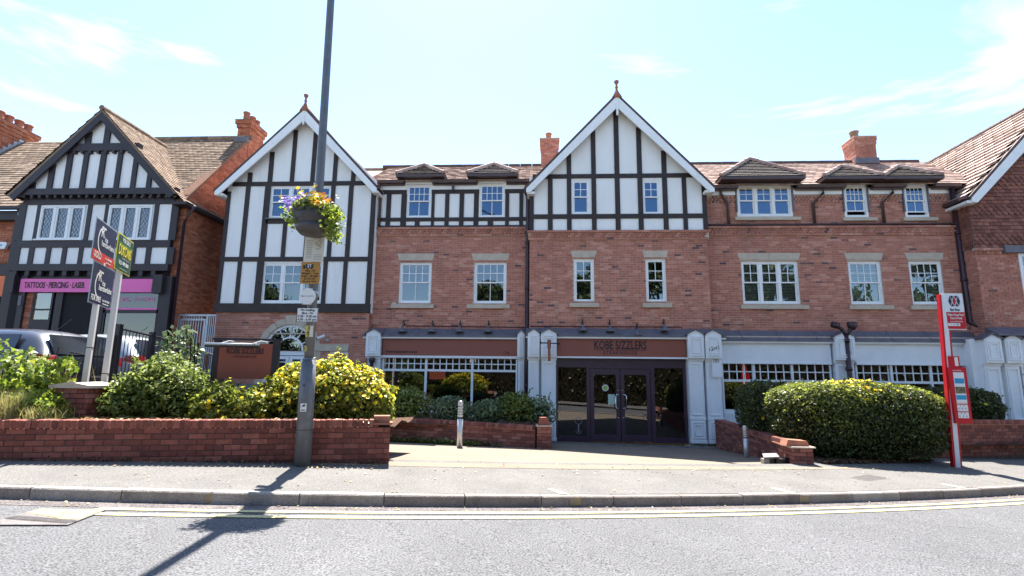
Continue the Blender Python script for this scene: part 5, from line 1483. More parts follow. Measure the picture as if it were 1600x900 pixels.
# pink fascia and ground floor
pf = (TX(35, 4.83), TX(245.5, 4.83), at(140, 457, YT)[1], at(140, 436.5, YT)[1])
MB().box(pf[0], pf[1], YT - .08, YT + .05, pf[2], pf[3]).build("fascia", M_pink, TB)
text("lettering", "TATTOOS · PIERCING · LASER", .27, (TX(42, 4.83), YT - .085, (pf[2] + pf[3]) / 2), FACE_STREET, M_letter, TB, 'LEFT', 1, .003, .024, width=TX(136, 4.83) - TX(42, 4.83))
gp = MB(); gz0 = 1.5
for a, b in ((24, 33), (246, 262)): gp.box(TX(a, 3.5), TX(b, 3.5), YT - .06, YT + .2, gz0, zB0 - .16)
for a, b in ((80, 91), (150, 157)): gp.box(TX(a, 3.5), TX(b, 3.5), YT, YT + .12, gz0, pf[2])
gp.box(TX(24, 4), TX(262, 4), YT + .02, YT + .2, pf[3] + .01, zB0 - .16)
gp.build("shopfront_frame", M_timber2, TB)
for a, b in ((246, 262), (24, 33)): MB().box(TX(a, 4.9) - .02, TX(b, 4.9) - .05, YT - .2, YT - .05, pf[2] - .05, pf[3] + .12).build("console", M_timber2, TB)
bkp = MB(); brickwork(bkp, (TX(33, 3.5), YT + .02), (1, 0), (0, -1), TX(47, 3.5) - TX(33, 3.5), gz0, pf[2] - .02); bkp.box(TX(33, 3.5), TX(48, 3.5), YT + .03, YT + .1, gz0, pf[2], 1); bkp.build("brickwork", [M_obrick, M_omort], TB, kind="stuff")
sw_ = (TX(47, 3.9), TX(79, 3.9), at(60, 499, YT)[1], pf[2] - .02)
f = MB(); f.box(sw_[0], sw_[1], YT + .0, YT + .08, sw_[2] - .5, sw_[2]).box(sw_[0], sw_[0] + .06, YT, YT + .08, sw_[2], sw_[3]).box(sw_[1] - .06, sw_[1], YT, YT + .08, sw_[2], sw_[3]).box(sw_[0], sw_[1], YT + .01, YT + .08, (sw_[2] + sw_[3]) / 2 - .13, (sw_[2] + sw_[3]) / 2 - .08)
fo = f.build("shop_window", M_timber2, TB); MB().box(sw_[0] + .05, sw_[1] - .05, YT + .04, YT + .045, sw_[2], sw_[3]).build("pane", M_tglass, fo); MB().box(sw_[0], sw_[1], YT + .055, YT + .058, sw_[2], sw_[3]).build("blind", M_tback, fo)  # last sheet is a backing in the painted sky-reflection blue
f = MB(); a, b = TX(158, 3.5), TX(244, 3.5); zt_ = at(200, 484, YT)[1]
f.box(a, b, YT, YT + .07, zt_ - .1, zt_).box(a, b, YT, YT + .07, 2.0, 2.15); f.box(a, a + .06, YT, YT + .071, 2.0, pf[2]).box(b - .06, b, YT, YT + .071, 2.0, pf[2])
fo = f.build("shop_window", M_timber2, TB); MB().box(a, b, YT + .03, YT + .035, 2.15, pf[2]).build("pane", M_shopgl, fo)
MB().box(a + .05, b - .05, YT + .012, YT + .025, zt_ + .0, zt_ + .06).build("pink_trim", M_pink, fo)
text("lettering", "PIERCING · TATTOOS", .2, ((a + b) / 2, YT + .024, (zt_ + pf[2]) / 2 + .05), FACE_STREET, M_pink, fo, 'CENTER', 1, .001, .0, width=(b - a) * .8)
xq, zq = at(207, 552, YT); MB().tube([(xq, YT + .02, zq), (xq, YT + .028, zq)], .42, 24).build("round_emblem", M_pink, fo)
ring_ = MB(); ring(ring_, xq, zq, .12, .18, YT + .01, .008, .6, 5.6, 14); ring_.box(xq + .1, xq + .15, YT + .01, YT + .018, zq - .1, zq + .28); ring_.build("emblem_mark", M_navy, fo)
tl_ = mat("room_shelf_light", (.35, .35, .36), .6, .1)
for i in range(3): MB().tube([(a + .3 + i * .35, YT + 1.0, 2.2), (a + .8 + i * .3, YT + 1.4, 3.6)], .03, 6).build("stand", tl_, fo)
MB().box(TX(92, 3.5), TX(150, 3.5), YT + .9, YT + 1.0, gz0, pf[2]).build("porch_back", M_dark, TB)
for px, pz in ((38, 478),): 
    x_, z_ = at(px, pz, YT); MB().box(x_ - .08, x_ + .02, YT - .16, YT - .06, z_, z_ + .3).build("junction_box", M_lead, TB)

# neighbour at the very left: roof, chimney, brick wall, orange sign, alarm box
NB = thing("corner_shop_building", "brick shop at the left edge with tiled roof and four-pot chimney", "building", (-20, 17, 1.8))
slope_tiles(NB, "roof_tiles", (-24, 16.2, 7.55), (-16.6, 16.2, 7.55), (-15.5, 20.2, 11.75), (-24, 20.2, 11.75), M_otile, 30, 34, .022)
m_ = MB(); m_.face([(-24, 20.2, 11.75), (-15.5, 20.2, 11.75), (-15.5, 24, 7.5), (-24, 24, 7.5)]); m_.build("rear_roof", M_otile, NB)
m_ = MB(); m_.box(-24, -17.05, 16.5, 23, 1.0, 7.5); m_.build("wall", M_omort, NB)
bk = MB(); brickwork(bk, (-20.5, 16.49), (1, 0), (0, -1), 3.5, 4.0, 7.5); bk.build("brickwork", M_obrick, NB, kind="stuff")
g = MB(); g.box(-24, -17.0, 16.05, 16.2, 7.42, 7.52); g.build("gutter", M_timber2, NB); MB().box(-24, -16.95, 16.25, 16.5, 7.1, 7.4).build("fascia_board", M_timber2, NB)
xg, zg_ = at(4, 445, 16.3); MB().box(xg - 1.2, xg + .14, 16.3, 16.4, zg_ - .38, zg_ + .3).build("fascia", M_orange, NB)
MB().box(-24, -17.2, 16.32, 16.45, 1.4, zg_ - .4).build("shop_window", M_dark, NB)
MB().box(-24, -17.0, 16.3, 16.44, zg_ + .32, zg_ + .7).build("beam", M_timber2, NB)
xp = at(30, 350, 16.2)[0]
MB().tube([(xp, 16.15, 7.3), (xp + .0, 16.15, 4.3)], .05, 8).tube([(xp + .02, 16.15, 4.0), (xp + .02, 16.15, 1.4)], .05, 8).build("drainpipe", M_carw, NB, True)
MB().box(-17.35, -17.02, 16.1, 16.4, 1.3, 7.2).build("corner_post", M_timber2, NB)
xo = -18.75
chimney(NB, -22.9, -22.0, 19.1, 20.7, 10.2, 12.25, M_obrick, M_omort, ((.75, .1), (.72, .36), (.75, .62), (.75, .88)), .12, M_terra, .42, .16, 3)
m_ = MB()
for i in range(8): m_.frame((-22.0, 18.6 + i * .2, 10.12 + .2 * i), (.03, 0, 0), (0, .2, 0), (0, 0, .3))
m_.build("stepped_flashing", M_galv, NB, kind="stuff")
al = thing("alarm_box", "white burglar alarm box on the brick at the left edge", "alarm box", (xo, 16.4, 6)); x_, z_ = at(5, 384, 16.3)
MB().prism([(x_ - .22, 16.3, z_ - .1), (x_ + .05, 16.3, z_ - .1), (x_ + .12, 16.3, z_ + .08), (x_ + .05, 16.3, z_ + .13), (x_ - .22, 16.3, z_ + .13)], (0, .1, 0)).build("case", M_white, al); MB().box(x_ - .15, x_ - .05, 16.29, 16.3, z_, z_ + .04).build("strobe", M_blue, al)

# lean-to roof and metal gate in the gap between the buildings
lt_ = thing("lean_to_roof", "low lean-to with pale corrugated sheets between the two timbered buildings", "lean-to", (-11, 19.5, 4))
x0, z0 = at(292, 482, 19.0); x1, z1 = at(338, 471, 19.0)
c_ = MB()
for i in range(14):
    a = x0 + .35 + (x1 + .5 - x0) * i / 14; 
    c_.prism([(a, 18.6, z0 + .06 + .022 * i), (a + .05, 18.6, z0 + .13 + .024 * i), (a + .1, 18.6, z0 + .06 + .024 * i)], (0, 2.5, .25 + .02 * i))
c_.build("sheet", M_roofsh, lt_, kind="stuff")
MB().frame((x0 + .2, 18.55, z0 - .12), (x1 - x0 + .7, 0, -.03), (0, .05, 0), (0, 0, .14)).build("fascia", M_pineb, lt_)
MB().box(x0 + .3, x1 + .7, 18.65, 18.7, 1.6, z0 - .1).build("back_wall", M_timber2, lt_)
gt = thing("metal_gate", "galvanised barred metal gate between the two timbered buildings", "gate", (-11, 16.3, 1.6))
yg = 16.35; gx = lambda px: at(px, 500, yg)[0]; gzt = at(300, 491, yg)[1]; gzb = 1.7
f = MB(); f.box(gx(270), gx(337), yg, yg + .06, gzt - .06, gzt)
for a, b in ((275, 278.5), (322, 325)): f.box(gx(a), gx(b), yg, yg + .06, gzb, gzt - .06)
f.box(gx(281), gx(322), yg + .01, yg + .05, gzt - .2, gzt - .14).box(gx(281), gx(284), yg + .01, yg + .05, gzb, gzt - .2).box(gx(318), gx(321), yg + .01, yg + .05, gzb, gzt - .2)
f.build("frame", M_galv, gt)
for px in [271, 273.5] + [286 + 4 * i for i in range(8)] + [327 + 3 * i for i in range(4)]: MB().box(gx(px) - .012, gx(px) + .012, yg + .02, yg + .045, gzb, gzt - .06).build("bar", M_galv, gt)

# ================================================================== low brick walls
def street_wall():
    """front wall: stretcher courses under a brick-on-edge coping, following the fall of the footway"""
    ax, ay, bx_, by_ = -9.35, 6.03, -2.21, 7.96
    L = math.hypot(bx_ - ax, by_ - ay); u = ((bx_ - ax) / L, (by_ - ay) / L); n = (u[1], -u[0])
    ztop = lambda p: 1.475 - .004 * p
    t = thing("street_wall", "low red brick garden wall along the footway behind the lamp post", "wall", (ax, ay, 0.8))
    core = MB()
    a0 = Vector((ax, ay, .3)); core.frame(a0 - Vector((n[0], n[1], 0)) * 0, (u[0] * L, u[1] * L, 0), (-n[0] * .215, -n[1] * .215, 0), (0, 0, 1.03)); core.build("mortar_core", M_wmort, t)
    return t, (ax, ay), u, n, L
SW, so_, su, sn, sL = street_wall()
zst = 1.355
loose_bricks(SW, (so_[0], so_[1]), su, sn, sL, zst - .075 * 8, zst, (), M_wbrick, depth=.02, jitter=.003, zoff=lambda p: -.004 * p)
k = 0; x = 0.0
eb = MB(); c = .006; w_, h_, d_ = .061, .104, .215
V_ = [(0, 0, 0), (w_, 0, 0), (w_, 0, h_ - c), (w_ - c, 0, h_), (c, 0, h_), (0, 0, h_ - c)]
eb.prism(V_, (0, d_, 0), 0, -1); coping_mesh = eb.mesh("coping_brick", M_wbrick)
while x < sL - .02:
    if x < sL - .2:
        o_ = bpy.data.objects.new("coping_brick", coping_mesh); C.objects.link(o_)
        pr = .018 + random.uniform(-.005, .005)
        o_.location = (so_[0] + su[0] * x + sn[0] * pr, so_[1] + su[1] * x + sn[1] * pr, zst - .004 * x + random.uniform(-.003, .003)); o_.rotation_euler = (random.uniform(-.015, .015), random.uniform(-.03, .03), math.atan2(su[1], su[0]) + random.uniform(-.02, .02)); adopt(o_, SW)
    x += .0755
# the end stop: tile creasing and a raised end block
e0 = Vector((so_[0], so_[1], 0)) + Vector((su[0], su[1], 0)) * (sL - .235)
nn_ = Vector((-sn[0], -sn[1], 0)); uu_ = Vector((su[0], su[1], 0))
MB().frame(e0 + Vector((0, 0, zst + .01)) - nn_ * .04, uu_ * .27, nn_ * .3, (0, 0, .03)).build("creasing_tile", M_terra, SW)
MB().frame(e0 + Vector((0, 0, zst + .042)) - nn_ * .01, uu_ * .23, nn_ * .23, (0, 0, .09)).build("end_block", M_terra, SW)
bk = MB(); brickwork(bk, (so_[0] + su[0] * sL, so_[1] + su[1] * sL), (-sn[0], -sn[1]), su, .215, zst - .6, zst); bk.build("end_bricks", M_wbrick, SW, kind="stuff")

def garden_wall(name, label, cat, a, b, ztop, zbot, courses, m=M_pbrick, thick=.22, cope='edge', step=None, group=None):
    """wall between plan points a and b; ztop/zbot are (start, end) heights"""
    L = math.hypot(b[0] - a[0], b[1] - a[1]); u = ((b[0] - a[0]) / L, (b[1] - a[1]) / L); n = (u[1], -u[0]); s = (ztop[1] - ztop[0]) / L
    t = thing(name, label, cat, (a[0], a[1], zbot[0]), group)
    c_ = MB(); H = ztop[0] - .11
    c_.prism([(a[0], a[1], zbot[0] - .3), (b[0], b[1], zbot[1] - .3), (b[0], b[1], ztop[1] - .02), (a[0], a[1], ztop[0] - .02)], (-n[0] * thick, -n[1] * thick, 0)); c_.build("mortar_core", M_wmort, t)
    z0 = H - .075 * courses
    cnt = loose_bricks(t, a, u, n, L, z0, H, (), m, depth=.02, jitter=.003, zoff=lambda p: s * p)
    # coping of bricks on edge over a projecting tile course
    MB().prism([(a[0] + n[0] * .035, a[1] + n[1] * .035, H), (b[0] + n[0] * .035, b[1] + n[1] * .035, H + s * L), (b[0] + n[0] * .035, b[1] + n[1] * .035, H + s * L + .022), (a[0] + n[0] * .035, a[1] + n[1] * .035, H + .022)], (-n[0] * (thick + .07), -n[1] * (thick + .07), 0)).build("creasing_course", M_terra, t)
    x = 0
    key = ("cope", m.name)
    if key not in unit:
        eb = MB(); w2, h2, d2 = .064, .088, thick + .02; V2 = [(0, 0, 0), (w2, 0, 0), (w2, 0, h2 - .006), (w2 - .006, 0, h2), (.006, 0, h2), (0, 0, h2 - .006)]; eb.prism(V2, (0, d2, 0), 0, -1); unit[key] = eb.mesh("coping_brick", m)
    while x < L - .07:
        o_ = bpy.data.objects.new("coping_brick", unit[key]); C.objects.link(o_)
        o_.location = (a[0] + u[0] * x + n[0] * .01, a[1] + u[1] * x + n[1] * .01, H + .023 + s * x + random.uniform(-.002, .002)); o_.rotation_euler = (random.uniform(-.01, .01), math.atan(-s) * 0 + random.uniform(-.02, .02), math.atan2(u[1], u[0])); adopt(o_, t)
        x += .0755
    return t
def gpt(px, py):                                      # foot on the forecourt plane
    d = atd(px, py, 1) - CAM; t = (1.288 - CAM.z) / (d.z + .0187 * d.x + .064 * d.y); return CAM + d * t
pA = Vector((-3.9, 13.35, 0)); pB = gpt(862, 702)
pB = Vector((.18, 12.25, 0))
ztA = 1.17; ztB = .99
garden_wall("planter_wall", "low brick planter wall under the plain brown shop window, by the left bollard", "wall", (pA.x, pA.y), (-.12, 12.72), (1.09, .98), (.5, .48), 8)
# pier at its right end
def pier(name, label, x0, x1, y0, y1, z0, z1, m, ang=0.0, cap=M_terra):
    t = thing(name, label, "brick pier", ((x0 + x1) / 2, (y0 + y1) / 2, z0))
    MB().box(x0 + .008, x1 - .008, y0 + .008, y1 - .008, z0 - .3, z1).build("mortar_core", M_wmort, t)
    nC = int((z1 - z0) / .075) + 2
    for (o, u_, n_, L_) in (((x0, y0), (1, 0), (0, -1), x1 - x0), ((x1, y0), (0, 1), (1, 0), y1 - y0), ((x0, y1), (0, -1), (-1, 0), y1 - y0)):
        loose_bricks(t, o, u_, n_, L_, z1 - nC * .075, z1, (), m, depth=.012, jitter=.003)
    return t
pr_ = pier("wall_pier", "short brick pier ending the planter wall beside the left white pilasters", -.08, .24, 12.58, 12.9, .48, .98, M_pbrick)
MB().box(-.11, .27, 12.55, 12.93, .98, 1.01).build("cap_tile", M_stone, pr_); MB().prism([(-.06, 12.6, 1.012), (.22, 12.6, 1.012), (.16, 12.6, 1.18), (-.03, 12.6, 1.18)], (0, .26, 0)).build("cap_brick", M_pbrick, pr_)
# right planter: side wall running from the shopfront to the pier by the footway
garden_wall("side_wall", "brick planter wall running back from the footway beside the right bollard", "wall", (4.86, 15.6), (4.72, 10.75), (1.0, .93), (.2, .5), 10)
pr_ = pier("wall_pier", "brick pier with stone cap at the footway, in front of the big right hedge", 4.60, 4.94, 10.34, 10.74, .5, .86, M_pbrick)
MB().box(4.56, 4.98, 10.3, 10.78, .86, .885).build("cap_tile", M_stone, pr_); MB().prism([(4.5, 10.4, .89), (4.92, 10.4, .89), (4.88, 10.4, .98), (4.54, 10.4, 1.0)], (0, .28, 0)).build("cap_brick", M_terra, pr_)
# wall far right along the side path
garden_wall("boundary_wall", "dark red brick boundary wall behind the bus stop, at the right edge", "wall", (7.6, 12.15), (14.6, 14.8), (1.27, 1.17), (.5, .35), 9, M_wbrick)
# the pier standing in the left bed
pr_ = pier("wall_pier", "brick pier with weathered stone cap in the left planting bed, below the agents' boards", -7.12, -6.62, 7.62, 8.1, 1.38, 1.84, M_pbrick)
MB().prism([(-7.18, 7.56, 1.84), (-6.56, 7.56, 1.84), (-6.56, 7.56, 1.88), (-6.87, 7.56, 1.93), (-7.18, 7.56, 1.88)], (0, .6, 0)).build("cap_stone", M_stone, pr_)

# ================================================================== plants
def leaf_mesh(name, P, size, m, aspect=1.7, up=0.35, fold=True, tint=None, nrm=None, outward=0.0):
    """one quad per leaf at points P (n,3)"""
    n = len(P)
    d = rng.normal(size=(n, 3)); d /= np.linalg.norm(d, axis=1)[:, None]
    d[:, 2] += up; d /= np.linalg.norm(d, axis=1)[:, None]
    if nrm is not None: d = d + nrm * outward; d /= np.linalg.norm(d, axis=1)[:, None]
    t = rng.normal(size=(n, 3)); a = np.cross(d, t); a /= np.linalg.norm(a, axis=1)[:, None]; b = np.cross(d, a)
    s = size * rng.uniform(.6, 1.3, size=(n, 1))
    L = a * s * aspect * .5; W = b * s * .5
    V = np.stack([P - L, P + W * .9 + d * s * .08, P + L, P - W * .9 + d * s * .08], axis=1).reshape(-1, 3)
    me = bpy.data.meshes.new(name)
    me.vertices.add(4 * n); me.vertices.foreach_set("co", V.astype(np.float32).ravel())
    me.loops.add(4 * n); me.loops.foreach_set("vertex_index", np.arange(4 * n, dtype=np.int32))
    me.polygons.add(n); me.polygons.foreach_set("loop_start", np.arange(0, 4 * n, 4, dtype=np.int32)); me.polygons.foreach_set("loop_total", np.full(n, 4, dtype=np.int32))
    me.update(calc_edges=True)
    me.materials.append(m)
    at_ = me.attributes.new("tint", 'FLOAT', 'FACE'); at_.data.foreach_set("value", (rng.random(n) if tint is None else tint).astype(np.float32))
    return me

def lump(D, k, amp):
    """smooth bumps over directions/positions D"""
    r = np.zeros(len(D))
    for i in range(5):
        w = rng.normal(size=3) * k * (1 + .5 * i); r += np.sin(D @ w + rng.uniform(0, 6.28)) / (1 + .6 * i)
    return r * amp / 2

def blob_points(n, c, rad, amp=.12, depth=.22, k=3.0, flat=None, power=2.0, zmin=None):
    """points in the outer shell of a lumpy (super)ellipsoid"""
    D = rng.normal(size=(n, 3)); D /= np.linalg.norm(D, axis=1)[:, None]
    q = (np.abs(D) ** power).sum(axis=1) ** (-1 / power)
    S = D * q[:, None]
    rr = 1 + lump(D, k, amp) - np.abs(rng.normal(size=n)) * depth * (rng.random(n) < .8)
    stray = rng.random(n) < .03; rr[stray] += rng.random(stray.sum()) * .09
    P = S * rr[:, None] * np.array(rad) + np.array(c)
    N = D / np.array(rad); N /= np.linalg.norm(N, axis=1)[:, None]
    if zmin is not None:
        k_ = P[:, 2] > zmin; P, N = P[k_], N[k_]
    return P, N

def flowers(name, P, N, size, m, parent, petals=5):
    n = len(P); V = []; Fc = []; T = []
    for i in range(n):
        nn = Vector(N[i]) + Vector(rng.normal(size=3) * .4) + Vector((0, 0, .3)); nn.normalize()
        a = nn.orthogonal().normalized(); b = nn.cross(a); s = size * random.uniform(.7, 1.2); c = Vector(P[i]) + nn * .015; ph = random.random() * 6; t = random.random()
        for j in range(petals):
            th = ph + j * 2 * math.pi / petals; u = a * math.cos(th) + b * math.sin(th); v = a * -math.sin(th) + b * math.cos(th)
            k = len(V); V += [tuple(c), tuple(c + u * s * .35 + v * s * .24 + nn * s * .1), tuple(c + u * s * .55 + nn * s * .14), tuple(c + u * s * .35 - v * s * .24 + nn * s * .1)]
            Fc.append((k, k + 1, k + 2, k + 3)); T.append(t)
    mb_ = MB(); mb_.v, mb_.f, mb_.m, mb_.t = V, Fc, [0] * len(Fc), T
    return mb_.build(name, m, parent, kind="stuff")

def stems(parent, c, spread, n, h, m=M_twig, r=.012):
    mb_ = MB()
    for i in range(n):
        a = random.random() * 6.28; q = random.random() ** .5
        p0 = Vector((c[0] + math.cos(a) * spread[0] * q * .6, c[1] + math.sin(a) * spread[1] * q * .6, c[2]))
        p2 = Vector((c[0] + math.cos(a) * spread[0] * q, c[1] + math.sin(a) * spread[1] * q, c[2] + h * random.uniform(.6, 1)))
        mb_.tube([p0, p0.lerp(p2, .5) + Vector((random.uniform(-.05, .05), random.uniform(-.05, .05), .03)), p2], r, 5, cap=False, r2=r * .4)
    return mb_.build("stems", m, parent, kind="stuff")

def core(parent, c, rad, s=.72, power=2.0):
    """uneven dark filler inside a bush, painting the shade between its leaves"""
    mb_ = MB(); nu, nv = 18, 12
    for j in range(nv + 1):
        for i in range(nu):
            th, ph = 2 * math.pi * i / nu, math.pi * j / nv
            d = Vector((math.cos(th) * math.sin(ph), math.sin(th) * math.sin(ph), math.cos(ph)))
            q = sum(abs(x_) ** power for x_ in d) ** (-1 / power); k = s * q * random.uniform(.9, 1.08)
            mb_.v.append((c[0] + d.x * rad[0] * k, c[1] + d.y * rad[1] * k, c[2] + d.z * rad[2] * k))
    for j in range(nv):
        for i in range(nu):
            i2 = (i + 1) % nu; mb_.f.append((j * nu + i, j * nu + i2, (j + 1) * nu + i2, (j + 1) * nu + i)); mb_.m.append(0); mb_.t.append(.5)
    return mb_.build("dark_core", M_twig, parent)

def bush(name, label, cat, blobs, n, size, m, z0, flow=None, group=None, depth=.22, amp=.12, k=3.0, power=2.0, corek=.72, aspect=1.7, up=.35):
    """blobs: list of (centre, radii, weight)"""
    c0 = blobs[0][0]; t = thing(name, label, cat, (c0[0], c0[1], z0), group)
    tot = sum(b[2] for b in blobs); Ps, Ns = [], []
    for c, rad, w in blobs:
        P, N = blob_points(int(n * w / tot), c, rad, amp, depth, k, power=power, zmin=z0 - .02); Ps.append(P); Ns.append(N)
        if corek: core(t, c, rad, corek, power)
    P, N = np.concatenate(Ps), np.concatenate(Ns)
    o = link("foliage", leaf_mesh("foliage", P, size, m, aspect, up, nrm=N, outward=.5), t, kind="stuff")
    top = np.nonzero((N[:, 2] > -.1) & (P[:, 2] > z0 + .1))[0]; ns = max(12, n // 110); sh, sp_ = [], MB()
    for i in rng.choice(top, min(ns, len(top)), replace=False):
        p0 = Vector(P[i]); dv = (Vector(N[i]) * .7 + Vector((rng.normal() * .35, rng.normal() * .35, .8))).normalized(); ln = (.05 + .16 * random.random() ** 2) * (1.0 if depth > .15 else .6)
        sp_.tube([p0 - dv * .05, p0 + dv * ln], .0035, 3, cap=False)
        for k_ in range(9): sh.append(p0 + dv * ln * (k_ + 1) / 9 + Vector(rng.normal(size=3) * .012))
    link("shoots", leaf_mesh("shoots", np.array([tuple(q) for q in sh]), size * .9, m, aspect, .6), t, kind="stuff"); sp_.build("shoot_stems", M_twig, t, kind="stuff")
    stems(t, (c0[0], c0[1], z0), (blobs[0][1][0] * .7, blobs[0][1][1] * .7), 14, blobs[0][1][2] * 1.3)
    if flow:
        cnt, fs, fm, zf, nm = flow
        idx = rng.permutation(len(P)); sel = []
        for i in idx:
            if len(sel) >= cnt: break
            if zf(P[i], N[i]): sel.append(i)
        sel = np.array(sel); flowers(nm, P[sel] + N[sel] * .02, N[sel], fs, fm, t)
    return t

# the big flowering bush by the lamp post
ybush = bush("flowering_bush", "tall bush smothered in yellow flowers behind the lamp post", "bush",
     [((-3.45, 8.75, 1.68), (.95, .62, .62), 5), ((-2.9, 8.72, 1.60), (.52, .5, .52), 2.4), ((-4.1, 8.55, 1.55), (.5, .5, .48), 2)], 17000, .045, M_leafy, 1.34,
     (1700, .060, M_yflow, lambda p, q: (q[2] > random.uniform(-.15, .8) or q[2] > .45) and q[1] < .75, "flowers"), depth=.2, amp=.16, k=4)
bush("shrub", "leafy pale green shrub between the brick pier and the brown restaurant board", "bush",
     [((-5.92, 8.35, 1.72), (.66, .55, .60), 4), ((-6.32, 8.15, 1.6), (.42, .45, .45), 2)], 13500, .042, M_leafg, 1.35, depth=.25, amp=.18, k=4.5)
bush("flowering_bush", "low lime shrub with a few yellow flowers under the brown restaurant board", "bush",
     [((-4.9, 8.12, 1.52), (.42, .4, .40), 3), ((-4.45, 8.15, 1.5), (.35, .35, .36), 2)], 7000, .045, M_leafy, 1.35, (70, .07, M_yflow, lambda p, q: q[1] < .4 and p[0] > -4.9, "flowers"), depth=.25, amp=.18, k=5)
# tall pale sprigs rising behind the shrub
sp = thing("shrub", "tall sparse silvery sprigs rising above the shrub in front of the metal gate", "shrub", (-6.3, 9.0, 1.4))
Pp = []; sm = MB()
for (px, top, base) in ((262, 520, 560), (268, 512, 560), (277, 525, 560), (286, 517, 560), (292, 512, 562), (299, 520, 565), (304, 530, 566), (256, 532, 562), (310, 536, 566)):
    b_ = atd(px + random.uniform(-6, 6), base + 20, 9.3); t_ = atd(px, top, 9.3)
    sm.tube([b_, t_], .008, 5, cap=False)
    for i in range(26):
        s = random.random() ** .7; Pp.append(list(b_.lerp(t_, s) + Vector(rng.normal(size=3) * .05)))
link("foliage", leaf_mesh("foliage", np.array(Pp), .07, M_leafp, 1.8, .5), sp, kind="stuff"); sm.build("stems", M_twig, sp, kind="stuff")

# broad-leaved lime shrub at the left edge
def broad_leaf(name, Ps, size, m, parent):
    """lobed leaves: 7-point fans"""
    mb_ = MB()
    for p in Ps:
        nn = Vector(rng.normal(size=3)) + Vector((.3, -.8, 1.0)); nn.normalize(); a = nn.orthogonal().normalized(); b = nn.cross(a); s = size * random.uniform(.6, 1.25); ph = random.random() * 6.28; t = random.random()
        c = Vector(p); pts = []
        for j, (r_, th) in enumerate(((.15, 0), (.75, .6), (.55, 1.1), (.95, 1.7), (.6, 2.4), (1.15, 3.14), (.6, 3.88), (.95, 4.58), (.55, 5.18), (.75, 5.68))):
            pts.append(c + (a * math.cos(th + ph) + b * math.sin(th + ph)) * s * r_ * .5 + nn * (-.06 * s * (j % 2)))
        k = len(mb_.v); mb_.v.append(tuple(c)); mb_.v += [tuple(q) for q in pts]
        for j in range(10): mb_.f.append((k, k + 1 + j, k + 1 + (j + 1) % 10)); mb_.m.append(0); mb_.t.append(t)
    return mb_.build(name, m, parent, kind="stuff")
bl_ = thing("shrub", "bright lime broad-leaved shrub at the left edge behind the street wall", "shrub", (-7.9, 7.6, 1.4))
pts = []
for c, rad, w in (((-8.0, 7.9, 2.0), (.40, .4, .42), 420), ((-7.55, 7.75, 1.88), (.4, .35, .38), 420), ((-8.3, 7.7, 2.3), (.25, .3, .3), 90), ((-7.25, 7.85, 2.2), (.25, .22, .12), 45), ((-8.0, 7.6, 1.65), (.5, .35, .3), 180)):
    P, N = blob_points(w, c, rad, .2, .5, 4); pts += [tuple(q) for q in P]
broad_leaf("foliage", pts, .125, M_leafl, bl_)
stems(bl_, (-7.8, 7.8, 1.36), (.5, .3), 16, 1.1)
# long dry grasses and weeds by the pier
gr = thing("grass", "dry yellow grass and weeds beside the brick pier in the bed", "grass", (-7.1, 7.4, 1.38), kind="stuff")
mb_ = MB()
def blade(mb, p, h, lean, w, t):
    a = random.random() * 6.28; d = Vector((math.cos(a), math.sin(a), 0)); s = Vector((-d.y, d.x, 0)) * w
    p = Vector(p); q1 = p + d * lean * .35 + Vector((0, 0, h * .6)); q2 = p + d * lean + Vector((0, 0, h))
    k = len(mb.v); mb.v += [tuple(p - s), tuple(p + s), tuple(q1 + s * .7), tuple(q1 - s * .7), tuple(q2)]
    mb.f += [(k, k + 1, k + 2, k + 3), (k + 3, k + 2, k + 4)]; mb.m += [0, 0]; mb.t += [t, t]
for i in range(3600):
    x = random.gauss(-7.3, .33); y = random.uniform(7.0, 7.62 if x > -7.15 else 8.3)
    if x > -6.7: continue
    blade(mb_, (x, y, 1.36), random.uniform(.1, .42) * (1.2 if x < -7.1 else .7), random.uniform(.03, .2), .006, random.random())
for i in range(26):
    x = random.uniform(-7.5, -6.95); y = random.uniform(7.7, 8.3); blade(mb_, (x, y, 1.4), random.uniform(.55, .95), random.uniform(.05, .3), .007, .9)
mb_.build("blades", M_straw, gr, kind="stuff")
P, N = blob_points(2600, (-7.2, 7.45, 1.5), (.42, .35, .28), .2, .5, 5, zmin=1.38); link("weeds", leaf_mesh("weeds", P, .045, M_leafl, 1.6), gr, kind="stuff")
# ivy and brown litter along the bed
lt = thing("ground_cover", "brown leaf litter and ivy trailing behind the street wall coping", "ground cover", (-5, 7.6, 1.4), kind="stuff")
P = np.stack([rng.uniform(-9, -2.5, 3500), np.zeros(3500), rng.uniform(1.37, 1.43, 3500)], axis=1); P[:, 1] = 6.7 + .268 * P[:, 0] + .013 * P[:, 0] ** 2 + 2.05 + rng.uniform(-.2, .5, 3500)
link("litter", leaf_mesh("litter", P, .045, M_litter, 1.4, 2.0), lt, kind="stuff")
P = np.stack([rng.uniform(-8.6, -7.3, 900), np.zeros(900), rng.uniform(1.38, 1.62, 900)], axis=1); P[:, 1] = 6.7 + .268 * P[:, 0] + .013 * P[:, 0] ** 2 + 1.9 + rng.uniform(-.1, .6, 900)
link("ivy", leaf_mesh("ivy", P, .07, M_leafr, 1.3, .8), lt, kind="stuff")

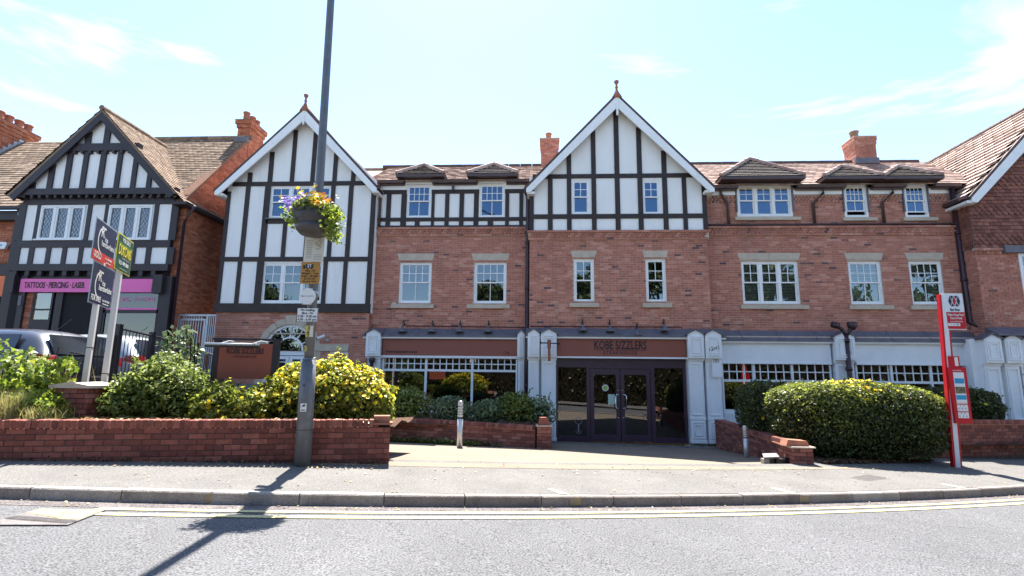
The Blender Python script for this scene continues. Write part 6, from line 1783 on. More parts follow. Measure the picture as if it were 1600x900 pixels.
# the big clipped hedge, right: a dark rear lobe and the tall front lobe
bush("hedge", "big clipped hedge dotted with yellow flowers at the back edge of the footway", "hedge",
     [((6.62, 11.9, 1.24), (1.64, .84, .78), 6), ((5.85, 11.72, 1.38), (1.0, .78, .62), 3), ((7.2, 11.95, 1.32), (1.0, .8, .66), 2)], 60000, .034, M_leafd, .60,
     (340, .07, M_yflow, lambda p, q: p[2] > 1.6 + .3 * random.random() and q[1] < .4 and (p[0] > 6.0) and (math.sin(3.2 * p[0]) > -.3 or random.random() < .15), "flowers"), depth=.12, amp=.09, k=4, power=3.0, corek=.84)
big = [o for o in C.objects if o.get("label", "").startswith("big clipped hedge")][0]
for c, rad, w in (((6.62, 11.9, 1.24), (1.64, .84, .78), 9000), ((5.85, 11.72, 1.38), (1.0, .78, .62), 4500)):  # extra lime leaves put sunlight on the upper hedge into leaf colour
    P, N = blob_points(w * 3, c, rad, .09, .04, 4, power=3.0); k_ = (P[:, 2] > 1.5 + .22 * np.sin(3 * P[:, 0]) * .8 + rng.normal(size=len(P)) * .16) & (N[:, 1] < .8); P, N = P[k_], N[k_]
    link("sunlit_leaves", leaf_mesh("sunlit_leaves", P + N * .03, .034, M_leafy, 1.7, .5, nrm=N, outward=.4), big, kind="stuff")
bush("hedge", "dark clipped hedge block against the white pilaster right of the restaurant doors", "hedge",
     [((5.45, 13.1, 1.36), (.72, .95, .70), 4)], 16000, .034, M_leafd, .70, (16, .07, M_yflow, lambda p, q: q[1] < .3, "flowers"), depth=.13, amp=.08, k=3, power=3.2, corek=.84)
bush("hedge", "low rounded dark hedge on the boundary wall behind the bus stop", "hedge",
     [((10.45, 14.6, 1.42), (1.25, .6, .52), 4)], 18000, .036, M_leafd, .9, (12, .08, M_yflow, lambda p, q: q[1] < .2, "flowers"), depth=.13, amp=.06, k=3, power=2.8, corek=.84)
# litter and low growth under the hedge
lt = thing("ground_cover", "dark leaf litter under the big right hedge along the footway", "ground cover", (6.5, 11.2, .5), kind="stuff")
xx = rng.uniform(5.2, 8.0, 2600); yy = 6.7 + .268 * xx + .013 * xx ** 2 + 2.05 + np.abs(rng.normal(size=2600)) * .3
zz = .665 - .035 * xx + .04 * 2.0 + rng.uniform(.0, .05, 2600); link("litter", leaf_mesh("litter", np.stack([xx, yy, zz], 1), .04, M_leafr, 1.4, 1.5), lt, kind="stuff")
# planter shrubs under the left shop window
def loose_shrub(label, c, rad, n, m, size=.05, group=None, flow=None):
    return bush("shrub", label, "shrub", [(c, rad, 1)], n, size, m, c[2] - rad[2] * .8, flow, group, depth=.4, amp=.25, k=5, corek=.45)
loose_shrub("mid green feathery shrub at the left end of the low planter by the yellow bush", (-3.402, 13.65, 1.37), (.62, .42, .42), 4200, M_leafg, .045)
loose_shrub("small grey-green shrub in the planter left of the steel bollard", (-2.268, 13.7, 1.27), (.55, .35, .30), 2600, M_leafp, .045)
loose_shrub("airy green shrub in the planter just right of the steel bollard", (-1.35, 13.7, 1.22), (.45, .35, .30), 2400, M_leafp, .05)
loose_shrub("fuller green shrub in the planter by the downpipe", (-0.594, 13.75, 1.32), (.5, .38, .38), 3000, M_leafg, .05)
loose_shrub("sparse blue-green sprigs at the right end of the planter by the pilasters", (0.054, 13.7, 1.22), (.35, .3, .36), 900, M_leafp, .05)
wd = thing("weeds", "weeds and red-tinged plants along the foot of the planter wall", "weeds", (-2, 11.8, .6), kind="stuff")
n = 900; xx = rng.uniform(-3.4, -.9, n); yy = 13.25 - (xx + 3.9) * .165 - rng.uniform(0, .12, n); zz = 1.288 - .0187 * xx - .064 * yy + np.abs(rng.normal(size=n)) * .05
link("foliage", leaf_mesh("foliage", np.stack([xx, yy, zz], 1), .05, M_leafr, 1.6, .6), wd, kind="stuff")
xx = rng.uniform(-3.6, -1.4, 700); yy = 13.22 - (xx + 3.9) * .165 - rng.uniform(0, .1, 700); zz = 1.288 - .0187 * xx - .064 * yy + np.abs(rng.normal(size=700)) * .06
link("foliage", leaf_mesh("foliage", np.stack([xx, yy, zz], 1), .05, M_leafg, 1.8, .7), wd, kind="stuff")
# scattered fallen leaves and grit
fl_ = thing("fallen_leaves", "dry leaves and petals scattered on the footway and in the gutter", "fallen leaves", (0, 7, .7), kind="stuff")
xx = rng.uniform(-6, 9, 420); off = np.where(rng.random(420) < .45, rng.uniform(1.25, 1.75, 420), rng.uniform(-.28, 2.2, 420)); off = np.where(rng.random(420) < .25, rng.uniform(-.25, -.02, 420), off)
yy = 6.7 + .268 * xx + .013 * xx ** 2 + off
zz = np.array([(pave_z(a, b) if b > kerb_y(a) + .12 else road_z(a, b)) + .012 for a, b in zip(xx, yy)]); k_ = (off < -.02) | (off > .14)
link("litter", leaf_mesh("litter", np.stack([xx, yy, zz], 1)[k_], .03, M_litter, 1.3, 3.0), fl_, kind="stuff")
xx = rng.uniform(-5.5, -2.3, 260); yy = 6.7 + .268 * xx + .013 * xx ** 2 + rng.uniform(1.35, 1.78, 260); zz = np.array([pave_z(a, b) + .012 for a, b in zip(xx, yy)])
link("litter", leaf_mesh("litter", np.stack([xx, yy, zz], 1), .03, M_litter, 1.3, 3.0), fl_, kind="stuff")

# ================================================================== street furniture
# lamp column with its plates and hanging basket
LX, LY = -3.27, 7.48; LZ = pave_z(LX, LY)
col_top = atd(517, 0, 9.55); col_top = Vector((col_top.x, LY + .03, col_top.z)); 
top_d = atd(517, 0, 1) - CAM; col_top = CAM + top_d * ((LY + .02) / top_d.y)
lc = thing("lamp_column", "tall grey street lamp column carrying parking signs and a hanging basket", "street lamp", (LX, LY, LZ))
def colp(z):
    s = (z - LZ) / (col_top.z - LZ); return Vector((LX + (col_top.x - LX) * s, LY + (col_top.y - LY) * s, z))
MB().tube([colp(LZ - .05), colp(LZ + .9), colp(2.28)], .112, 14, r2=.104).tube([colp(2.27), colp(2.31)], .106, 14, r2=.07).build("base", M_post, lc, True)
MB().tube([colp(2.3), colp(5), colp(8.3), colp(10.2)], .068, 14, r2=.05).build("shaft", M_post, lc, True)
hd = MB(); hd.tube([colp(10.2), colp(10.6), colp(10.7) + Vector((.3, -.5, .1)), colp(10.7) + Vector((.7, -1.2, .1))], .045, 8); hd.build("arm", M_post, lc); MB().lathe(tuple(colp(10.7) + Vector((.8, -1.4, .05))), [(.1, 0), (.2, .05), (.18, .12), (.05, .15)], 12, squash=(1, 1.6)).build("lantern", M_post, lc, True)
p_ = colp(1.32); MB().tube([p_ - Vector((0, 0, .004)), p_ + Vector((0, 0, .004))], .112, 14).build("door_joint", M_black, lc)
def plate(name, label, cat, px0, px1, py0, py1, m, dy=-.09, corner=.01, skew=0.0, back=True):
    """flat plate strapped to the street side of the column"""
    zc = (at(480, py0, LY + dy)[1] + at(480, py1, LY + dy)[1]) / 2; c = colp(zc)
    Y = c.y + dy; xa, za = at(px0, py1, Y); xb, zb_ = at(px1, py0, Y)
    t = thing(name, label, cat, ((xa + xb) / 2, Y, zc))
    MB().box(xa, xb, Y - .003, Y + .003, za, zb_).build("face", m, t)
    MB().box(c.x - .09, c.x + .09, Y + .003, Y + .012, zc + .05, zc + .08).tube([(c.x, c.y, zc + .05), (c.x, c.y, zc + .08)], .078, 12).build("bracket", M_galv, t)
    return t, xa, xb, za, zb_, Y
t, xa, xb, za, zb_, Y = plate("notice_sheet", "printed white planning notice with a map, top plate below the flower basket", "notice", 474, 508, 366, 409, M_cplate)
W = xb - xa
for i in range(11): MB().box(xa + .03, xa + W * random.uniform(.38, .44), Y - .0045, Y - .003, zb_ - .1 - i * .026, zb_ - .092 - i * .026).build("print_line", M_print, t)
for i in range(4): MB().box(xa + W * .5, xb - .03, Y - .0045, Y - .003, za + .1 - i * .025, za + .107 - i * .025).build("print_line", M_print, t)
text("lettering", "NOTICE OF PROPOSED WORKS", .022, ((xa + xb) / 2, Y - .0045, zb_ - .035), FACE_STREET, M_print, t, width=W * .8); text("lettering", "MAP", .022, ((xa + xb) / 2, Y - .0045, zb_ - .06), FACE_STREET, M_print, t)
mp_ = MB()
for pts in (((.5, .72), (.62, .6), (.72, .78), (.86, .7), (.74, .55), (.62, .6)), ((.56, .5), (.68, .44), (.84, .5), (.74, .62)), ((.6, .82), (.74, .86), (.8, .78))):
    for (a, b), (c, d) in zip(pts[:-1], pts[1:]): mp_.tube([(xa + W * a, Y - .005, za + (zb_ - za) * b), (xa + W * c, Y - .005, za + (zb_ - za) * d)], .004, 4)
mp_.build("map_print", M_print, t)
t, xa, xb, za, zb_, Y = plate("restriction_sign", "ochre lorry restriction sign with 5T on a black lorry", "road sign", 468.5, 501, 409.5, 443, M_oplate, -.093)
W = xb - xa; H = zb_ - za
lo = MB(); lo.box(xa + W * .24, xa + W * .64, Y - .005, Y - .003, zb_ - H * .28, zb_ - H * .1).box(xa + W * .1, xa + W * .22, Y - .005, Y - .003, zb_ - H * .28, zb_ - H * .15)
for q in (.16, .34, .54): lo.tube([(xa + W * q, Y - .0052, zb_ - H * .3), (xa + W * q, Y - .003, zb_ - H * .3)], .013, 10)
lo.build("lorry_symbol", M_ink, t); text("lettering", "5T", .06, (xa + W * .44, Y - .006, zb_ - H * .19), FACE_STREET, M_plate, t, bold=.02)
for i, s in enumerate(("Mon - Fri", "M'night - 7 am", "8 pm - M'night", "Sat & Sun", "At any time")): text("lettering", s, .037, ((xa + xb) / 2, Y - .004, zb_ - H * (.41 + .122 * i)), FACE_STREET, M_ink, t, bold=.012, width=W * (.5, .86, .86, .6, .72)[i])
t, xa, xb, za, zb_, Y = plate("round_sign", "round blank white plate seen from the back, between the ochre and white signs", "road sign", 472, 489, 450, 476, M_galv, -.085)
xc_, zc_ = at(480.5, 463, Y - .01); MB().tube([(xc_, Y - .012, zc_), (xc_, Y - .004, zc_)], .118, 28).build("disc", M_plate, t)
text("lettering", "KEEP MOVING", .028, (xc_, Y - .014, zc_), FACE_STREET, mat("faded_print", (.5, .5, .5), .6), t, width=.19)
t, xa, xb, za, zb_, Y = plate("loading_sign", "white no loading sign with black lettering, lowest plate on the column", "road sign", 463, 497.5, 481, 503, M_plate)
W = xb - xa; H = zb_ - za
for i, s in enumerate(("No loading", "Mon - Fri", "7.30 - 9.30 am", "4.30 - 6.45 pm")): text("lettering", s, .046, ((xa + xb) / 2, Y - .004, zb_ - H * (.16 + .225 * i)), FACE_STREET, M_ink, t, bold=.014, width=W * (.66, .52, .88, .88)[i])
bd = MB(); e = .006
for (a, b, c, d) in ((xa, xb, zb_ - e, zb_), (xa, xb, za, za + e)): bd.box(a, b, Y - .0045, Y - .003, c, d)
for (a, b) in ((xa, xa + e), (xb - e, xb)): bd.box(a, b, Y - .0046, Y - .003, za + e, zb_ - e)
bd.build("border", M_ink, t)
def curved_sticker(name, zc, h, w, m, off=0.0, r=.0695, parent=None, cx=0.0):
    mb_ = MB(); c = colp(zc); n_ = 6; a0 = -math.pi / 2 + cx - w / r / 2; a1 = -math.pi / 2 + cx + w / r / 2
    for i in range(n_):
        p, q = a0 + (a1 - a0) * i / n_, a0 + (a1 - a0) * (i + 1) / n_
        mb_.face([(c.x + r * math.cos(p), c.y + r * math.sin(p), zc - h / 2), (c.x + r * math.cos(q), c.y + r * math.sin(q), zc - h / 2), (c.x + r * math.cos(q), c.y + r * math.sin(q), zc + h / 2), (c.x + r * math.cos(p), c.y + r * math.sin(p), zc + h / 2)])
    return mb_.build(name, m, parent)
zz = at(480, 518, LY)[1]; curved_sticker("number_label", zz, .16, .075, mat("mustard_label", (.42, .33, .03), .5, .15, 20), parent=lc, cx=-.3); curved_sticker("number_label", zz, .16, .05, M_cplate, parent=lc, cx=.55)
text("lettering", "1", .07, (colp(zz).x + .01, LY - .073, zz + .04), FACE_STREET, M_ink, lc, bold=.02); text("lettering", "7", .07, (colp(zz).x - .0, LY - .073, zz - .04), (R(90), R(-14), 0), M_ink, lc, bold=.02)
zz = at(480, 545, LY)[1]; curved_sticker("faded_label", zz, .08, .06, mat("faded_mustard", (.33, .27, .05), .5, .3, 20), parent=lc, cx=-.5)
zz = at(476, 569, LY)[1]; c = colp(zz); MB().tube([(c.x + .0, c.y - .078, zz), (c.x, c.y - .068, zz)], .047, 18).build("round_sticker", M_plate, lc); MB().tube([(c.x, c.y - .08, zz), (c.x, c.y - .0785, zz)], .03, 12).build("sticker_print", M_print, lc)
zz = at(472, 636, LY)[1]; c = colp(zz); MB().box(c.x - .03, c.x + .055, c.y - .113, c.y - .106, zz - .055, zz + .055).build("square_sticker", M_plate, lc); MB().prism([(c.x - .01, c.y - .116, zz + .005), (c.x + .04, c.y - .116, zz + .02), (c.x + .03, c.y - .116, zz + .045), (c.x + .0, c.y - .116, zz + .03)], (0, .002, 0)).box(c.x - .015, c.x + .04, c.y - .116, c.y - .1132, zz - .04, zz - .028).build("sticker_print", M_ink, lc)
zz = at(473, 602, LY)[1]; c = colp(zz); MB().tube([(c.x, c.y - .113, zz), (c.x, c.y - .1, zz)], .012, 8).build("lock", M_ink, lc)

# hanging basket: half-barrel planter strapped to the column
hbY = LY - .28
hx0, hz0 = at(489, 368, hbY); zt_ = at(489, 333, hbY)[1]
hb = thing("hanging_basket", "grey two-tier basket overflowing with violet, orange and lime flowers on the column", "hanging basket", (hx0, hbY, hz0))
hh = zt_ - hz0
MB().lathe((hx0, hbY, hz0), [(.02, 0), (.18, .012), (.235, hh * .22), (.245, hh * .36), (.235, hh * .42), (.215, hh * .46), (.24, hh * .52), (.30, hh), (.285, hh + .01), (.27, hh - .02)], 24).build("bowl", M_basket, hb, True)
ch = MB()
for a in (-.6, 1.5, 3.6): ch.tube([(hx0 + .24 * math.cos(a), hbY + .24 * math.sin(a), zt_), (colp(5).x, hbY + .12, zt_ + .42)], .006, 5)
ch.tube([(colp(5).x, hbY + .12, zt_ + .42), (colp(5).x, hbY + .12, zt_ + .5), (colp(5).x, LY, zt_ + .5)], .012, 6); ch.build("chain", M_steel, hb, kind="stuff")
P, N = blob_points(1900, (hx0, hbY, zt_ + .03), (.32, .3, .17), .2, .3, 6, zmin=zt_ - .03); link("foliage", leaf_mesh("foliage", P, .04, M_leafg, 1.6, .4), hb, kind="stuff")
tr = []
for (cx__, spread_, ln, w_) in ((hx0 + .31, .045, .46, 480), (hx0 - .31, .04, .22, 110), (hx0 + .24, .07, .14, 160), (hx0 - .24, .03, .34, 40)):
    a = np.stack([rng.normal(cx__, spread_, w_), rng.normal(hbY - .06, .12, w_), zt_ + .04 - rng.random(w_) * ln], 1); tr.append(a)
link("trailing_leaves", leaf_mesh("trailing_leaves", np.concatenate(tr), .04, M_leafl, 1.3, .3), hb, kind="stuff")
def fl_at(n, cx__, cz__, sx_, sz_, m, nm, s=.06):
    P = np.stack([rng.normal(cx__, sx_, n), rng.normal(hbY - .22, .05, n), rng.normal(cz__, sz_, n)], 1); N = np.tile([[0, -1, .4]], (n, 1)); flowers(nm, P, N, s, m, hb)
fl_at(30, hx0 - .27, zt_ + .03, .07, .07, M_vflow, "violet_flowers"); fl_at(16, hx0 - .08, zt_ + .13, .1, .05, M_vflow, "violet_flowers")
fl_at(22, hx0 + .06, zt_ + .12, .09, .05, M_oflow, "orange_flowers", .07); fl_at(18, hx0 + .25, zt_ + .1, .08, .05, M_oflow, "orange_flowers", .05); fl_at(34, hx0 + .05, zt_ + .17, .14, .04, M_yflow, "yellow_flowers")

# steel bollards
def bollard(x, y, h, label, r=.062):
    z = drive_z(x, y); t = thing("bollard", label, "bollard", (x, y, z), "steel bollards on the forecourt")
    MB().tube([(x, y, z - .02), (x, y, z + h * .62)], r, 16).build("post", M_steel, t, True)
    MB().tube([(x, y, z + h * .62), (x, y, z + h * .65)], r * .9, 16).build("dark_ring", M_black, t)
    l_ = MB()
    for i in range(4): l_.tube([(x, y, z + h * (.66 + .06 * i)), (x, y, z + h * (.70 + .06 * i))], r * (1 if i % 2 == 0 else .97), 16)
    l_.tube([(x, y, z + h * .9), (x, y, z + h)], r, 16); l_.build("louvred_head", M_steel, t)
    MB().lathe((x, y, z + h), [(r, 0), (r * .95, .012), (r * .5, .02)], 16).build("cap", M_chrome, t, True)
    MB().lathe((x, y, z - .005), [(r * 1.5, 0), (r * 1.5, .008), (r, .01)], 14).build("foot", M_black, t)
g_ = gpt(718, 699); bollard(round(g_.x, 2), round(g_.y, 2), .99, "tall steel bollard with louvred head in front of the planter wall")
g_ = gpt(1167, 715); bollard(round(g_.x, 2), round(g_.y, 2), .66, "short steel bollard beside the side wall of the right planter", .055)

# broken block of stone and plastic beside the right pier
jx, jy = 4.34, 10.62; jz = drive_z(jx, jy)
jk = thing("broken_fixture", "broken grey and black lighting fixture lying by the right brick pier", "debris", (jx, jy, jz))
MB().prism([(jx - .2, jy - .08, jz + .11), (jx + .08, jy - .09, jz + .13), (jx + .1, jy + .08, jz + .17), (jx - .16, jy + .08, jz + .16)], (0, 0, .025)).build("top_slab", mat("pale_broken_stone", (.22, .2, .2), .8, .3, 20), jk)
MB().box(jx - .2, jx - .1, jy - .08, jy + .08, jz, jz + .1).build("block", M_kerb, jk); MB().box(jx + .02, jx + .16, jy - .1, jy + .1, jz, jz + .11).build("block", M_black, jk)
MB().prism([(jx - .1, jy - .05, jz), (jx + .02, jy - .05, jz), (jx + .0, jy - .05, jz + .09), (jx - .08, jy - .05, jz + .09)], (0, .1, 0)).prism([(jx + .15, jy - .12, jz), (jx + .34, jy - .08, jz), (jx + .32, jy - .06, jz + .12), (jx + .18, jy - .1, jz + .15)], (0, .14, 0)).build("casing", M_black, jk)

# bus stop flag and timetable case
BXs = (1493, 729)
bY = 11.3; bx0 = 8.04; bz0 = pave_z(bx0, bY)
bs = thing("bus_stop", "red and white bus stop pole with flag and timetable case", "bus stop", (bx0, bY, bz0))
def bsx(px, py): return at(px, py, bY)
zt_ = bsx(1469, 460)[1]
pl = MB(); xA0 = bsx(1493, 729)[0]; xA1 = bsx(1470.5, 460)[0]; tw = .05
pl.frame((xA0 - .055, bY - .03, bz0 - .05), (.035, 0, 0), (0, .09, 0), (xA1 - xA0, 0, zt_ - bz0 + .05)); pl.build("pole_edge", M_red, bs)
MB().frame((xA0 - .02, bY - .04, bz0 - .05), (.085, 0, 0), (0, .08, 0), (xA1 - xA0, 0, zt_ - bz0 + .06)).build("pole", M_bwhite, bs)
zf = bsx(1480, 518)[1]; MB().frame((xA0 + .065, bY - .03, bz0 - .05), (.04, 0, 0), (0, .07, 0), ((xA1 - xA0) * (zf - bz0 + .05) / (zt_ - bz0), 0, zf - bz0 + .05)).build("pole_edge", M_red, bs)
fa, fb, fc, fd = [Vector((bsx(*q)[0], bY - .05, bsx(*q)[1])) for q in ((1472, 461), (1501, 457), (1506.5, 514), (1477.5, 517))]
fa.z = fb.z = (fa.z + fb.z) / 2; fc.z = fd.z = (fc.z + fd.z) / 2; fx = (fa.x + fd.x) / 2; fx2 = (fb.x + fc.x) / 2
def flagbox(name, u0, u1, v0, v1, m, dy=0.0, parent=None):
    return MB().box(fx + (fx2 - fx) * u0, fx + (fx2 - fx) * u1, bY - .05 - dy, bY - .02, fd.z + (fa.z - fd.z) * v0, fd.z + (fa.z - fd.z) * v1).build(name, m, parent or bs)
fg = flagbox("flag", 0, 1, 0, 1, M_bwhite); flagbox("red_panel", .03, .99, .02, .48, M_red, .003, fg)
FW, FH = fx2 - fx, fa.z - fd.z
def fp(u, v): return (fx + FW * u, bY - .057, fd.z + FH * v)
em = MB(); em2 = MB()
for cx__, m__ in ((.30, em), (.52, em2), (.74, em)): m__.prism([fp(cx__ - .09, .78), fp(cx__, .70 - .04), fp(cx__ + .09, .78), fp(cx__, .90 + .02)], (0, .003, 0))
for cx__ in (.41, .63):
    em.prism([fp(cx__ - .08, .93), fp(cx__ + .08, .93), fp(cx__, .83)], (0, .003, 0)); em.prism([fp(cx__ - .08, .64), fp(cx__ + .08, .64), fp(cx__, .73)], (0, .003, 0))
em.build("emblem", M_navy, fg); em2.build("emblem_centre", M_red, fg)
text("lettering", "Bus Stop", .07, fp(.5, .545), FACE_STREET, M_ink, fg, width=FW * .5, bold=.01)
for s, v, w__ in (("Wake Green Road", .405, .86), ("Church Road", .315, .62)): text("lettering", s, .07, fp(.5, v), FACE_STREET, M_plate, fg, width=FW * w__, bold=.012)
text("lettering", "towards Moseley", .04, fp(.5, .225), FACE_STREET, M_plate, fg, width=FW * .66)
flagbox("route_strip", .05, .68, .1, .18, M_plate, .005, fg); text("lettering", "1   2   35", .045, fp(.38, .14), FACE_STREET, M_ink, fg, width=FW * .4)
ca_, cb_ = bsx(1476, 574), bsx(1503, 661); cX0, cX1, cZ1, cZ0 = bsx(1473.5, 574)[0] + .04, bsx(1498, 574)[0] + .06, ca_[1], cb_[1]
dxs = 0.0
cs = MB().prism([(cX0, bY - .10, cZ1), (cX1, bY - .10, cZ1), (cX1 - dxs, bY - .10, cZ0), (cX0 - dxs, bY - .10, cZ0)], (0, .06, 0)).build("timetable_case", M_red, bs)
def cp(u, v, dy=.103): return (cX0 - dxs * (1 - v) + (cX1 - cX0) * u, bY - dy, cZ0 + (cZ1 - cZ0) * v)
def cq(name, u0, u1, v0, v1, m, dy=.103): return MB().prism([cp(u0, v1, dy), cp(u1, v1, dy), cp(u1, v0, dy), cp(u0, v0, dy)], (0, .004, 0)).build(name, m, cs)
cq("paper", .2, .82, .09, .91, M_bwhite); cq("blue_poster", .24, .79, .71, .80, M_blue, .106); cq("photo_poster", .22, .8, .53, .65, M_photo, .106); cq("blue_poster", .22, .8, .37, .50, M_blue, .106); cq("white_strip", .22, .8, .37, .42, M_plate, .108)
for v in (.34, .205, .085): cq("red_rule", .2, .82, v - .008, v + .008, M_red, .106)
for i in range(5):
    for j in range(4): cq("timetable_column", .26 + .1 * i, .31 + .1 * i, .115 + .05 * j - (.0 if j < 2 else -.035), .14 + .05 * j + (.0 if j < 2 else .035), M_print, .105) if (i + j) % 2 == 0 else None
text("lettering", "Journey planning", .035, cp(.45, .945), FACE_STREET, M_plate, cs, width=(cX1 - cX0) * .5)
tb = bsx(1480, 560), bsx(1490, 572); MB().box(tb[0][0] - .02, tb[1][0] + .06, bY - .09, bY - .04, tb[1][1] - .03, tb[0][1] + .04).build("small_box", M_red, bs); MB().box(tb[0][0] + .07, tb[1][0] + .03, bY - .093, bY - .09, tb[1][1] + .0, tb[0][1] + .02).build("small_box_face", M_plate, bs)

# restaurant board between black posts in the bed
sY0, sY1 = 8.45, 8.62
rb = thing("restaurant_board", "brown restaurant name board between black posts behind the street wall", "sign board", (-4.8, 8.5, 1.4))
pa, pb, pc, pd = [Vector((*[v for v in (at(x_, y_, Yq)[0],)], Yq, at(x_, y_, Yq)[1])) for x_, y_, Yq in ((340.5, 539, sY0), (424.5, 534.5, sY1), (424, 592, sY1), (337, 592, sY0))]
pa.z = pb.z = (pa.z + pb.z) / 2; pd.z = pc.z = (pd.z + pc.z) / 2; pa.x = pd.x = (pa.x + pd.x) / 2; pb.x = pc.x = (pb.x + pc.x) / 2
uu = (pb - pa); uun = uu.normalized(); ang = math.atan2(uu.y, uu.x); nn = Vector((uun.y, -uun.x, 0))
MB().prism([pa, pb, pc, pd], -nn * .03).build("board", M_fasci2, rb)
for c_, w_ in ((pa - uun * .07, .09), (pb + uun * .0, .10)): MB().frame((c_.x, c_.y, 1.3), uun * w_, -nn * .1, (0, 0, pa.z + .06 - 1.3)).build("post", M_black, rb)
MB().frame(pa - uun * .1 + Vector((0, 0, .05)), uun * (uu.length + .22), -nn * .12, (0, 0, .035)).build("top_rail", M_black, rb)
xl_, zl_ = at(320, 537, 8.2); xr_, zr_ = at(405, 536, 8.35)
MB().tube([(xl_, 8.2, zl_), (xr_, 8.36, zl_ + .0)], .019, 10).build("trough_light", M_galv, rb, True); MB().tube([(xl_, 8.21, zl_ - .03), (xr_, 8.37, zl_ - .03)], .022, 8).build("trough_shade", M_black, rb, True)
for px in (350, 400): x_, z_ = at(px, 534, 8.3); MB().tube([(x_ - .04, 8.28, zl_ + .01), (x_ + .03, 8.4, zl_ + .06), (x_ + .07, 8.52, zl_ + .05)], .012, 6).build("arm", M_steel, rb)
cen = (pa + pb) / 2
text("lettering", "KOBE S/ZZLERS", .13, tuple(cen + nn * .004 + Vector((.0, 0, -.125))), (R(90), 0, ang), M_letter, rb, bold=.018, width=uu.length * .68)
text("lettering", "STEAKHOUSE", .05, tuple(cen + nn * .004 + Vector((.0, 0, -.215))), (R(90), 0, ang), M_letter2, rb, width=uu.length * .42, space=1.3)
# blue-and-white letter slip in the bush
wl_ = thing("post_stub", "pale blue post just showing between the two flowering bushes", "post", (-4.3, 8.4, 1.4)); x_, z_ = at(410, 605, 8.3); MB().box(x_ - .03, x_ + .03, 8.3, 8.33, 1.36, z_ + .1).build("stake", M_galv, wl_)

# estate agents' boards, side-on to the road
bdir = Vector((-.40, .917, 0)).normalized(); bn = Vector((bdir.y, -bdir.x, 0))     # face looks to the right
if bn.x < 0: bn = -bn
fdir = -bdir                                                   # reading direction on the seen face runs ... left to right
def agent_board(name, label, corner, w, h, face, edge, post=None, parentgroup="estate agents' boards"):
    """corner = top-left of the seen face; it recedes along bdir"""
    t = thing(name, label, "estate agent board", tuple(corner), parentgroup)
    c = Vector(corner)
    MB().frame(c - bn * .01, bdir * w, bn * .012, (0, 0, -h)).build("edge", edge, t)
    e = .02
    MB().frame(c + bn * .002 + bdir * e - Vector((0, 0, e)), bdir * (w - 2 * e), bn * .004, (0, 0, -(h - 2 * e))).build("face", face, t)
    return t
BROT = (R(90), 0, math.atan2(bdir.y, bdir.x))
def btext(t, body, size, corner, u, v, m, bold=.012, width=None, sh=0.0):
    p = Vector(corner) + bdir * u + Vector((0, 0, -v)) + bn * .009
    text("lettering", body, size, tuple(p), BROT, m, t, 'LEFT', 1, .001, bold, 1, sh, width)
def rc_board(name, label, corner, w, h, sold):
    t = agent_board(name, label, corner, w, h, M_navy, M_galv)
    c = Vector(corner); s = h / .68
    k = .0 if sold else .05
    btext(t, "R", .25 * s, c, w * .26, h * (.27 + k), M_plate, .012)
    arc_ = MB(); q0 = c + bdir * (w * .40) + Vector((0, 0, -h * (.47 + k))) + bn * .008
    for i in range(14):
        a0, a1 = math.pi * (.42 + 1.12 * i / 14), math.pi * (.42 + 1.12 * (i + 1) / 14)
        for_ = []
        for a, r_ in ((a0, .27), (a0, .235), (a1, .235), (a1, .27)): for_.append(q0 + bdir * (r_ * 1.0 * w * math.cos(a) * .95) + Vector((0, 0, r_ * math.sin(a) * .85 * s)))
        arc_.prism(for_, bn * .002)
    arc_.build("initial_mark", M_plate, t)
    btext(t, "ice", .12 * s, c, w * .46, h * (.40 + k), M_plate, .012)
    btext(t, "hamberlains", .13 * s, c, w * .33, h * (.53 + k), M_plate, .012, width=w * .60)
    if sold:
        MB().frame(c + bn * .007 + bdir * .0 - Vector((0, 0, h * .76)), bdir * w, bn * .004, (0, 0, -h * .24)).build("sold_strip", M_sold, t)
        p = c + bn * .004; btext(t, "-SOLD", .15 * s, p, w * .04, h * .87, M_plate, .016, width=w * .34); btext(t, "0121 442 4040", .05 * s, p, w * .58, h * .85, M_plate, .01, width=w * .30); btext(t, "www", .035 * s, p, w * .62, h * .93, M_plate, .0, width=w * .24)
    else:
        btext(t, "FOR SALE", .13 * s, c, w * .06, h * .86, M_plate, .014, width=w * .42); btext(t, "0121 442 4040", .05 * s, c, w * .56, h * .86, M_plate, .0, width=w * .34); btext(t, "www", .035 * s, c, w * .58, h * .93, M_plate, .0, width=w * .30)
    return t
rc_board("agent_board", "navy estate agent board with a red SOLD strip, the upper one on its post", (-7.14, 7.91, 4.55), .98, .68, True)
rc_board("agent_board", "navy FOR SALE estate agent board, the lower one on its post", (-7.18, 8.02, 3.865), 1.0, .69, False)
gb = agent_board("agent_board", "green and yellow estate agent board on the right-hand white post", (-6.79, 7.98, 4.31), .76, .60, M_green, M_byel)
c = Vector((-6.79, 7.98, 4.31))
MB().frame(c + bn * .0065 + bdir * .03 - Vector((0, 0, .14)), bdir * .7, bn * .002, (0, 0, -.012)).build("light_rule", mat("light_green", (.12, .35, .1), .5), gb)
btext(gb, "FOR SALE", .10, c, .2, .085, M_plate, .016, width=.38); btext(gb, "DIXONS", .24, c, .06, .26, M_byel, .02, width=.62); btext(gb, "Estate Agents", .06, c, .26, .375, M_print, .0, width=.38); btext(gb, "0121 449 6464", .09, c, .14, .46, M_plate, .016, width=.48); btext(gb, "www", .04, c, .2, .55, M_print, .0, width=.4)
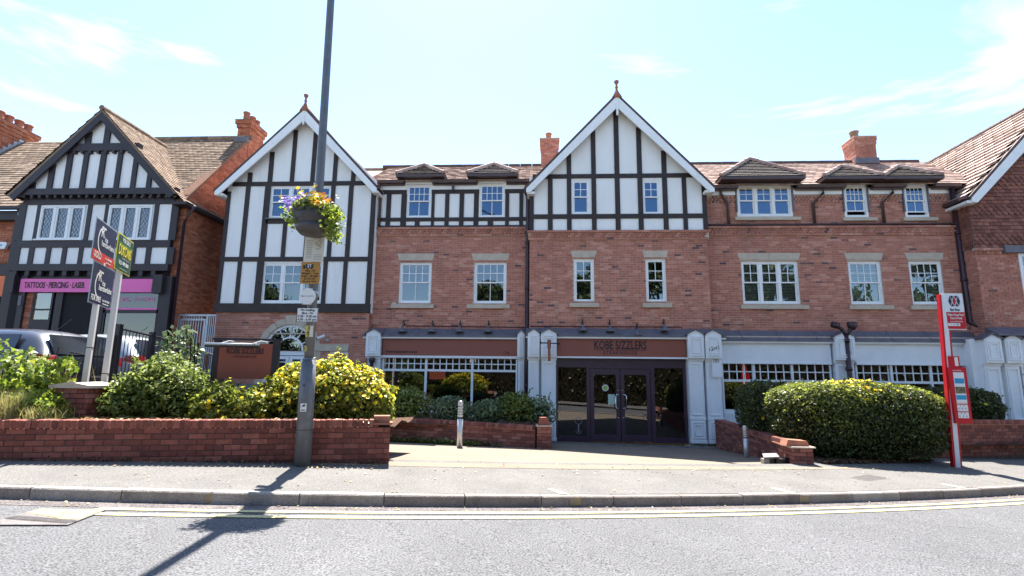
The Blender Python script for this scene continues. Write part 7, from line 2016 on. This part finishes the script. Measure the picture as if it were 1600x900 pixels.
def timber_post(label, x, y, z0, z1, r=.038):
    t = thing("sign_post", label, "post", (x, y, z0), "white posts of the agents' boards")
    MB().frame((x, y, z0), bdir * 2 * r, bn * -2 * r, (0, 0, z1 - z0)).build("shaft", M_wood, t)
    MB().frame(Vector((x, y, z0 + .55)) - bdir * .005 + bn * .004, bdir * (2 * r + .01), bn * -(2 * r + .012), (0, 0, .012)).build("strap", M_black, t)
    return t
timber_post("square white timber post strapped to the black rail, holding two navy boards", -7.34, 8.40, 1.92, 3.9)
timber_post("square white timber post holding the green and yellow board", -6.93, 8.30, 1.5, 4.2)

# black railings: along the bed and back past the cars
def railing(name, label, pts, h, base, n_per=8.5, posts=True, group=None):
    t = thing(name, label, "railing", pts[0], group)
    for (a, b) in zip(pts[:-1], pts[1:]):
        a, b = Vector(a), Vector(b); L = (b - a).length
        for zz in (h, .12): MB().tube([a + Vector((0, 0, zz)), b + Vector((0, 0, zz))], .022, 6).build("rail", M_black, t)
        k = int(L * n_per)
        for i in range(1, k): q = a.lerp(b, i / k); MB().tube([q + Vector((0, 0, .12)), q + Vector((0, 0, h))], .009, 5).build("baluster", M_black, t)
    if posts:
        for q in pts: q = Vector(q); MB().box(q.x - .045, q.x + .045, q.y - .045, q.y + .045, q.z - .1, q.z + h + .08).build("post", M_black, t)
    return t
r0 = atd(134, 598, 8.75); r1 = atd(169, 590, 9.5); 
railing("railing", "short black railing panel beside the white post on the brick pier", [(r0.x, r0.y, 1.88), (r1.x, r1.y, 1.88)], .78, 0)
q0 = atd(176, 590, 10.2); q1 = atd(230, 590, 11.4); q2 = atd(274, 592, 12.4); q3 = atd(302, 592, 12.0)
railing("railing", "long black railing running back past the parked cars to the metal gate", [(q0.x, q0.y, 1.95), (q1.x, q1.y, 1.9), (q2.x, q2.y, 1.85)], .98, 0)
q4 = atd(345, 590, 10.5); 
railing("railing", "black handrail descending behind the shrub towards the restaurant board", [(q2.x + .05, q2.y - .05, 1.85), (q3.x, q3.y, 1.75), (q4.x, q4.y, 1.5)], .88, 0)

# ================================================================== parked cars
def car(name, label, x, y, z, heading, paint, badge=True):
    """small hatchback; local +x is forward, origin under the middle of the rear bumper; heading = angle of +x"""
    t = thing(name, label, "car", (x, y, z))
    ch, sh = math.cos(heading), math.sin(heading)
    def W(p): return (x + p[0] * ch - p[1] * sh, y + p[0] * sh + p[1] * ch, z + p[2])
    # stations along the car: (x, half width low, half width belt, half width roof, z sill, z belt, z roof)
    st = [(0.0, .76, .80, .60, .36, .86, .90), (.06, .84, .86, .62, .28, .92, 1.00), (.25, .87, .88, .60, .24, .96, 1.24), (.50, .88, .89, .60, .22, .97, 1.45), (1.0, .89, .89, .62, .22, .97, 1.50), (1.8, .89, .89, .63, .22, .96, 1.51), (2.4, .89, .89, .61, .22, .95, 1.44), (3.0, .89, .88, .62, .22, .94, 1.06), (3.3, .88, .86, .66, .22, .90, .96), (3.9, .84, .80, .60, .24, .74, .80), (4.1, .70, .66, .50, .34, .62, .66)]
    mb_ = MB(); rings = []
    for s in st:
        X_, wl_, wb_, wr_, zs_, zb_, zr_ = s
        prof = [(-wl_ * .9, zs_), (-wl_, zs_ + .1), (-wb_ - .01, (zs_ + zb_) / 2), (-wb_, zb_), (-(wb_ * .4 + wr_ * .6), zb_ + (zr_ - zb_) * .62), (-wr_, zr_ - .04), (-wr_ * .6, zr_ + .01), (0, zr_ + .025)]
        prof = prof + [(-a, b) for a, b in prof[-2::-1]]
        k = len(mb_.v); mb_.v += [W((X_, a, b)) for a, b in prof]; rings.append((k, len(prof)))
    n_ = rings[0][1]
    for (k0, _), (k1, _) in zip(rings[:-1], rings[1:]):
        for j in range(n_): j2 = (j + 1) % n_; mb_.f.append((k0 + j, k1 + j, k1 + j2, k0 + j2)); mb_.m.append(0); mb_.t.append(.5)
    mb_.f.append(tuple(rings[0][0] + j for j in range(n_))); mb_.f.append(tuple(rings[-1][0] + j for j in range(n_))[::-1]); mb_.m += [0, 0]; mb_.t += [.5, .5]
    body = mb_.build("body", paint, t, True)
    sb = body.modifiers.new("smooth", 'SUBSURF'); sb.levels = 2; sb.render_levels = 2
    def q(nm, pts, m, off=(0, 0, 0), d=(-.012, 0, 0), par=None):
        P = [Vector(W(p)) for p in pts]; dv = Vector((d[0] * ch - d[1] * sh, d[0] * sh + d[1] * ch, d[2])); return MB().prism(P, dv).build(nm, m, par or t)
    q("rear_window", [(.055, -.62, .98), (.055, .62, .98), (.34, .52, 1.36), (.34, -.52, 1.36)], M_carglass, d=(-.03, 0, .02))
    for s in (1, -1):
        for a, b, c_, d_ in ((.62, 1.25, .55, 1.3), (1.32, 2.1, 1.36, 2.05), (2.16, 2.75, 2.1, 2.3)):
            q("side_window", [(a, s * .885, 1.0), (b, s * .885, 1.0), (d_ if d_ < b else b - .1, s * .735, 1.36), (c_ + .12, s * .735, 1.36)], M_carglass, d=(0, s * .02, .004))
        q("tail_light", [(-.02, s * .60, .80), (-.02, s * .84, .80), (.03, s * .86, .98), (.03, s * .62, .98)], M_lamp, d=(-.05, 0, 0)); q("tail_light", [(-.03, s * .85, .80), (.25, s * .905, .86), (.22, s * .90, .98), (0, s * .86, .98)], M_lamp, d=(0, s * .015, 0))
        for wx in (.68, 3.2):
            tw = MB(); c0_, c1_ = Vector(W((wx, s * .70, .31))), Vector(W((wx, s * .90, .31))); tw.tube([c0_, c1_], .31, 20); wo = tw.build("wheel", M_rubber, t, True)
            r_ = MB(); r_.tube([c1_, Vector(W((wx, s * .91, .31)))], .2, 16); r_.build("rim", M_steel, wo)
    q("bumper", [(-.10, -.80, .34), (-.10, .80, .34), (-.10, .82, .62), (-.10, -.82, .62)], M_rubber if paint is M_carg else paint, d=(.16, 0, 0))
    q("boot_groove", [(-.02, -.7, .625), (-.02, .7, .625), (-.02, .7, .64), (-.02, -.7, .64)], M_black, d=(-.03, 0, 0))
    MB().tube([W((.01, -.02, 1.0)), W((-.0, .34, 1.05))], .012, 5).build("wiper", M_black, t)
    MB().tube([W((.75, 0, 1.5)), W((.45, 0, 1.72))], .007, 5).build("antenna", M_black, t)
    if badge:
        bm = MB(); c_ = Vector((-.05, 0, .86))
        for pts in (((-.045, -.05), (-.02, -.01), (.02, .0), (.04, .05)), ((-.02, -.01), (-.035, .04), (.0, .06)), ((.02, .0), (.03, -.05)), ((.0, .0), (.04, -.02))):
            bm.tube([W((c_.x, c_.y + a, c_.z + b)) for a, b in pts], .009, 5)
        bm.build("badge", M_chrome, t, kind="stuff")
    return t
car("parked_car", "dark grey hatchback seen from behind at the left edge behind the pier", -9.15, 10.35, 1.42, R(176), M_carg)
car("parked_car", "silver white hatchback parked beyond the dark grey car", -9.3, 12.75, 1.5, R(180), M_carw, False)

# ================================================================== across the road, behind the camera: what the windows mirror
def tree(name, label, x, y, z, h, cr, n, seed, grp):
    t = thing(name, label, "tree", (x, y, z), grp)
    tr = MB(); tr.tube([(x, y, z), (x + .1, y, z + h * .35), (x + .2, y + .1, z + h * .7)], .22, 10, r2=.09)
    for i in range(7): a = i * .9; tr.tube([(x + .1, y, z + h * (.35 + .05 * i)), (x + math.cos(a) * cr * .6, y + math.sin(a) * cr * .6, z + h * (.5 + .06 * i))], .07, 6, r2=.02)
    tr.build("trunk", M_bark, t)
    Ps = []
    for i in range(16):
        a = random.random() * 6.28; q = random.random() ** .5 * cr * .75; c_ = (x + q * math.cos(a), y + q * math.sin(a), z + h * random.uniform(.42, .88)); rr = cr * random.uniform(.3, .5)
        P, N = blob_points(n // 16, c_, (rr, rr, rr * .75), .25, .5, 4); Ps.append(P)
    link("crown", leaf_mesh("crown", np.concatenate(Ps), .26, M_leafd, 1.5, .3), t, kind="stuff")
g_ = "trees across the road"
grid_sheet("far_footway", XS, lambda x: [kerb_y(x) - 11.5, kerb_y(x) - 9.4, kerb_y(x) - 7.6 + .0], lambda x, y: kerb_z(x) - .02, M_pave)
for i, (x, y, h, cr) in enumerate(((-24, -9, 10, 3.2), (-17, -10, 9, 2.6), (-5, -10, 10, 2.8), (5, -10, 11.5, 3.0), (9.5, -11, 13, 3.4), (16, -10, 13, 3.6), (22, -10, 12, 3.4), (30, -9, 13, 4))):
    tree("tree", "broad-leaved tree across the road, " + ("farthest along to the left, beyond the tattoo shop", "facing the tattoo shop's pink fascia", "facing the flowering bush and lamp column", "facing the restaurant doors", "facing the white pilasters right of the doors", "facing the big clipped hedge", "facing the bus stop", "farthest along to the right")[i], x, y, .4, h, cr, 9000, i, g_)
hd = thing("hedge", "tall dark hedge across the road mirrored in the shop windows", "hedge", (0, -6.5, .4))
P = np.stack([rng.uniform(-26, 26, 52000), rng.normal(0, .35, 52000), rng.uniform(.4, 4.6, 52000)], 1); P[:, 1] += 6.7 + .268 * P[:, 0] + .0 * P[:, 0] - 12.3
link("foliage", leaf_mesh("foliage", P, .14, M_leafk, 1.5, .3), hd, kind="stuff")
MB().prism([(-26, -12.6, .3), (26, 1.4, .3), (26, 1.4, 4.3), (-26, -12.6, 4.3)], (-.1, .4, 0)).build("dark_core", M_twig, hd)

wf = thing("weeds", "sparse weeds and moss along the foot of the street wall", "weeds", (-4, 7.3, .9), kind="stuff")
Pw = []
for i in range(1500):
    u_ = random.random() * sL; c_ = .5 + .5 * math.sin(u_ * 2.1) * math.sin(u_ * 5.3 + 1)
    if random.random() > c_: continue
    q_ = random.uniform(.0, .05); x = so_[0] + su[0] * u_ + sn[0] * (q_ + .02); y = so_[1] + su[1] * u_ + sn[1] * (q_ + .02)
    Pw.append((x, y, pave_z(x, y) + .01 + random.random() ** 2 * .05))
link("foliage", leaf_mesh("foliage", np.array(Pw), .022, M_leafr, 1.6, .8), wf, kind="stuff")
